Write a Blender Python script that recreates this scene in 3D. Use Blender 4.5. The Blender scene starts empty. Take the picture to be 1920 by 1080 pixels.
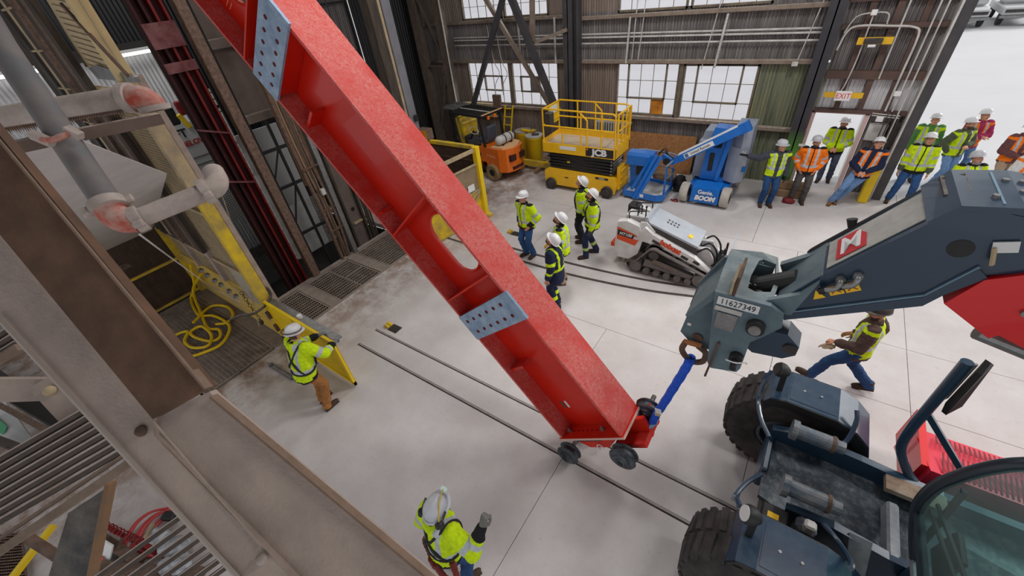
import bpy, bmesh, math, random
import numpy as np
from mathutils import Vector as V, Matrix as MX, noise as mnoise
rnd = random.Random(7)
SC = bpy.context.scene
COL = SC.collection
TMP = bpy.data.scenes.new('scratch')
def tmp_graph():
    with bpy.context.temp_override(scene=TMP, view_layer=TMP.view_layers[0]):
        return bpy.context.evaluated_depsgraph_get()
PI = math.pi
# ------------------------------------------------------------------ camera, sky, lights, exposure
cam_d = bpy.data.cameras.new('camera'); cam = bpy.data.objects.new('camera', cam_d); COL.objects.link(cam)
cam_d.sensor_width = 36.0; cam_d.sensor_fit = 'HORIZONTAL'; cam_d.lens = 14.175
cam_d.clip_start = 0.05; cam_d.clip_end = 400
rx = V((0.82371498, 0.55704743, -0.10579124)); rdn = V((0.27773566, -0.55905843, -0.78122761)); fw = V((-0.49432431, 0.61412689, -0.61521674))
m3 = MX((rx, -rdn, -fw)).transposed()
cam.matrix_world = MX.Translation((0, 0, 5.8)) @ m3.to_4x4()
SC.camera = cam
SC.view_settings.view_transform = 'Standard'; SC.view_settings.look = 'None'
SC.view_settings.gamma = 1.0; SC.view_settings.use_curve_mapping = False
SC.view_settings.exposure = 0.0
SC.cycles.max_bounces = 6; SC.cycles.diffuse_bounces = 3; SC.cycles.transparent_max_bounces = 12
w = bpy.data.worlds.new('overcast_sky'); SC.world = w; w.use_nodes = True
bg = w.node_tree.nodes['Background']; bg.inputs[0].default_value = (0.97, 0.975, 1.0, 1); bg.inputs[1].default_value = 0.73
def lamp(kind, name, loc, aim, energy, color=(1, 1, 1), **k):
    d = bpy.data.lights.new(name, kind); d.energy = energy; d.color = color
    for a, v in k.items(): setattr(d, a, v)
    o = bpy.data.objects.new(name, d); COL.objects.link(o); o.location = loc
    o.rotation_euler = (V(aim) - V(loc)).to_track_quat('-Z', 'Y').to_euler()
    return o
lamp('SUN', 'sun', (18, 30, 15), (2.0, 12, 0), 2.2, (1.0, 0.98, 0.95), angle=0.35)
for lx, ly, le in ((-5.0, 9.0, 210), (0.5, 9.0, 220), (-3.5, 3.6, 95), (3.0, 3.6, 170), (-8.6, 4.0, 50), (-13.0, 3.2, 130)):  # the last one is added to brighten the room behind the shaft
    lamp('AREA', 'overhead_fill', (lx, ly, 8.7), (lx, ly, 0), le, (1.0, 0.985, 0.97), shape='DISK', size=1.6)  # unseen area lamps added overhead to light the interior
# ------------------------------------------------------------------ materials
def lin(c):
    return tuple((x / 255 / 12.92) if x <= 10 else ((x / 255 + 0.055) / 1.055) ** 2.4 for x in c)
def mat(name, rgb, rough=0.5, metal=0.0, rgb2=None, scale=6.0, amt=0.6, bump=0.0, bscale=40.0, spec=0.5, dust=None, dust_amt=0.5, coat=0.0, stretch=None, thr=(0.35, 0.65)):
    """painted or natural surface: base colour, second colour in noise patches, optional dust lying on upward faces"""
    m = bpy.data.materials.new(name); m.use_nodes = True
    nt = m.node_tree; N = nt.nodes; L = nt.links; b = N['Principled BSDF']
    b.inputs['Roughness'].default_value = rough; b.inputs['Metallic'].default_value = metal
    b.inputs['Specular IOR Level'].default_value = spec; b.inputs['Coat Weight'].default_value = coat
    c1 = (*lin(rgb), 1); col = None
    tc = N.new('ShaderNodeTexCoord'); src = tc.outputs['Object']
    if stretch:
        mp = N.new('ShaderNodeMapping'); mp.inputs['Scale'].default_value = stretch; L.new(src, mp.inputs[0]); src = mp.outputs[0]
    if rgb2:
        n = N.new('ShaderNodeTexNoise'); n.inputs['Scale'].default_value = scale; n.inputs['Detail'].default_value = 6; n.inputs['Roughness'].default_value = 0.62
        L.new(src, n.inputs['Vector'])
        r = N.new('ShaderNodeMapRange'); r.inputs[1].default_value = thr[0]; r.inputs[2].default_value = thr[1]; r.inputs[4].default_value = amt
        L.new(n.outputs[0], r.inputs[0])
        mx = N.new('ShaderNodeMix'); mx.data_type = 'RGBA'; L.new(r.outputs[0], mx.inputs[0])
        mx.inputs[6].default_value = c1; mx.inputs[7].default_value = (*lin(rgb2), 1); col = mx.outputs[2]
    if dust:
        g = N.new('ShaderNodeNewGeometry'); sx = N.new('ShaderNodeSeparateXYZ'); L.new(g.outputs['Normal'], sx.inputs[0])
        n2 = N.new('ShaderNodeTexNoise'); n2.inputs['Scale'].default_value = 9; n2.inputs['Detail'].default_value = 8; n2.inputs['Roughness'].default_value = 0.7; L.new(src, n2.inputs['Vector'])
        a = N.new('ShaderNodeMapRange'); a.inputs[1].default_value = 0.25; a.inputs[2].default_value = 0.9; L.new(sx.outputs[2], a.inputs[0])
        a2 = N.new('ShaderNodeMapRange'); a2.inputs[1].default_value = 0.38; a2.inputs[2].default_value = 0.66; a2.inputs[4].default_value = dust_amt; L.new(n2.outputs[0], a2.inputs[0])
        ml = N.new('ShaderNodeMath'); ml.operation = 'MULTIPLY'; L.new(a.outputs[0], ml.inputs[0]); L.new(a2.outputs[0], ml.inputs[1])
        mx = N.new('ShaderNodeMix'); mx.data_type = 'RGBA'; L.new(ml.outputs[0], mx.inputs[0])
        if col: L.new(col, mx.inputs[6])
        else: mx.inputs[6].default_value = c1
        mx.inputs[7].default_value = (*lin(dust), 1); col = mx.outputs[2]
    if col: L.new(col, b.inputs['Base Color'])
    else: b.inputs['Base Color'].default_value = c1
    if bump:
        n3 = N.new('ShaderNodeTexNoise'); n3.inputs['Scale'].default_value = bscale; n3.inputs['Detail'].default_value = 5; L.new(src, n3.inputs['Vector'])
        bp = N.new('ShaderNodeBump'); bp.inputs['Strength'].default_value = bump; bp.inputs['Distance'].default_value = 0.01
        L.new(n3.outputs[0], bp.inputs['Height']); L.new(bp.outputs[0], b.inputs['Normal'])
    m.diffuse_color = c1
    return m
def cloth_mat(name, rough=0.85):
    m = bpy.data.materials.new(name); m.use_nodes = True; N = m.node_tree.nodes; L = m.node_tree.links; b = N['Principled BSDF']
    a = N.new('ShaderNodeAttribute'); a.attribute_name = 'dye'
    n = N.new('ShaderNodeTexNoise'); n.inputs['Scale'].default_value = 22; n.inputs['Detail'].default_value = 4
    tc = N.new('ShaderNodeTexCoord'); L.new(tc.outputs['Object'], n.inputs['Vector'])
    r = N.new('ShaderNodeMapRange'); r.inputs[1].default_value = .3; r.inputs[2].default_value = .7; r.inputs[3].default_value = 0.8; r.inputs[4].default_value = 1.08; L.new(n.outputs[0], r.inputs[0])
    mx = N.new('ShaderNodeVectorMath'); mx.operation = 'SCALE'; L.new(a.outputs['Color'], mx.inputs[0]); L.new(r.outputs[0], mx.inputs['Scale'])
    L.new(mx.outputs[0], b.inputs['Base Color']); b.inputs['Roughness'].default_value = rough; b.inputs['Specular IOR Level'].default_value = 0.25
    bp = N.new('ShaderNodeBump'); bp.inputs['Strength'].default_value = .35; bp.inputs['Distance'].default_value = .015; L.new(n.outputs[0], bp.inputs['Height']); L.new(bp.outputs[0], b.inputs['Normal'])
    return m
def glass_mat(name, tint, clear=0.8, rough=0.03):
    m = bpy.data.materials.new(name); m.use_nodes = True; N = m.node_tree.nodes; L = m.node_tree.links
    b = N['Principled BSDF']; b.inputs['Base Color'].default_value = (*lin(tint), 1); b.inputs['Roughness'].default_value = rough
    t = N.new('ShaderNodeBsdfTransparent'); t.inputs[0].default_value = (*lin(tint), 1)
    mx = N.new('ShaderNodeMixShader'); mx.inputs[0].default_value = clear
    L.new(b.outputs[0], mx.inputs[1]); L.new(t.outputs[0], mx.inputs[2]); L.new(mx.outputs[0], N['Material Output'].inputs[0])
    return m
def corr_mat(name, c1, c2, c3, rough=.55, metal=0.25):
    m = bpy.data.materials.new(name); m.use_nodes = True; N = m.node_tree.nodes; L = m.node_tree.links; b = N['Principled BSDF']
    tc = N.new('ShaderNodeTexCoord'); mp = N.new('ShaderNodeMapping'); mp.inputs['Scale'].default_value = (3.2, 3.2, .22); L.new(tc.outputs['Object'], mp.inputs[0])
    n = N.new('ShaderNodeTexNoise'); n.inputs['Scale'].default_value = 2.2; n.inputs['Detail'].default_value = 7; n.inputs['Roughness'].default_value = .7; L.new(mp.outputs[0], n.inputs['Vector'])
    r = N.new('ShaderNodeValToRGB'); L.new(n.outputs[0], r.inputs[0]); e = r.color_ramp.elements
    e[0].position = .33; e[0].color = (*lin(c1), 1); e[1].position = .68; e[1].color = (*lin(c3), 1); k = e.new(.5); k.color = (*lin(c2), 1)
    L.new(r.outputs[0], b.inputs['Base Color']); b.inputs['Roughness'].default_value = rough; b.inputs['Metallic'].default_value = metal
    return m
# ------------------------------------------------------------------ geometry helpers
def frame(z, up=None):
    z = V(z).normalized(); u = V(up) if up else (V((0, 0, 1)) if abs(z.z) < .95 else V((0, 1, 0)))
    x = u.cross(z)
    if x.length < 1e-5: x = V((1, 0, 0)).cross(z)
    x.normalize(); return MX((x, z.cross(x), z)).transposed()
class MB:
    def __init__(s): s.bm = bmesh.new()
    def _xf(s, vs, T):
        for v in vs: v.co = T @ v.co
    def box(s, c, d, R=None, bev=0.0):
        r = bmesh.ops.create_cube(s.bm, size=1.0)['verts']
        for v in r: v.co = V((v.co.x * d[0], v.co.y * d[1], v.co.z * d[2]))
        if bev:
            ed = list({e for v in r for e in v.link_edges})
            r = [v for v in bmesh.ops.bevel(s.bm, geom=ed, offset=bev, segments=1, affect='EDGES', profile=.5)['verts']]
            r = list({w for v in r for f in v.link_faces for w in f.verts})
        T = MX.Translation(c)
        if R is not None: T = T @ (R.to_4x4() if len(R) == 3 else R)
        s._xf(r, T); return s
    def ab(s, lo, hi, bev=0.0):
        return s.box([(a + b) / 2 for a, b in zip(lo, hi)], [abs(b - a) for a, b in zip(lo, hi)], None, bev)
    def bar(s, p0, p1, w, h=None, up=None, bev=0.0):
        p0, p1 = V(p0), V(p1); d = p1 - p0
        return s.box((p0 + p1) / 2, (w, h or w, d.length), frame(d, up), bev)
    def cyl(s, p0, p1, r0, r1=None, n=14, caps=True):
        p0, p1 = V(p0), V(p1); d = p1 - p0; r1 = r0 if r1 is None else r1
        r = bmesh.ops.create_cone(s.bm, cap_ends=caps, segments=n, radius1=max(r0, 1e-4), radius2=max(r1, 1e-4), depth=d.length)['verts']
        s._xf(r, MX.Translation((p0 + p1) / 2) @ frame(d).to_4x4()); return s
    def tube(s, pts, r, n=8, closed=False, caps=True):
        pts = [V(p) for p in pts]; k = len(pts); rr = r if isinstance(r, (list, tuple)) else [r] * k
        rings = []; prev = None
        for i, p in enumerate(pts):
            a = pts[(i - 1) % k] if (closed or i) else p; b = pts[(i + 1) % k] if (closed or i < k - 1) else p
            t = (b - a)
            if t.length < 1e-9: t = V((0, 0, 1))
            t.normalize()
            if prev is None:
                x = frame(t).col[0].copy()
            else:
                x = prev - t * prev.dot(t)
                if x.length < 1e-6: x = frame(t).col[0].copy()
                x.normalize()
            prev = x; y = t.cross(x)
            rings.append([s.bm.verts.new(p + (x * math.cos(q * 2 * PI / n) + y * math.sin(q * 2 * PI / n)) * rr[i]) for q in range(n)])
        for i in range(k if closed else k - 1):
            A, B = rings[i], rings[(i + 1) % k]
            for q in range(n): s.bm.faces.new((A[q], A[(q + 1) % n], B[(q + 1) % n], B[q]))
        if caps and not closed:
            s.bm.faces.new(rings[0][::-1]); s.bm.faces.new(rings[-1])
        return s
    def poly(s, top, off):
        """closed polygon (3-D points) swept by the vector off"""
        off = V(off); a = [s.bm.verts.new(V(p)) for p in top]; b = [s.bm.verts.new(V(p) + off) for p in top]; n = len(a)
        s.bm.faces.new(a[::-1]); s.bm.faces.new(b)
        for i in range(n): s.bm.faces.new((a[i], a[(i + 1) % n], b[(i + 1) % n], b[i]))
        return s
    def xz(s, pts, y0, y1): return s.poly([(x, y0, z) for x, z in pts], (0, y1 - y0, 0))
    def xy(s, pts, z0, z1): return s.poly([(x, y, z0) for x, y in pts], (0, 0, z1 - z0))
    def yz(s, pts, x0, x1): return s.poly([(x0, y, z) for y, z in pts], (x1 - x0, 0, 0))
    def ring(s, outer, inner, off):
        """two loops of equal count joined into a plate with a hole"""
        off = V(off); n = len(outer)
        o = [[s.bm.verts.new(V(p) + off * k) for p in outer] for k in (0, 1)]; i = [[s.bm.verts.new(V(p) + off * k) for p in inner] for k in (0, 1)]
        for q in range(n):
            p = (q + 1) % n
            s.bm.faces.new((o[0][q], i[0][q], i[0][p], o[0][p])); s.bm.faces.new((o[1][p], i[1][p], i[1][q], o[1][q]))
            s.bm.faces.new((o[0][p], o[1][p], o[1][q], o[0][q])); s.bm.faces.new((i[0][q], i[1][q], i[1][p], i[0][p]))
        return s
    def ball(s, c, r, u=12, v=8, R=None):
        r = (r, r, r) if not isinstance(r, (tuple, list)) else r
        q = bmesh.ops.create_uvsphere(s.bm, u_segments=u, v_segments=v, radius=1)['verts']
        T = MX.Translation(c) @ (R.to_4x4() if R is not None else MX.Identity(4)) @ MX.Diagonal((*r, 1))
        s._xf(q, T); return s
    def lathe(s, prof, o=(0, 0, 0), ax=(0, 0, 1), n=20):
        T = MX.Translation(o) @ frame(ax).to_4x4(); rings = []
        for r, z in prof:
            if r < 1e-5: rings.append([s.bm.verts.new(T @ V((0, 0, z)))])
            else: rings.append([s.bm.verts.new(T @ V((r * math.cos(q * 2 * PI / n), r * math.sin(q * 2 * PI / n), z))) for q in range(n)])
        for A, B in zip(rings, rings[1:]):
            for q in range(n):
                p = (q + 1) % n; f = [A[q % len(A)], A[p % len(A)], B[p % len(B)], B[q % len(B)]]
                f = [x for i, x in enumerate(f) if x not in f[:i]]
                if len(f) > 2: s.bm.faces.new(f)
        return s
    def mesh(s, name):
        bmesh.ops.recalc_face_normals(s.bm, faces=s.bm.faces[:]); me = bpy.data.meshes.new(name); s.bm.to_mesh(me); s.bm.free(); return me
    def build(s, name, m, parent=None, smooth=False, world=True):
        me = s.mesh(name); me.materials.append(m)
        if smooth:
            me.set_sharp_from_angle(angle=math.radians(40)) if smooth is True else None
            me.polygons.foreach_set('use_smooth', [True] * len(me.polygons))
            if smooth is True: me.set_sharp_from_angle(angle=math.radians(40))
        if parent is not None and world: me.transform(root_inv(parent))
        return link(name, me, parent)
def root_inv(p):
    T = MX.Identity(4); o = p
    while o is not None: T = o.matrix_basis @ T; o = o.parent
    return T.inverted()
def link(name, me, parent=None):
    o = bpy.data.objects.new(name, me); COL.objects.link(o)
    if parent is not None: o.parent = parent
    return o
def tag(o, label=None, cat=None, group=None, kind=None):
    if label: o['label'] = label
    if cat: o['category'] = cat
    if group: o['group'] = group
    if kind: o['kind'] = kind
    return o
def thing(name, loc, label, cat, rz=0.0, group=None):
    o = bpy.data.objects.new(name, None); COL.objects.link(o); o.location = loc; o.rotation_euler = (0, 0, rz); o.empty_display_size = .2
    o.matrix_basis = MX.Translation(loc) @ MX.Rotation(rz, 4, 'Z')
    return tag(o, label, cat, group)
def struct(o): o['kind'] = 'structure'; return o
def room(name, loc=(0, 0, 0)):
    o = bpy.data.objects.new(name, None); COL.objects.link(o); o.location = loc; o.matrix_basis = MX.Translation(loc); o['kind'] = 'structure'; return o
def tree(o): return [o] + [d for c in o.children for d in tree(c)]
def dup(o, T, label=None, cat=None, group=None, parent=None):
    """copy a thing with its parts and sub-parts; T is the new matrix"""
    c = o.copy(); COL.objects.link(c); c.parent = parent
    if parent is None: c.matrix_basis = T
    for k in list(o.children): dup(k, None, parent=c)
    if parent is None: tag(c, label, cat, group)
    return c
def text(s, size, o, xd, yd, m, parent, name='lettering', depth=.002, bold=0.0, shear=0.0, align='CENTER', sx=1.0):
    cu = bpy.data.curves.new(name, 'FONT'); cu.body = s; cu.size = size; cu.extrude = depth; cu.offset = bold; cu.shear = shear
    cu.align_x = align; cu.align_y = 'CENTER'; cu.resolution_u = 3
    t = bpy.data.objects.new(name, cu); TMP.collection.objects.link(t)
    dg = tmp_graph(); me = bpy.data.meshes.new_from_object(t.evaluated_get(dg))
    bpy.data.objects.remove(t); me.materials.clear(); me.materials.append(m); me.name = name
    x = V(xd).normalized(); y = V(yd); y = (y - x * y.dot(x)).normalized(); z = x.cross(y)
    me.transform(MX.Translation(o) @ MX((x, y, z)).transposed().to_4x4() @ MX.Diagonal((sx, 1, 1, 1)))
    if parent is not None: me.transform(root_inv(parent))
    return link(name, me, parent)
def arc(c, r, a0, a1, n, ax='z'):
    out = []
    for i in range(n + 1):
        a = math.radians(a0 + (a1 - a0) * i / n); x, y = r * math.cos(a), r * math.sin(a)
        out.append({'z': (c[0] + x, c[1] + y, c[2]), 'y': (c[0] + x, c[1], c[2] + y), 'x': (c[0], c[1] + x, c[2] + y)}[ax])
    return out
def smoothpath(pts, k=6):
    """Catmull-Rom through the points"""
    P = [V(p) for p in pts]; P = [P[0] * 2 - P[1]] + P + [P[-1] * 2 - P[-2]]; out = []
    for i in range(1, len(P) - 2):
        a, b, c, d = P[i - 1:i + 3]
        for q in range(k):
            t = q / k; out.append(.5 * ((2 * b) + (c - a) * t + (2 * a - 5 * b + 4 * c - d) * t * t + (3 * b - a - 3 * c + d) * t ** 3))
    return out + [P[-2]]
def sub(a, b, t): return V(a) + (V(b) - V(a)) * t
# ------------------------------------------------------------------ palette
M_ = {}
def pal(k, *a, **kw): M_[k] = mat(k, *a, **kw); return M_[k]
pal('concrete', (202, 197, 196), .72, rgb2=(182, 173, 170), scale=1.3, amt=.6, bump=.15, bscale=60)
pal('joint', (134, 124, 118), .95)
pal('rail', (158, 150, 146), .65, .1, rgb2=(126, 118, 114), scale=8)
pal('groove', (62, 56, 52), .95, rgb2=(96, 86, 80), scale=12)
pal('red', (212, 30, 4), .36, rgb2=(186, 18, 4), scale=1.2, amt=.6, dust=(196, 110, 108), dust_amt=.5, coat=.15)
pal('red_flange', (204, 26, 14), .55, rgb2=(210, 128, 122), scale=22, amt=.6, thr=(.44, .72), bump=.2, bscale=120)
def scuffed(m):
    # fine pale scuffs gathered in larger drifts on the girder flanges
    N = m.node_tree.nodes; L = m.node_tree.links; b = N['Principled BSDF']; tc = N.new('ShaderNodeTexCoord')
    n1 = N.new('ShaderNodeTexNoise'); n1.inputs['Scale'].default_value = 2.6; n1.inputs['Detail'].default_value = 3; L.new(tc.outputs['Object'], n1.inputs['Vector'])
    n2 = N.new('ShaderNodeTexNoise'); n2.inputs['Scale'].default_value = 26; n2.inputs['Detail'].default_value = 12; n2.inputs['Roughness'].default_value = .85; n2.inputs['Distortion'].default_value = 1.2; L.new(tc.outputs['Object'], n2.inputs['Vector'])
    r1 = N.new('ShaderNodeMapRange'); r1.inputs[1].default_value = .28; r1.inputs[2].default_value = .56; L.new(n1.outputs[0], r1.inputs[0])
    r2 = N.new('ShaderNodeMapRange'); r2.inputs[1].default_value = .42; r2.inputs[2].default_value = .66; L.new(n2.outputs[0], r2.inputs[0])
    k = N.new('ShaderNodeMath'); k.operation = 'MULTIPLY'; L.new(r1.outputs[0], k.inputs[0]); L.new(r2.outputs[0], k.inputs[1])
    a = N.new('ShaderNodeMath'); a.operation = 'MULTIPLY_ADD'; a.inputs[1].default_value = .95; a.inputs[2].default_value = .09; L.new(k.outputs[0], a.inputs[0])
    mx = N.new('ShaderNodeMix'); mx.data_type = 'RGBA'; L.new(a.outputs[0], mx.inputs[0]); mx.inputs[6].default_value = (*lin((206, 28, 10)), 1); mx.inputs[7].default_value = (*lin((214, 140, 132)), 1)
    L.new(mx.outputs[2], b.inputs['Base Color'])
scuffed(M_['red_flange'])
pal('red_bright', (216, 40, 10), .4, rgb2=(190, 18, 8), scale=2)
pal('galv', (164, 184, 206), .5, .15, rgb2=(110, 138, 170), scale=7, amt=.8, stretch=(1, 8, 1))
pal('steel', (150, 150, 150), .4, .6, rgb2=(110, 108, 106), scale=10)
pal('darksteel', (58, 56, 55), .6, .3, rgb2=(88, 80, 74), scale=6, amt=.6, dust=(150, 140, 132), dust_amt=.6)
pal('black', (24, 24, 26), .55, rgb2=(44, 42, 42), scale=8)
pal('rubber', (40, 38, 38), .85, rgb2=(84, 78, 74), scale=5, amt=.55, bump=.2)
pal('rust', (112, 84, 68), .85, rgb2=(70, 56, 48), scale=5, amt=.9, bump=.3, bscale=70)
pal('brown_beam', (112, 82, 62), .9, rgb2=(74, 56, 44), scale=5, amt=.9, bump=.2, bscale=60)
pal('dustgrey', (182, 164, 153), .95, rgb2=(150, 135, 126), scale=5, amt=.7, bump=.25, bscale=90)
pal('dustpipe', (186, 172, 164), .95, rgb2=(150, 136, 128), scale=7, amt=.7, bump=.25, bscale=80)
pal('pipegrey', (104, 104, 106), .75, .0, rgb2=(138, 122, 112), scale=4, amt=.6)
pal('redoxide', (176, 66, 46), .7, rgb2=(186, 160, 146), scale=9, amt=.8, dust=(190, 176, 168), dust_amt=.9)
pal('yellow', (240, 205, 20), .5, rgb2=(214, 176, 20), scale=3, amt=.6)
pal('yellow_dirty', (232, 196, 22), .6, rgb2=(150, 128, 84), scale=3, amt=.8)
pal('tan', (190, 168, 130), .8, rgb2=(150, 134, 116), scale=4, amt=.8)
pal('white', (226, 226, 226), .5)
pal('whitesheet', (196, 198, 198), .6)
pal('offwhite', (206, 204, 200), .6, rgb2=(150, 146, 142), scale=4, amt=.6)
pal('dim', (50, 46, 43), .9, rgb2=(30, 28, 27), scale=3)
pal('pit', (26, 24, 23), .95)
pal('wood', (150, 122, 92), .85, rgb2=(112, 88, 66), scale=3, stretch=(1, 1, .15))
pal('osb', (172, 124, 78), .85, rgb2=(140, 92, 52), scale=14, amt=.9)
# ================================================================== the building shell
def concrete_floor():
    m = M_['concrete']; N = m.node_tree.nodes; L = m.node_tree.links; b = N['Principled BSDF']
    src = b.inputs['Base Color'].links[0].from_socket
    tc = N.new('ShaderNodeTexCoord'); sx = N.new('ShaderNodeSeparateXYZ'); L.new(tc.outputs['Object'], sx.inputs[0])
    a = N.new('ShaderNodeMapRange'); a.inputs[1].default_value = -6.2; a.inputs[2].default_value = -8.0; L.new(sx.outputs[0], a.inputs[0])
    n = N.new('ShaderNodeTexNoise'); n.inputs['Scale'].default_value = 2.3; n.inputs['Detail'].default_value = 9; n.inputs['Roughness'].default_value = .72; L.new(tc.outputs['Object'], n.inputs['Vector'])
    r = N.new('ShaderNodeMapRange'); r.inputs[1].default_value = .38; r.inputs[2].default_value = .6; L.new(n.outputs[0], r.inputs[0])
    k = N.new('ShaderNodeMath'); k.operation = 'MULTIPLY'; L.new(a.outputs[0], k.inputs[0]); L.new(r.outputs[0], k.inputs[1])
    mx = N.new('ShaderNodeMix'); mx.data_type = 'RGBA'; L.new(k.outputs[0], mx.inputs[0]); L.new(src, mx.inputs[6]); mx.inputs[7].default_value = (*lin((136, 112, 94)), 1)
    n2 = N.new('ShaderNodeTexNoise'); n2.inputs['Scale'].default_value = 14; n2.inputs['Detail'].default_value = 8; n2.inputs['Roughness'].default_value = .75; L.new(tc.outputs['Object'], n2.inputs['Vector'])
    r2 = N.new('ShaderNodeMapRange'); r2.inputs[1].default_value = .56; r2.inputs[2].default_value = .78; r2.inputs[4].default_value = .5; L.new(n2.outputs[0], r2.inputs[0])
    m2 = N.new('ShaderNodeMix'); m2.data_type = 'RGBA'; L.new(r2.outputs[0], m2.inputs[0]); L.new(mx.outputs[2], m2.inputs[6]); m2.inputs[7].default_value = (*lin((150, 132, 124)), 1)
    L.new(m2.outputs[2], b.inputs['Base Color'])
concrete_floor()
floor = room('floor')
G = .004
slabs = []
for x0, x1 in ((-8.1, -6.55), (-6.55, -1.66), (-1.66, 2.45), (2.45, 9)):
    y1 = 5.55 if x1 < -6 else 2.73
    slabs.append((x0, x1, -6, y1))
slabs += [(-6.55, 9, 2.787, 3.213), (-6.55, -2.2, 3.267, 5.55), (-2.2, .61, 3.267, 5.55), (.61, 2.45, 3.267, 6.0), (2.45, 9, 3.267, 6.0)]
slabs += [(-9.63, -5.2, 6.6, 9.93), (-8.1, -5.2, 5.55, 6.6), (-5.2, .61, 5.55, 9.93), (.61, 2.45, 6.0, 7.43), (2.45, 9, 6.0, 7.43), (.61, 2.45, 7.43, 9.93), (2.45, 9, 7.43, 9.93)]
slabs += [(-14.5, -9.63, 6.6, 9.93), (-14.5, -9.0, 9.93, 13.8), (-9.0, -4.6, 9.93, 13.8), (-4.6, -.35, 9.93, 13.8), (-.35, 2.45, 9.93, 13.8), (2.45, 9, 9.93, 13.8)]
slabs += [(-14.5, -8.1, -6, .28)]
for x0, x1, y0, y1 in slabs:
    g0 = 0 if x0 == -6.55 else G
    g1 = 0 if x1 == -6.55 else G
    MB().ab((x0 + g0, y0 + G, -.14), (x1 - g1, y1 - G, 0)).build('slab', M_['concrete'], floor)
MB().ab((-8.1, -6, -.3), (9, 13.8, -.15)).build('sub_base', M_['joint'], floor)
# rails set flush in the slab grooves
for y in (2.77, 3.25):
    MB().ab((-6.54, y - .014, -.14), (9, y + .02, -.004)).build('rail', M_['rail'], floor)
    MB().ab((-6.54, y - .04, -.14), (9, y - .014, -.05)).build('groove_bed', M_['groove'], floor)
for pts in ([(-8.2, 7.28), (-6.03, 7.22), (-3.95, 7.25), (-2.25, 7.38), (-1.08, 7.6), (.4, 7.95)], [(-7.8, 6.88), (-5.44, 6.82), (-3.72, 6.84), (-2.08, 7.03), (-.95, 7.3), (.4, 7.66)]):
    P = smoothpath([(x, y, 0) for x, y in pts], 8)
    b = MB()
    for a, c in zip(P, P[1:]): b.bar((a.x, a.y, .001), (c.x, c.y, .001), .075, .006, (0, 0, 1))
    b.build('rail', M_['groove'], floor)
# the two small pockets in the slab with yellow blocks
for cx, cy in ((-6.28, 3.36), (-6.05, 7.78)):
    pk = MB().ab((cx - .02, cy - .0, .001), (cx + .24, cy + .2, .006)).build('floor_pocket', M_['dim'], floor)
    bb = MB()
    for i in range(2): bb.ab((cx - .14, cy + .02 + i * .08, .0), (cx - .02, cy + .085 + i * .08, .07), .008)
    bb.build('stop_block', M_['yellow_dirty'], floor)
# gratings round the shaft
pal('grating_bed', (70, 63, 58), .95, rgb2=(52, 47, 44), scale=3)
pal('grating', (160, 145, 133), .85, .1, rgb2=(96, 86, 80), scale=4)
pal('grating_frame', (146, 134, 124), .9, rgb2=(112, 100, 92), scale=5)
def grating(x0, x1, y0, y1, z=0.0, along='x', pitch=.05, cross=.1):
    """welded bar grating: bearing bars and cross rods, joined (far past 300 bars)"""
    b = MB()
    u0, u1, v0, v1 = (x0, x1, y0, y1) if along == 'x' else (y0, y1, x0, x1)
    n = int((v1 - v0) / pitch)
    for i in range(n + 1):
        v = v0 + (v1 - v0) * i / n
        if along == 'x': b.ab((u0, v - .005, z - .035), (u1, v + .005, z))
        else: b.ab((v - .005, u0, z - .035), (v + .005, u1, z))
    k = int((u1 - u0) / cross)
    for i in range(k + 1):
        u = u0 + (u1 - u0) * i / k
        if along == 'x': b.ab((u - .008, v0, z - .02), (u + .008, v1, z - .003))
        else: b.ab((v0, u - .008, z - .02), (v1, u + .008, z - .003))
    o = b.build('grating', M_['grating'], floor); o['kind'] = 'stuff'
    f = MB()
    for lo, hi in (((x0 - .03, y0 - .03), (x1 + .03, y0)), ((x0 - .03, y1), (x1 + .03, y1 + .03)), ((x0 - .03, y0), (x0, y1)), ((x1, y0), (x1 + .03, y1))):
        f.ab((*lo, z - .06), (*hi, z + .003))
    f.build('grating_frame', M_['grating_frame'], floor)
grating(-9.55, -8.18, 2.3, 3.2, along='x'); grating(-9.55, -8.18, 3.55, 4.15, along='x'); grating(-8.85, -8.18, 4.2, 4.75, along='x'); grating(-9.55, -8.9, 4.2, 4.75, along='x')
grating(-9.55, -8.18, 5.15, 6.5, along='x')
MB().ab((-9.6, 3.24, -.06), (-8.12, 3.51, .012)).build('cover_plate', M_['grating_frame'], floor)
MB().ab((-9.6, 4.8, -.06), (-8.12, 5.1, .012)).build('cover_plate', M_['grating_frame'], floor)
MB().ab((-8.16, 2.0, -.2), (-8.09, 6.6, .015)).build('kerb_angle', M_['grating_frame'], floor)
MB().ab((-9.72, 2.0, -.3), (-9.6, 6.6, .03)).build('kerb_angle', M_['grating_frame'], floor)
grating(-12.1, -10.2, .35, 1.72, along='y', pitch=.055, cross=.08); grating(-10.1, -8.2, .35, 1.0, along='y', pitch=.055, cross=.08); grating(-10.1, -8.2, 1.05, 1.72, along='y', pitch=.055, cross=.08)
for x0, x1, y0, y1 in ((-9.6, -8.1, 2.2, 6.55), (-12.2, -8.1, .3, 1.95)): MB().ab((x0, y0, -.16), (x1, y1, -.12)).build('grating_bed', M_['grating_bed'], floor)
MB().ab((-12.2, 1.76, -.1), (-8.1, 2.22, -.005)).build('cover_plate', M_['grating_frame'], floor)
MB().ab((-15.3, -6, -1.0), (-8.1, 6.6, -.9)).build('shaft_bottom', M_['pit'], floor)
MB().ab((-14.5, 6.55, -4), (-8.1, 6.6, -.15)).build('shaft_side', M_['pit'], floor)
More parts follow.
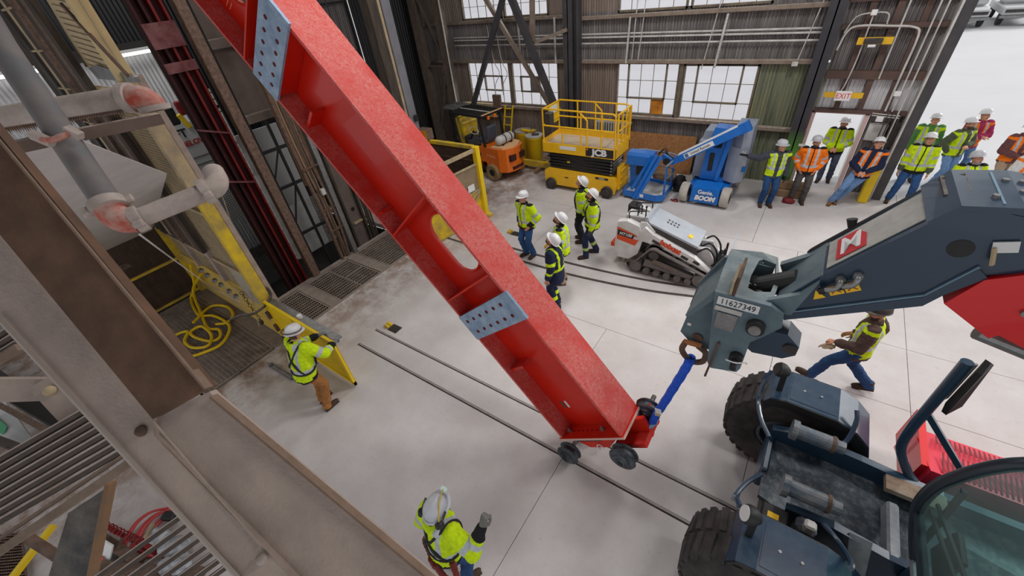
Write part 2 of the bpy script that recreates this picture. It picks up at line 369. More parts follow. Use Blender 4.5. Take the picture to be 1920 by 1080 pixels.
# ------------------------------------------------------------------ back wall
M_['sheet_brown'] = corr_mat('sheet_brown', (116, 100, 90), (138, 124, 114), (160, 148, 138))
M_['sheet_grey'] = corr_mat('sheet_grey', (98, 94, 93), (122, 117, 116), (154, 149, 146))
M_['sheet_green'] = corr_mat('sheet_green', (84, 92, 70), (134, 138, 118), (164, 160, 112))
M_['sheet_light'] = corr_mat('sheet_light', (196, 196, 198), (212, 212, 214), (228, 228, 230))
M_['sheet_black'] = corr_mat('sheet_black', (30, 30, 32), (40, 40, 42), (54, 53, 54))
pal('girt', (122, 106, 94), .85, rgb2=(156, 142, 128), scale=5, dust=(190, 178, 166), dust_amt=.9)
pal('brownsteel', (96, 74, 66), .75, rgb2=(76, 60, 54), scale=4)
pal('colsteel', (62, 61, 66), .55, .1, rgb2=(84, 80, 80), scale=3)
def corr(name, x0, x1, z0, z1, y, m, parent, pitch=.085, depth=.028, axis='x'):
    """vertical corrugated sheet facing -Y (axis x) or +X (axis y)"""
    n = max(4, int((x1 - x0) / pitch * 6)); bm = bmesh.new(); rows = []
    for z in (z0, z1):
        rows.append([bm.verts.new((u, y + depth * math.sin(u / pitch * 2 * PI), z) if axis == 'x' else (y + depth * math.sin(u / pitch * 2 * PI), u, z)) for u in (x0 + (x1 - x0) * i / n for i in range(n + 1))])
    for i in range(n): bm.faces.new((rows[0][i], rows[0][i + 1], rows[1][i + 1], rows[1][i]))
    me = bpy.data.meshes.new(name); bm.to_mesh(me); bm.free(); me.materials.append(m)
    me.polygons.foreach_set('use_smooth', [True] * len(me.polygons))
    if parent is not None: me.transform(root_inv(parent))
    return link(name, me, parent)
wall = room('wall_back')
def sheets(x0, x1, z0, z1, m, y=13.6, step=.82):
    n = max(1, round((x1 - x0) / step))
    for i in range(n): corr('corrugated_sheet', x0 + (x1 - x0) * i / n, x0 + (x1 - x0) * (i + 1) / n + .02, z0, z1, y + .004 * (i % 2), m, wall)
B, Gy = M_['sheet_brown'], M_['sheet_grey']
sheets(-14.5, -5.5, 0, 1.72, B); sheets(-5.5, -1.5, 0, 1.66, Gy); sheets(-1.5, 0, 0, 1.6, M_['sheet_green']); sheets(-1.5, 0, 1.6, 3.2, M_['sheet_green'])
sheets(-14.5, -11.65, 1.72, 3.35, B); sheets(-7.6, -5.5, 1.72, 3.25, B); sheets(-14.5, 0, 3.25, 4.55, Gy)
sheets(-14.5, -11.5, 4.55, 5.7, B); sheets(-7.9, -5.55, 4.55, 5.7, B); sheets(-1.55, 0, 4.55, 5.7, Gy); sheets(-14.5, 2.0, 5.7, 9.0, Gy, step=1.6)
sheets(-11.65, -7.6, 3.22, 3.3, B)
# girts run along the wall, wavy dust on them
for z, x0, x1 in ((3.24, -14.5, -7.1), (3.24, -6.8, -.3), (4.5, -14.5, -7.1), (4.42, -6.8, -.3), (1.63, -5.5, -1.5), (1.69, -11.7, -7.5), (1.57, -1.5, 0)):
    MB().ab((x0, 13.42, z - .055), (x1, 13.58, z + .045), .01).build('girt', M_['girt'], wall)
for z in (3.7, 3.86, 3.95):
    MB().cyl((-12, 13.47, z + .08), (-.3, 13.47, z), .025, n=8).build('conduit', M_['offwhite'], wall)
for x0, x1, z0, z1 in ((-5.15, -5.1, 3.2, 4.4), (-2.6, -2.5, 3.1, 4.35), (-9.0, -9.0, 3.3, 4.5), (-7.6, -7.6, 3.2, 4.5)):
    b = MB().bar((x0, 13.4, z0), (x1, 13.4, z1), .05, .03); 
    for i in range(16): b.bar((x0 + (x1 - x0) * i / 16, 13.385, z0 + (z1 - z0) * (i + .25) / 16), (x0 + (x1 - x0) * (i + .5) / 16, 13.385, z0 + (z1 - z0) * (i + .75) / 16), .055, .012)
    b.build('strut_channel', M_['offwhite'], wall)
for x0, x1, z0, z1 in ((-5.0, -4.9, 3.2, 5.6), (-4.8, -4.65, 3.2, 5.6), (-2.95, -2.6, 3.05, 5.6), (-.7, -.35, 3.2, 5.6)):
    MB().cyl((x0, 13.45, z0), (x1, 13.45, z1), .014, n=6).build('conduit', M_['offwhite'], wall)
MB().box((-.72, 13.4, 3.2), (.14, .1, .1), None, .01).build('junction_box', M_['offwhite'], wall)
# windows: steel sashes, each pane its own
M_['pane'] = glass_mat('pane', (250, 250, 252), .94)
pal('sash', (92, 84, 78), .7, rgb2=(140, 124, 96), scale=5)
pal('amber', (150, 84, 30), .7, rgb2=(226, 150, 40), scale=3, amt=1)
pal('greypane', (120, 120, 122), .7)
win_n = 0
def window(x0, x1, z0, z1, nx, nz, vent=None, y=13.6, odd=None):
    global win_n; win_n += 1
    r = room('window_%d' % win_n, ((x0 + x1) / 2, y, z0))
    f = MB()
    for lo, hi in (((x0, z0), (x1, z0 + .05)), ((x0, z1 - .05), (x1, z1)), ((x0, z0), (x0 + .05, z1)), ((x1 - .05, z0), (x1, z1))): f.ab((lo[0], y - .05, lo[1]), (hi[0], y + .05, hi[1]))
    f.build('window_frame', M_['sash'], r)
    dx, dz = (x1 - x0) / nx, (z1 - z0) / nz
    for i in range(1, nx): MB().ab((x0 + dx * i - .006, y - .015, z0), (x0 + dx * i + .006, y + .015, z1)).build('muntin', M_['sash'], r)
    for j in range(1, nz): MB().ab((x0, y - .014, z0 + dz * j - .006), (x1, y + .014, z0 + dz * j + .006)).build('muntin', M_['sash'], r)
    for i in range(nx):
        for j in range(nz):
            MB().ab((x0 + dx * i + .008, y - .003, z0 + dz * j + .008), (x0 + dx * (i + 1) - .008, y + .003, z0 + dz * (j + 1) - .008)).build('pane', M_['amber' if j == 0 else 'greypane'] if (i, j) == odd else M_['pane'], r)
    if vent:
        a, b_, c, d = vent; a, b_, c, d = x0 + dx * a, x0 + dx * b_, z0 + dz * c, z0 + dz * d; f = MB()
        for lo, hi in (((a, c), (b_, c)), ((a, d), (b_, d)), ((a, c), (a, d)), ((b_, c), (b_, d))): f.ab((lo[0] - .022, y - .05, lo[1] - .022), (hi[0] + .022, y + .03, hi[1] + .022))
        f.build('vent_sash', M_['sash'], r)
    return r
window(-11.65, -9.66, 1.74, 3.22, 5, 3, (2, 4, 1, 2)); window(-9.58, -7.6, 1.74, 3.22, 5, 3, (1, 3, 1, 2), odd=(2, 1))
window(-5.5, -3.55, 1.68, 3.2, 5, 3, (1, 4, 1, 3), odd=(3, 0)); window(-3.45, -1.5, 1.64, 3.16, 5, 3, (1, 4, 1, 3))
window(-11.5, -9.72, 4.55, 5.7, 5, 3); window(-9.66, -7.9, 4.55, 5.7, 5, 3); window(-5.55, -3.58, 4.5, 5.7, 5, 3); window(-3.5, -1.55, 4.5, 5.7, 5, 3)
for x, z0, z1 in ((-9.62, 1.7, 3.25), (-3.5, 1.62, 3.22)): MB().ab((x - .05, 13.5, z0), (x + .05, 13.62, z1)).build('mullion', M_['sash'], wall)
# columns
def hcol(name, x, y, z0, z1, w, d, m, label=None, stain=None):
    b = MB().ab((x - w / 2, y - d / 2, z0), (x + w / 2, y - d / 2 + .03, z1)).ab((x - w / 2, y + d / 2 - .03, z0), (x + w / 2, y + d / 2, z1)).ab((x - .015, y - d / 2, z0), (x + .015, y + d / 2, z1))
    return b
def paint_green(m):
    N = m.node_tree.nodes; L = m.node_tree.links; b = N['Principled BSDF']; src = b.inputs['Base Color'].links[0].from_socket
    tc = N.new('ShaderNodeTexCoord'); sx = N.new('ShaderNodeSeparateXYZ'); L.new(tc.outputs['Object'], sx.inputs[0])
    r = N.new('ShaderNodeMapRange'); r.inputs[1].default_value = 1.75; r.inputs[2].default_value = 1.2; L.new(sx.outputs[2], r.inputs[0])
    mx = N.new('ShaderNodeMix'); mx.data_type = 'RGBA'; L.new(r.outputs[0], mx.inputs[0]); L.new(src, mx.inputs[6]); mx.inputs[7].default_value = (*lin((84, 140, 52)), 1); L.new(mx.outputs[2], b.inputs['Base Color'])
cm = pal('colsteel_green', (50, 50, 56), .5, .1, rgb2=(66, 64, 68), scale=3); paint_green(cm)
struct(hcol('c', -.2, 13.15, 0, 9, .33, .3, None).build('trim_1', cm))
MB().box((0, 12.99, 1.36), (.16, .006, .06)).build('marker_plate', M_['white'], bpy.data.objects['trim_1'])
c2 = struct(hcol('c', -6.95, 13.2, 0, 9, .32, .32, None).build('trim_2', M_['colsteel']))
MB().ab((-6.68, 13.1, 0), (-6.6, 13.3, 9)).build('flange_strip', M_['colsteel'], c2)
# knee braces and X braces in front of the back wall
def brace(p0, p1, w, m, n):
    struct(MB().bar(p0, p1, w, w * .8, (0, 1, 0)).build(n, m))
brace((-11.55, 12.8, .9), (-7.0, 12.8, 8.75), .16, M_['colsteel'], 'trim_3')
brace((-12.0, 12.95, 8.15), (-7.2, 12.95, 1.35), .13, M_['girt'], 'trim_4')
brace((-10.1, 12.6, 8.4), (-6.95, 12.6, 1.4), .2, M_['colsteel'], 'trim_5')
brace((-7.8, 12.9, 8.9), (-8.15, 12.9, 3.95), .14, M_['girt'], 'trim_6')
brace((-8.05, 12.9, 3.9), (-6.95, 13.0, 4.2), .1, M_['girt'], 'trim_7')
# lattice tower leg at the left end of the wall
lat = room('trim_8', (-12, 12.8, 0))
pal('latticesteel', (84, 72, 64), .85, rgb2=(112, 98, 86), scale=5)
for x in (-12.0, -13.2): MB().ab((x - .16, 12.75, 0), (x + .16, 13.0, 8)).build('leg', M_['latticesteel'], lat)
for z0, z1, s in ((.4, 3.2, 1), (3.2, 6.0, 0), (6.0, 8.0, 1)):
    MB().bar((-13.2, 12.85, z0 if s else z1), (-12.0, 12.85, z1 if s else z0), .09, .06).build('lacing_bar', M_['latticesteel'], lat)
    MB().bar((-13.2, 12.85, z1), (-12.0, 12.85, z1), .07, .06).build('lacing_bar', M_['latticesteel'], lat)
MB().cyl((-11.75, 12.7, 0), (-11.75, 12.7, 7), .03, n=8).build('conduit', M_['offwhite'], lat)
# dark ribbed door and mesh gate at the left end
wl = room('wall_left', (-13.9, 11, 0))
corr('ribbed_door', 10.6, 13.6, 0, 9, -13.9, M_['sheet_black'], wl, .12, .02, 'y')
corr('corrugated_sheet', 7.6, 10.6, 0, 9, -13.9, M_['sheet_grey'], wl, .085, .028, 'y')
for y in (8.9, 10.4): MB().bar((-13.75, y, 0), (-13.75, y, 7), .06).build('gate_post', M_['black'], wl)
for z in (1.6, 2.9, 4.2, 5.6): MB().bar((-13.75, 8.9, z), (-13.75, 10.4, z), .05).build('gate_rail', M_['black'], wl)
pal('bluebox', (70, 96, 132), .6, rgb2=(150, 160, 170), scale=2); pal('tarp', (150, 146, 104), .7)
MB().ab((-13.85, 9.0, .4), (-13.8, 10.3, 1.55)).build('blue_panel', M_['bluebox'], wl); MB().ab((-13.85, 9.0, 1.7), (-13.8, 10.3, 2.85)).build('pale_panel', M_['tarp'], wl)
# ------------------------------------------------------------------ bay with the personnel door, right of the dark column
wr = room('wall_right', (1, 13.6, 0))
for i, (x0, x1) in enumerate(((0, .42), (.48, .9), (.96, 1.38), (1.44, 1.9))):
    corr('corrugated_sheet', x0, x1 + .06, 2.12, 3.0, 13.62, M_['sheet_light'], wr); corr('corrugated_sheet', x0, x1 + .06, 2.98, 3.97, 13.63, Gy, wr); corr('corrugated_sheet', x0, x1 + .06, 3.95, 5.7, 13.62, Gy, wr)
for x in (.45, .93, 1.41): MB().ab((x - .06, 13.5, 2.12), (x + .06, 13.62, 5.7)).build('stud', M_['brownsteel'], wr)
for z, h in ((2.95, .09), (3.95, .05), (4.55, .12), (2.12, .04)): MB().ab((0, 13.46, z - h), (1.95, 13.6, z + h)).build('girt', M_['brownsteel'], wr)
corr('corrugated_sheet', 1.2, 1.95, 0, 2.15, 13.64, M_['sheet_grey'], wr)
MB().ab((1.9, 13.3, 0), (2.1, 13.66, 9)).build('door_jamb_column', M_['colsteel'], wr)
MB().ab((1.86, 13.27, 0), (1.9, 13.66, 9)).build('jamb_angle', M_['offwhite'], wr)
def pipe(pts, r=.02, m='offwhite', par=None): return MB().tube(smoothpath(pts, 4), r, 8).build('conduit', M_[m], par, True)
Y = 13.36
pipe([(.05, Y, 3.5), (.12, Y, 3.85), (.3, Y, 3.98), (.9, Y, 3.96), (1.3, Y, 3.92), (1.42, Y, 3.75), (1.42, Y, 3.0), (1.42, Y, 2.2)], .022, par=wr)
pipe([(.08, Y, 3.85), (.2, Y, 4.15), (.45, Y, 4.22), (.75, Y, 4.2), (.8, Y, 4.0)], .014, par=wr)
pipe([(.5, Y, 4.2), (.5, Y, 3.3), (.45, Y, 2.75), (.42, Y, 2.6), (.52, Y, 2.5)], .014, par=wr)
for x, z0, z1 in ((1.05, 5.6, 2.9), (1.55, 5.6, 2.2), (1.68, 5.6, 1.2)): MB().cyl((x, Y, z0), (x, Y, z1), .017, n=8).build('conduit', M_['offwhite'], wr)
MB().box((.5, Y - .03, 4.23), (.11, .06, .11), None, .01).build('junction_box', M_['white'], wr)
MB().cyl((1.4, 13.4, 4.5), (1.4, 13.34, 4.5), .07, n=14).build('round_box', M_['offwhite'], wr)
MB().box((1.5, Y - .03, 2.6), (.13, .06, .11), None, .01).build('junction_box', M_['white'], wr); MB().box((1.38, Y - .03, 2.02), (.14, .06, .12), None, .01).build('junction_box', M_['white'], wr)
for x in (1.5, 1.58, 1.66, 1.74): pipe([(x, Y, 2.15), (x, Y, 1.4), (x + .03, Y, .9)], .014, 'darksteel', wr)
for z in (2.05, 2.1): MB().cyl((1.2, Y, z + .04), (1.75, Y, z), .012, n=8).build('conduit', M_['offwhite'], wr)
MB().ab((1.25, 13.5, 1.45), (1.62, 13.6, 1.85)).build('panel_box', M_['offwhite'], wr); MB().ab((1.66, 13.5, 1.3), (1.84, 13.6, 1.9)).build('panel_box', M_['darksteel'], wr)
# door
d1 = room('door_1', (.55, 13.6, 0))
f = MB().ab((-.02, 13.5, 0), (.06, 13.68, 2.12)).ab((1.1, 13.5, 0), (1.18, 13.68, 2.12)).ab((-.02, 13.5, 2.05), (1.18, 13.68, 2.12)); f.build('door_frame', pal('doorpink', (206, 176, 172), .6), d1)
MB().ab((-.1, 13.5, 0), (-.03, 13.6, 2.1)).build('red_trim', pal('redtrim', (168, 48, 48), .6, rgb2=(214, 180, 176), scale=14), d1)
MB().ab((1.14, 13.66, .02), (1.19, 14.7, 2.05)).build('door_leaf', M_['white'], d1)
# lights over the door
for x, z, nm in ((.72, 3.7, 'emergency'), (.42, 2.5, 'exit')):
    pass
ex = thing('exit_sign', (.5, 13.3, 2.42), 'white EXIT sign with red letters on a yellow board above the personnel door', 'sign')
MB().ab((.1, 13.28, 2.48), (.88, 13.32, 2.6)).build('backing_board', pal('board_yellow', (226, 178, 30), .6), ex)
MB().ab((.33, 13.23, 2.42), (.65, 13.28, 2.64), .008).build('sign_box', M_['white'], ex)
text('EXIT', .17, (.49, 13.227, 2.53), (1, 0, 0), (0, 0, 1), pal('red_letter', (220, 50, 34), .5), ex, sx=.85)
em = thing('emergency_light', (.75, 13.25, 3.62), 'emergency light with dark box on a yellow board high on the wall', 'lamp')
MB().ab((.38, 13.28, 3.62), (1.02, 13.32, 3.76)).build('backing_board', M_['board_yellow'], em)
MB().ab((.5, 13.2, 3.64), (.84, 13.28, 3.75), .01).build('lamp_box', M_['darksteel'], em)
MB().cyl((.6, 13.22, 3.6), (.74, 13.22, 3.6), .03, n=10).build('lamp_tube', M_['white'], em)
# outside: bright apron and two parked lorries far off
og = struct(MB().ab((-60, 13.8, -.12), (70, 140, -.02)).build('ground_1', pal('apron', (216, 216, 218), .9, rgb2=(208, 208, 210), scale=.4)))
for nm, (x, y), lb in (('flatbed_truck', (6.2, 40), 'grey flatbed truck parked far outside, half out of the frame'), ('box_trailer', (8.6, 40.5), 'white trailer with dark slots parked outside beside the flatbed truck')):
    t = thing(nm, (x, y, 0), lb, 'truck')
    MB().ab((x - .9, y, .55), (x + .9, y + 4.5, .95), .05).ab((x - .85, y + 1.5, .95), (x + .85, y + 3.2, 1.7), .15).build('body', M_['whitesheet'], t)
    MB().ab((x - .8, y - .05, .7), (x + .8, y, .85)).build('slotted_panel', M_['darksteel'], t)
    MB().ab((x - .95, y - .08, .42), (x + .95, y + .05, .55)).build('bumper', M_['steel'], t)
    for sx in (-.75, .75):
        for yy in (.7, 3.6): MB().cyl((x + sx - .11, y + yy, .36), (x + sx + .11, y + yy, .36), .36, n=16).build('wheel', M_['rubber'], t)
# roof over the headframe and the far-left shell
ce = struct(MB().ab((-16, -6, 9.0), (9, 13.9, 9.1)).build('ceiling', M_['dim']))
# ================================================================== the red girder being drawn along the rails
BA = V((.6578, 0, -.7532)); BW = V((-.7532, 0, -.6578)); BM = V((-.825, 2.76, 1.21)); BWID = 1.15
def bp(s, t, y=0.0): return BM - BA * s + BW * t + V((0, y, 0))
gird = thing('steel_girder', (-.9, 3.0, .5), 'long bright red steel I-girder with oval web hole slanting across the hall', 'girder')
def bplate(mb, s0, s1, t0, t1, y0, y1):
    mb.poly([bp(s0, t0, y0), bp(s1, t0, y0), bp(s1, t1, y0), bp(s0, t1, y0)], (0, y1 - y0, 0)); return mb
TOP = 9.2
def flange(t0, t1, nm, m):
    b = MB(); bplate(b, 0, TOP, t0, t1, 0, .51); return b.build(nm, m, gird)
flange(0, .04, 'flange', M_['red_flange']); flange(BWID - .035, BWID, 'flange', M_['red_flange'])
# web with oval holes
def web(s0, s1, hole=None):
    b = MB(); y = .245
    if not hole: bplate(b, s0, s1, .03, BWID - .03, y, y + .022); return b
    hs, ht, ra, rb = hole; n = 32; o, i = [], []
    for q in range(n):
        a = 2 * PI * q / n; c, s_ = math.cos(a), math.sin(a)
        k = 1 / max(abs(c), abs(s_)); ss = (s0 + s1) / 2 + c * k * (s1 - s0) / 2; tt = BWID / 2 + s_ * k * (BWID / 2 - .03)
        o.append(bp(ss, tt, y))
        # stadium
        d = ra - rb; px_ = (d if c > 0 else -d) + rb * c; i.append(bp(hs + px_, ht + rb * s_, y))
    return b.ring(o, i, (0, .022, 0))
for s0, s1, h in ((0, 2.55, None), (2.55, 3.68, (3.1, .47, .43, .25)), (3.68, 6.35, None), (6.35, 8.0, (7.15, .5, .5, .3)), (8.0, TOP, None)):
    web(s0, s1, h).build('web', M_['red'], gird)
for hs, ht, ra, rb in ((3.1, .47, .43, .25), (7.15, .5, .5, .3)):
    P = []
    for q in range(40):
        a = 2 * PI * q / 40; d = ra - rb; P.append(bp(hs + (d if math.cos(a) > 0 else -d) + (rb + .0) * math.cos(a), ht + rb * math.sin(a), .235))
    MB().tube(P, .02, 6, closed=True).build('hole_rim', M_['red_bright'], gird)
# end plate, stiffeners, small cleats
bplate(MB(), -.03, 0, -.03, BWID + .03, -.02, .53).build('end_plate', M_['red_bright'], gird)
pal('edge_pink', (216, 176, 166), .6)
bplate(MB(), -.031, .001, -.035, BWID + .03, -.024, -.019).build('plate_edge', M_['edge_pink'], gird)
bplate(MB(), -.031, .001, -.036, -.031, -.02, .53).build('plate_edge', M_['edge_pink'], gird)
for s in (2.56, 3.68, 6.42): bplate(MB(), s - .012, s + .012, .03, BWID - .03, .0, .246).build('stiffener', M_['red_bright'], gird)
for s in (1.25, 5.38, 4.0): bplate(MB(), s - .02, s + .02, BWID - .33 if s != 4.0 else BWID - .1, BWID - .03, .06, .246).build('cleat', M_['red'], gird)
pal('hole_red', (96, 10, 12), .8)
def splice(s0, s1, t0=-.06, t1=1.12):
    b = bplate(MB(), s0, s1, t0, t1, -.035, -.005); o = b.build('splice_plate', M_['galv'], gird, world=True)
    for sr in (.27, .73):
        for k in range(6):
            p = bp(s0 + (s1 - s0) * sr, t0 + (t1 - t0) * (.16 + k * .14 + (.04 if sr > .5 else 0)), -.035); q = p + V((0, -.003, 0))
            MB().cyl(p, q, .026, n=12).build('bolt_hole', M_['hole_red'], o)
    sd = bplate(MB(), s0 + .02, s0 + .045, t0 + .1, t1 - .06, -.005, .24); sd.build('bracket_leg', M_['red'], gird)
    bplate(MB(), s1 - .045, s1 - .02, t0 + .1, t1 - .06, -.005, .24).build('bracket_leg', M_['red'], gird)
splice(1.9, 2.3); splice(5.8, 6.22)
for t in (.38, 1.03):
    MB().cyl(bp(0.0, t, .12), bp(.035, t, .12), .03, n=6).cyl(bp(.035, t, .12), bp(.06, t, .12), .016, n=10).build('bolt', M_['steel'], gird)
for k in range(6): MB().cyl(bp(0, .5 + k * .09, .12), bp(.003, .5 + k * .09, .12), .016, n=10).build('bolt_hole', M_['hole_red'], gird)
MB().poly([bp(.33, .86, .243), bp(.45, .86, .243), bp(.45, .82, .243), bp(.33, .82, .243)], (0, -.002, 0)).build('sticker', M_['white'], gird)
MB().poly([bp(.33, .95, .243), bp(.45, .95, .243), bp(.45, .9, .243), bp(.33, .9, .243)], (0, -.002, 0)).build('sticker', M_['rust'], gird)
pal('red_mark', (232, 120, 90), .6)
text('//', .2, bp(7.0, .98, .24), BA, (-BW), M_['red_mark'], gird)
# wheeled dolly bolted under the girder's lower end
dol = thing('rail_dolly', (-1.2, 3.0, .2), 'red rail dolly with black flanged wheels bolted under the girder end', 'dolly')
def dp(s, t, y): return bp(-s, t, y)
MB().poly([dp(.03, .3, .1), dp(.03, 1.0, .1), dp(.2, .98, .1), dp(.3, .86, .1), dp(.3, .5, .1), dp(.18, .3, .1)], (0, .3, 0)).build('frame', M_['red_bright'], dol)
MB().poly([dp(.06, .5, .06), dp(.06, .95, .06), dp(.14, .95, .06), dp(.14, .5, .06)], (0, .04, 0)).build('side_plate', M_['darksteel'], dol)
MB().poly([dp(.03, -.16, .3), dp(.03, .3, .3), dp(.3, .2, .3), dp(.34, -.1, .3)], (0, .06, 0)).poly([dp(.03, -.16, .5), dp(.03, .3, .5), dp(.3, .2, .5), dp(.34, -.1, .5)], (0, .06, 0)).build('side_frame', M_['red_bright'], dol)
MB().poly([dp(.24, -.12, .1), dp(.24, .36, .1), dp(.31, .36, .1), dp(.31, -.12, .1)], (0, .44, 0)).build('cross_member', M_['red'], dol)
pal('wheelblack', (40, 44, 50), .5, .3, rgb2=(98, 104, 112), scale=9, amt=.8)
for i, (c, y0) in enumerate(((V((-1.56, 0, .19)), 2.70), (V((-.76, 0, .9)), 2.66), (V((-.7, 0, 1.13)), 3.28), (V((-1.52, 0, .21)), 3.22))):
    o = V((c.x, y0, c.z)); r = .155 if i != 1 else .16
    wl_ = MB().lathe([(0, -.075), (.06, -.075), (.065, -.06), (.1, -.055), (.105, -.03), (r, -.025), (r + .015, 0), (r - .01, .02), (r - .015, .07), (r + .015, .09), (r, .115), (.04, .12), (0, .12)], o, (0, 1, 0), 28)
    wo = wl_.build('wheel', M_['wheelblack'], dol, True)
    MB().cyl(o + V((0, -.085, 0)), o + V((0, -.07, 0)), .035, n=12).build('hub_cap', M_['black'], wo)
    MB().cyl(o + V((0, .1, 0)), o + V((0, .3, 0)), .03, n=10).build('axle', M_['darksteel'], dol)
MB().tube(arc((-1.12, 2.83, .6), .05, 0, 300, 10, 'y'), .008, 6).build('ring_clip', M_['white'], dol)
MB().poly([dp(.1, -.05, .34), dp(.1, .2, .34), dp(.2, .2, .34), dp(.2, -.05, .34)], (0, .12, 0)).build('clamp_block', M_['darksteel'], dol)
MB().poly([dp(.05, -.0, .4), dp(.05, .16, .4), dp(.09, .16, .4), dp(.09, 0, .4)], (0, .1, 0)).build('white_tag', M_['white'], dol)
# blue round sling with shackles
sl = thing('lifting_sling', (-.55, 3.2, 1.1), 'blue round sling pulling from the girder dolly up to the boom head', 'sling')
pal('blue_sling', (24, 92, 220), .75, rgb2=(14, 66, 176), scale=30, amt=.7, bump=.5, bscale=60)
P = smoothpath([(-.585, 3.19, 1.13), (-.56, 3.19, 1.32), (-.5, 3.19, 1.6), (-.43, 3.19, 1.95), (-.37, 3.19, 2.25), (-.335, 3.19, 2.46)], 5)
b = MB()
for dy in (-.028, .0, .028): b.tube([p + V((0, dy, 0)) for p in P], [.046 + .003 * math.sin(i * 1.9 + dy * 60) for i in range(len(P))], 10)
b.build('sling_body', M_['blue_sling'], sl, 2)
MB().box((-.53, 3.105, 1.5), (.07, .01, .09), MX.Rotation(-.25, 3, 'Y')).build('tag', M_['white'], sl)
MB().box((-.535, 3.105, 1.44), (.06, .012, .05), MX.Rotation(-.25, 3, 'Y')).build('tag', M_['tan'], sl)
sh1 = thing('bow_shackle', (-.6, 3.15, 1.05), 'grey bow shackle joining the blue sling to the red dolly', 'shackle')
MB().tube(smoothpath([(-.84, 3.13, 1.0), (-.72, 3.12, 1.03), (-.6, 3.1, 1.12), (-.55, 3.18, 1.18), (-.6, 3.27, 1.14), (-.72, 3.27, 1.06), (-.84, 3.27, 1.02)], 5), .026, 10).build('bow', M_['galv'], sh1, True)
MB().cyl((-.84, 3.08, 1.0), (-.84, 3.32, 1.02), .03, n=12).build('pin', M_['steel'], sh1)
sh2 = thing('hook_shackle', (-.33, 3.2, 2.55), 'rusty shackle holding the blue sling under the boom head', 'shackle')
MB().tube(smoothpath([(-.42, 3.2, 2.66), (-.44, 3.2, 2.54), (-.38, 3.2, 2.45), (-.3, 3.2, 2.42), (-.22, 3.2, 2.48), (-.22, 3.2, 2.6), (-.3, 3.2, 2.66)], 5), .03, 10).build('bow', M_['rust'], sh2, True)
MB().cyl((-.44, 3.2, 2.66), (-.27, 3.2, 2.67), .026, n=10).build('pin', pal('rust_orange', (176, 110, 58), .7, rgb2=(120, 70, 40), scale=20), sh2)
# ================================================================== telehandler at the right, boom over its chassis
pal('navy', (36, 60, 82), .3, rgb2=(30, 50, 70), scale=1.5, amt=.5, dust=(120, 130, 140), dust_amt=.12, coat=.3)
pal('navy_worn', (104, 124, 132), .5, rgb2=(78, 98, 108), scale=4, amt=.9, dust=(150, 150, 144), dust_amt=.5)
pal('navy_edge', (110, 138, 158), .4)
pal('machine_red', (222, 24, 30), .35, coat=.2)
pal('warn_yellow', (250, 196, 24), .5)
pal('sheen_grey', (178, 176, 170), .7, rgb2=(150, 148, 144), scale=12, bump=.3, bscale=200)
th = thing('telehandler', (1.6, 3.3, 0), 'dark blue telehandler with raised boom, glass cab and red engine hood', 'telehandler')
yn, yf = 3.1, 3.6
bm_ = [(.17, 3.49), (.38, 3.83), (.81, 4.42), (.86, 4.45), (1.04, 4.47), (2.0, 4.36), (2.0, 3.95), (1.3, 4.16), (1.13, 4.08), (1.01, 3.9), (.95, 3.77), (.27, 3.35)]
MB().xz(bm_, yn, yf).build('boom', M_['navy'], th)
# hood plates on the boom's crown
MB().xz([(.74, 4.36), (.84, 4.49), (1.08, 4.52), (1.9, 4.42), (1.9, 4.38), (1.05, 4.48), (.86, 4.46), (.78, 4.36)], yn - .02, yf + .02).build('crown_plate', M_['navy'], th)
for x in (1.0, 1.25, 1.5): MB().ab((x, yn + .02, 4.47), (x + .012, yf - .02, 4.515)).build('crown_rib', M_['navy_edge'], th)
for x, y in ((1.05, 3.45), (1.12, 3.45), (1.1, 3.3), (.98, 3.2)): MB().cyl((x, y, 4.48), (x, y, 4.53), .018, n=10).build('bolt', M_['steel'], th)
def onslope(x0, z0, x1, z1, y0, y1, off, m, nm, th_=.006):
    d = V((x1 - x0, 0, z1 - z0)).normalized(); n = V((-d.z, 0, d.x)); a = V((x0, y0, z0)) + n * off
    return MB().poly([a, a + V((x1 - x0, 0, z1 - z0)), a + V((x1 - x0, y1 - y0, z1 - z0)), a + V((0, y1 - y0, 0))], n * th_).build(nm, m, th)
onslope(.40, 3.86, .79, 4.395, yn + .06, yf - .06, .001, M_['sheen_grey'], 'sheen_plate')  # pale plate paints the light reflected off the boom's top face
dsl = V((.43, 0, .59)).normalized(); nsl = V((-dsl.z, 0, dsl.x))
pal('badge_red', (198, 40, 50), .5)
o = V((.5, 3.33, 3.995)) + nsl * .012
Pb = [V((math.copysign(min(abs(x), .1), x), y, 0)) for x, y in ((-.12, -.13), (.12, -.13), (.12, .05), (.04, .16), (-.12, .16))]
MB().poly([o + dsl * p.x * 1.0 + V((0, -1, 0)) * (-p.y) for p in Pb], nsl * .004).build('badge', M_['badge_red'], th)
text('M', .32, o + nsl * .008, dsl, V((0, 1, 0)), M_['white'], th, 'badge_letter', bold=.004, sx=.62)
onslope(.18, 3.505, .385, 3.835, yn, yf, .001, M_['navy_worn'], 'nose_plate')
b = MB().tube(smoothpath([(.3, yf, 3.7), (.36, yf + .0, 3.8), (.8, yf, 4.38), (.86, yf, 4.44), (1.2, yf, 4.5)], 4), .022, 8)
b.tube(smoothpath([(.8, yf, 4.38), (.82, yf - .05, 4.45), (.9, yf - .06, 4.49)], 4), .016, 8); b.build('hose', M_['black'], th, True)
MB().cyl((.5, yf + .0, 3.95), (.47, yf + .02, 4.05), .02, .035, n=10).build('nozzle', M_['black'], th)
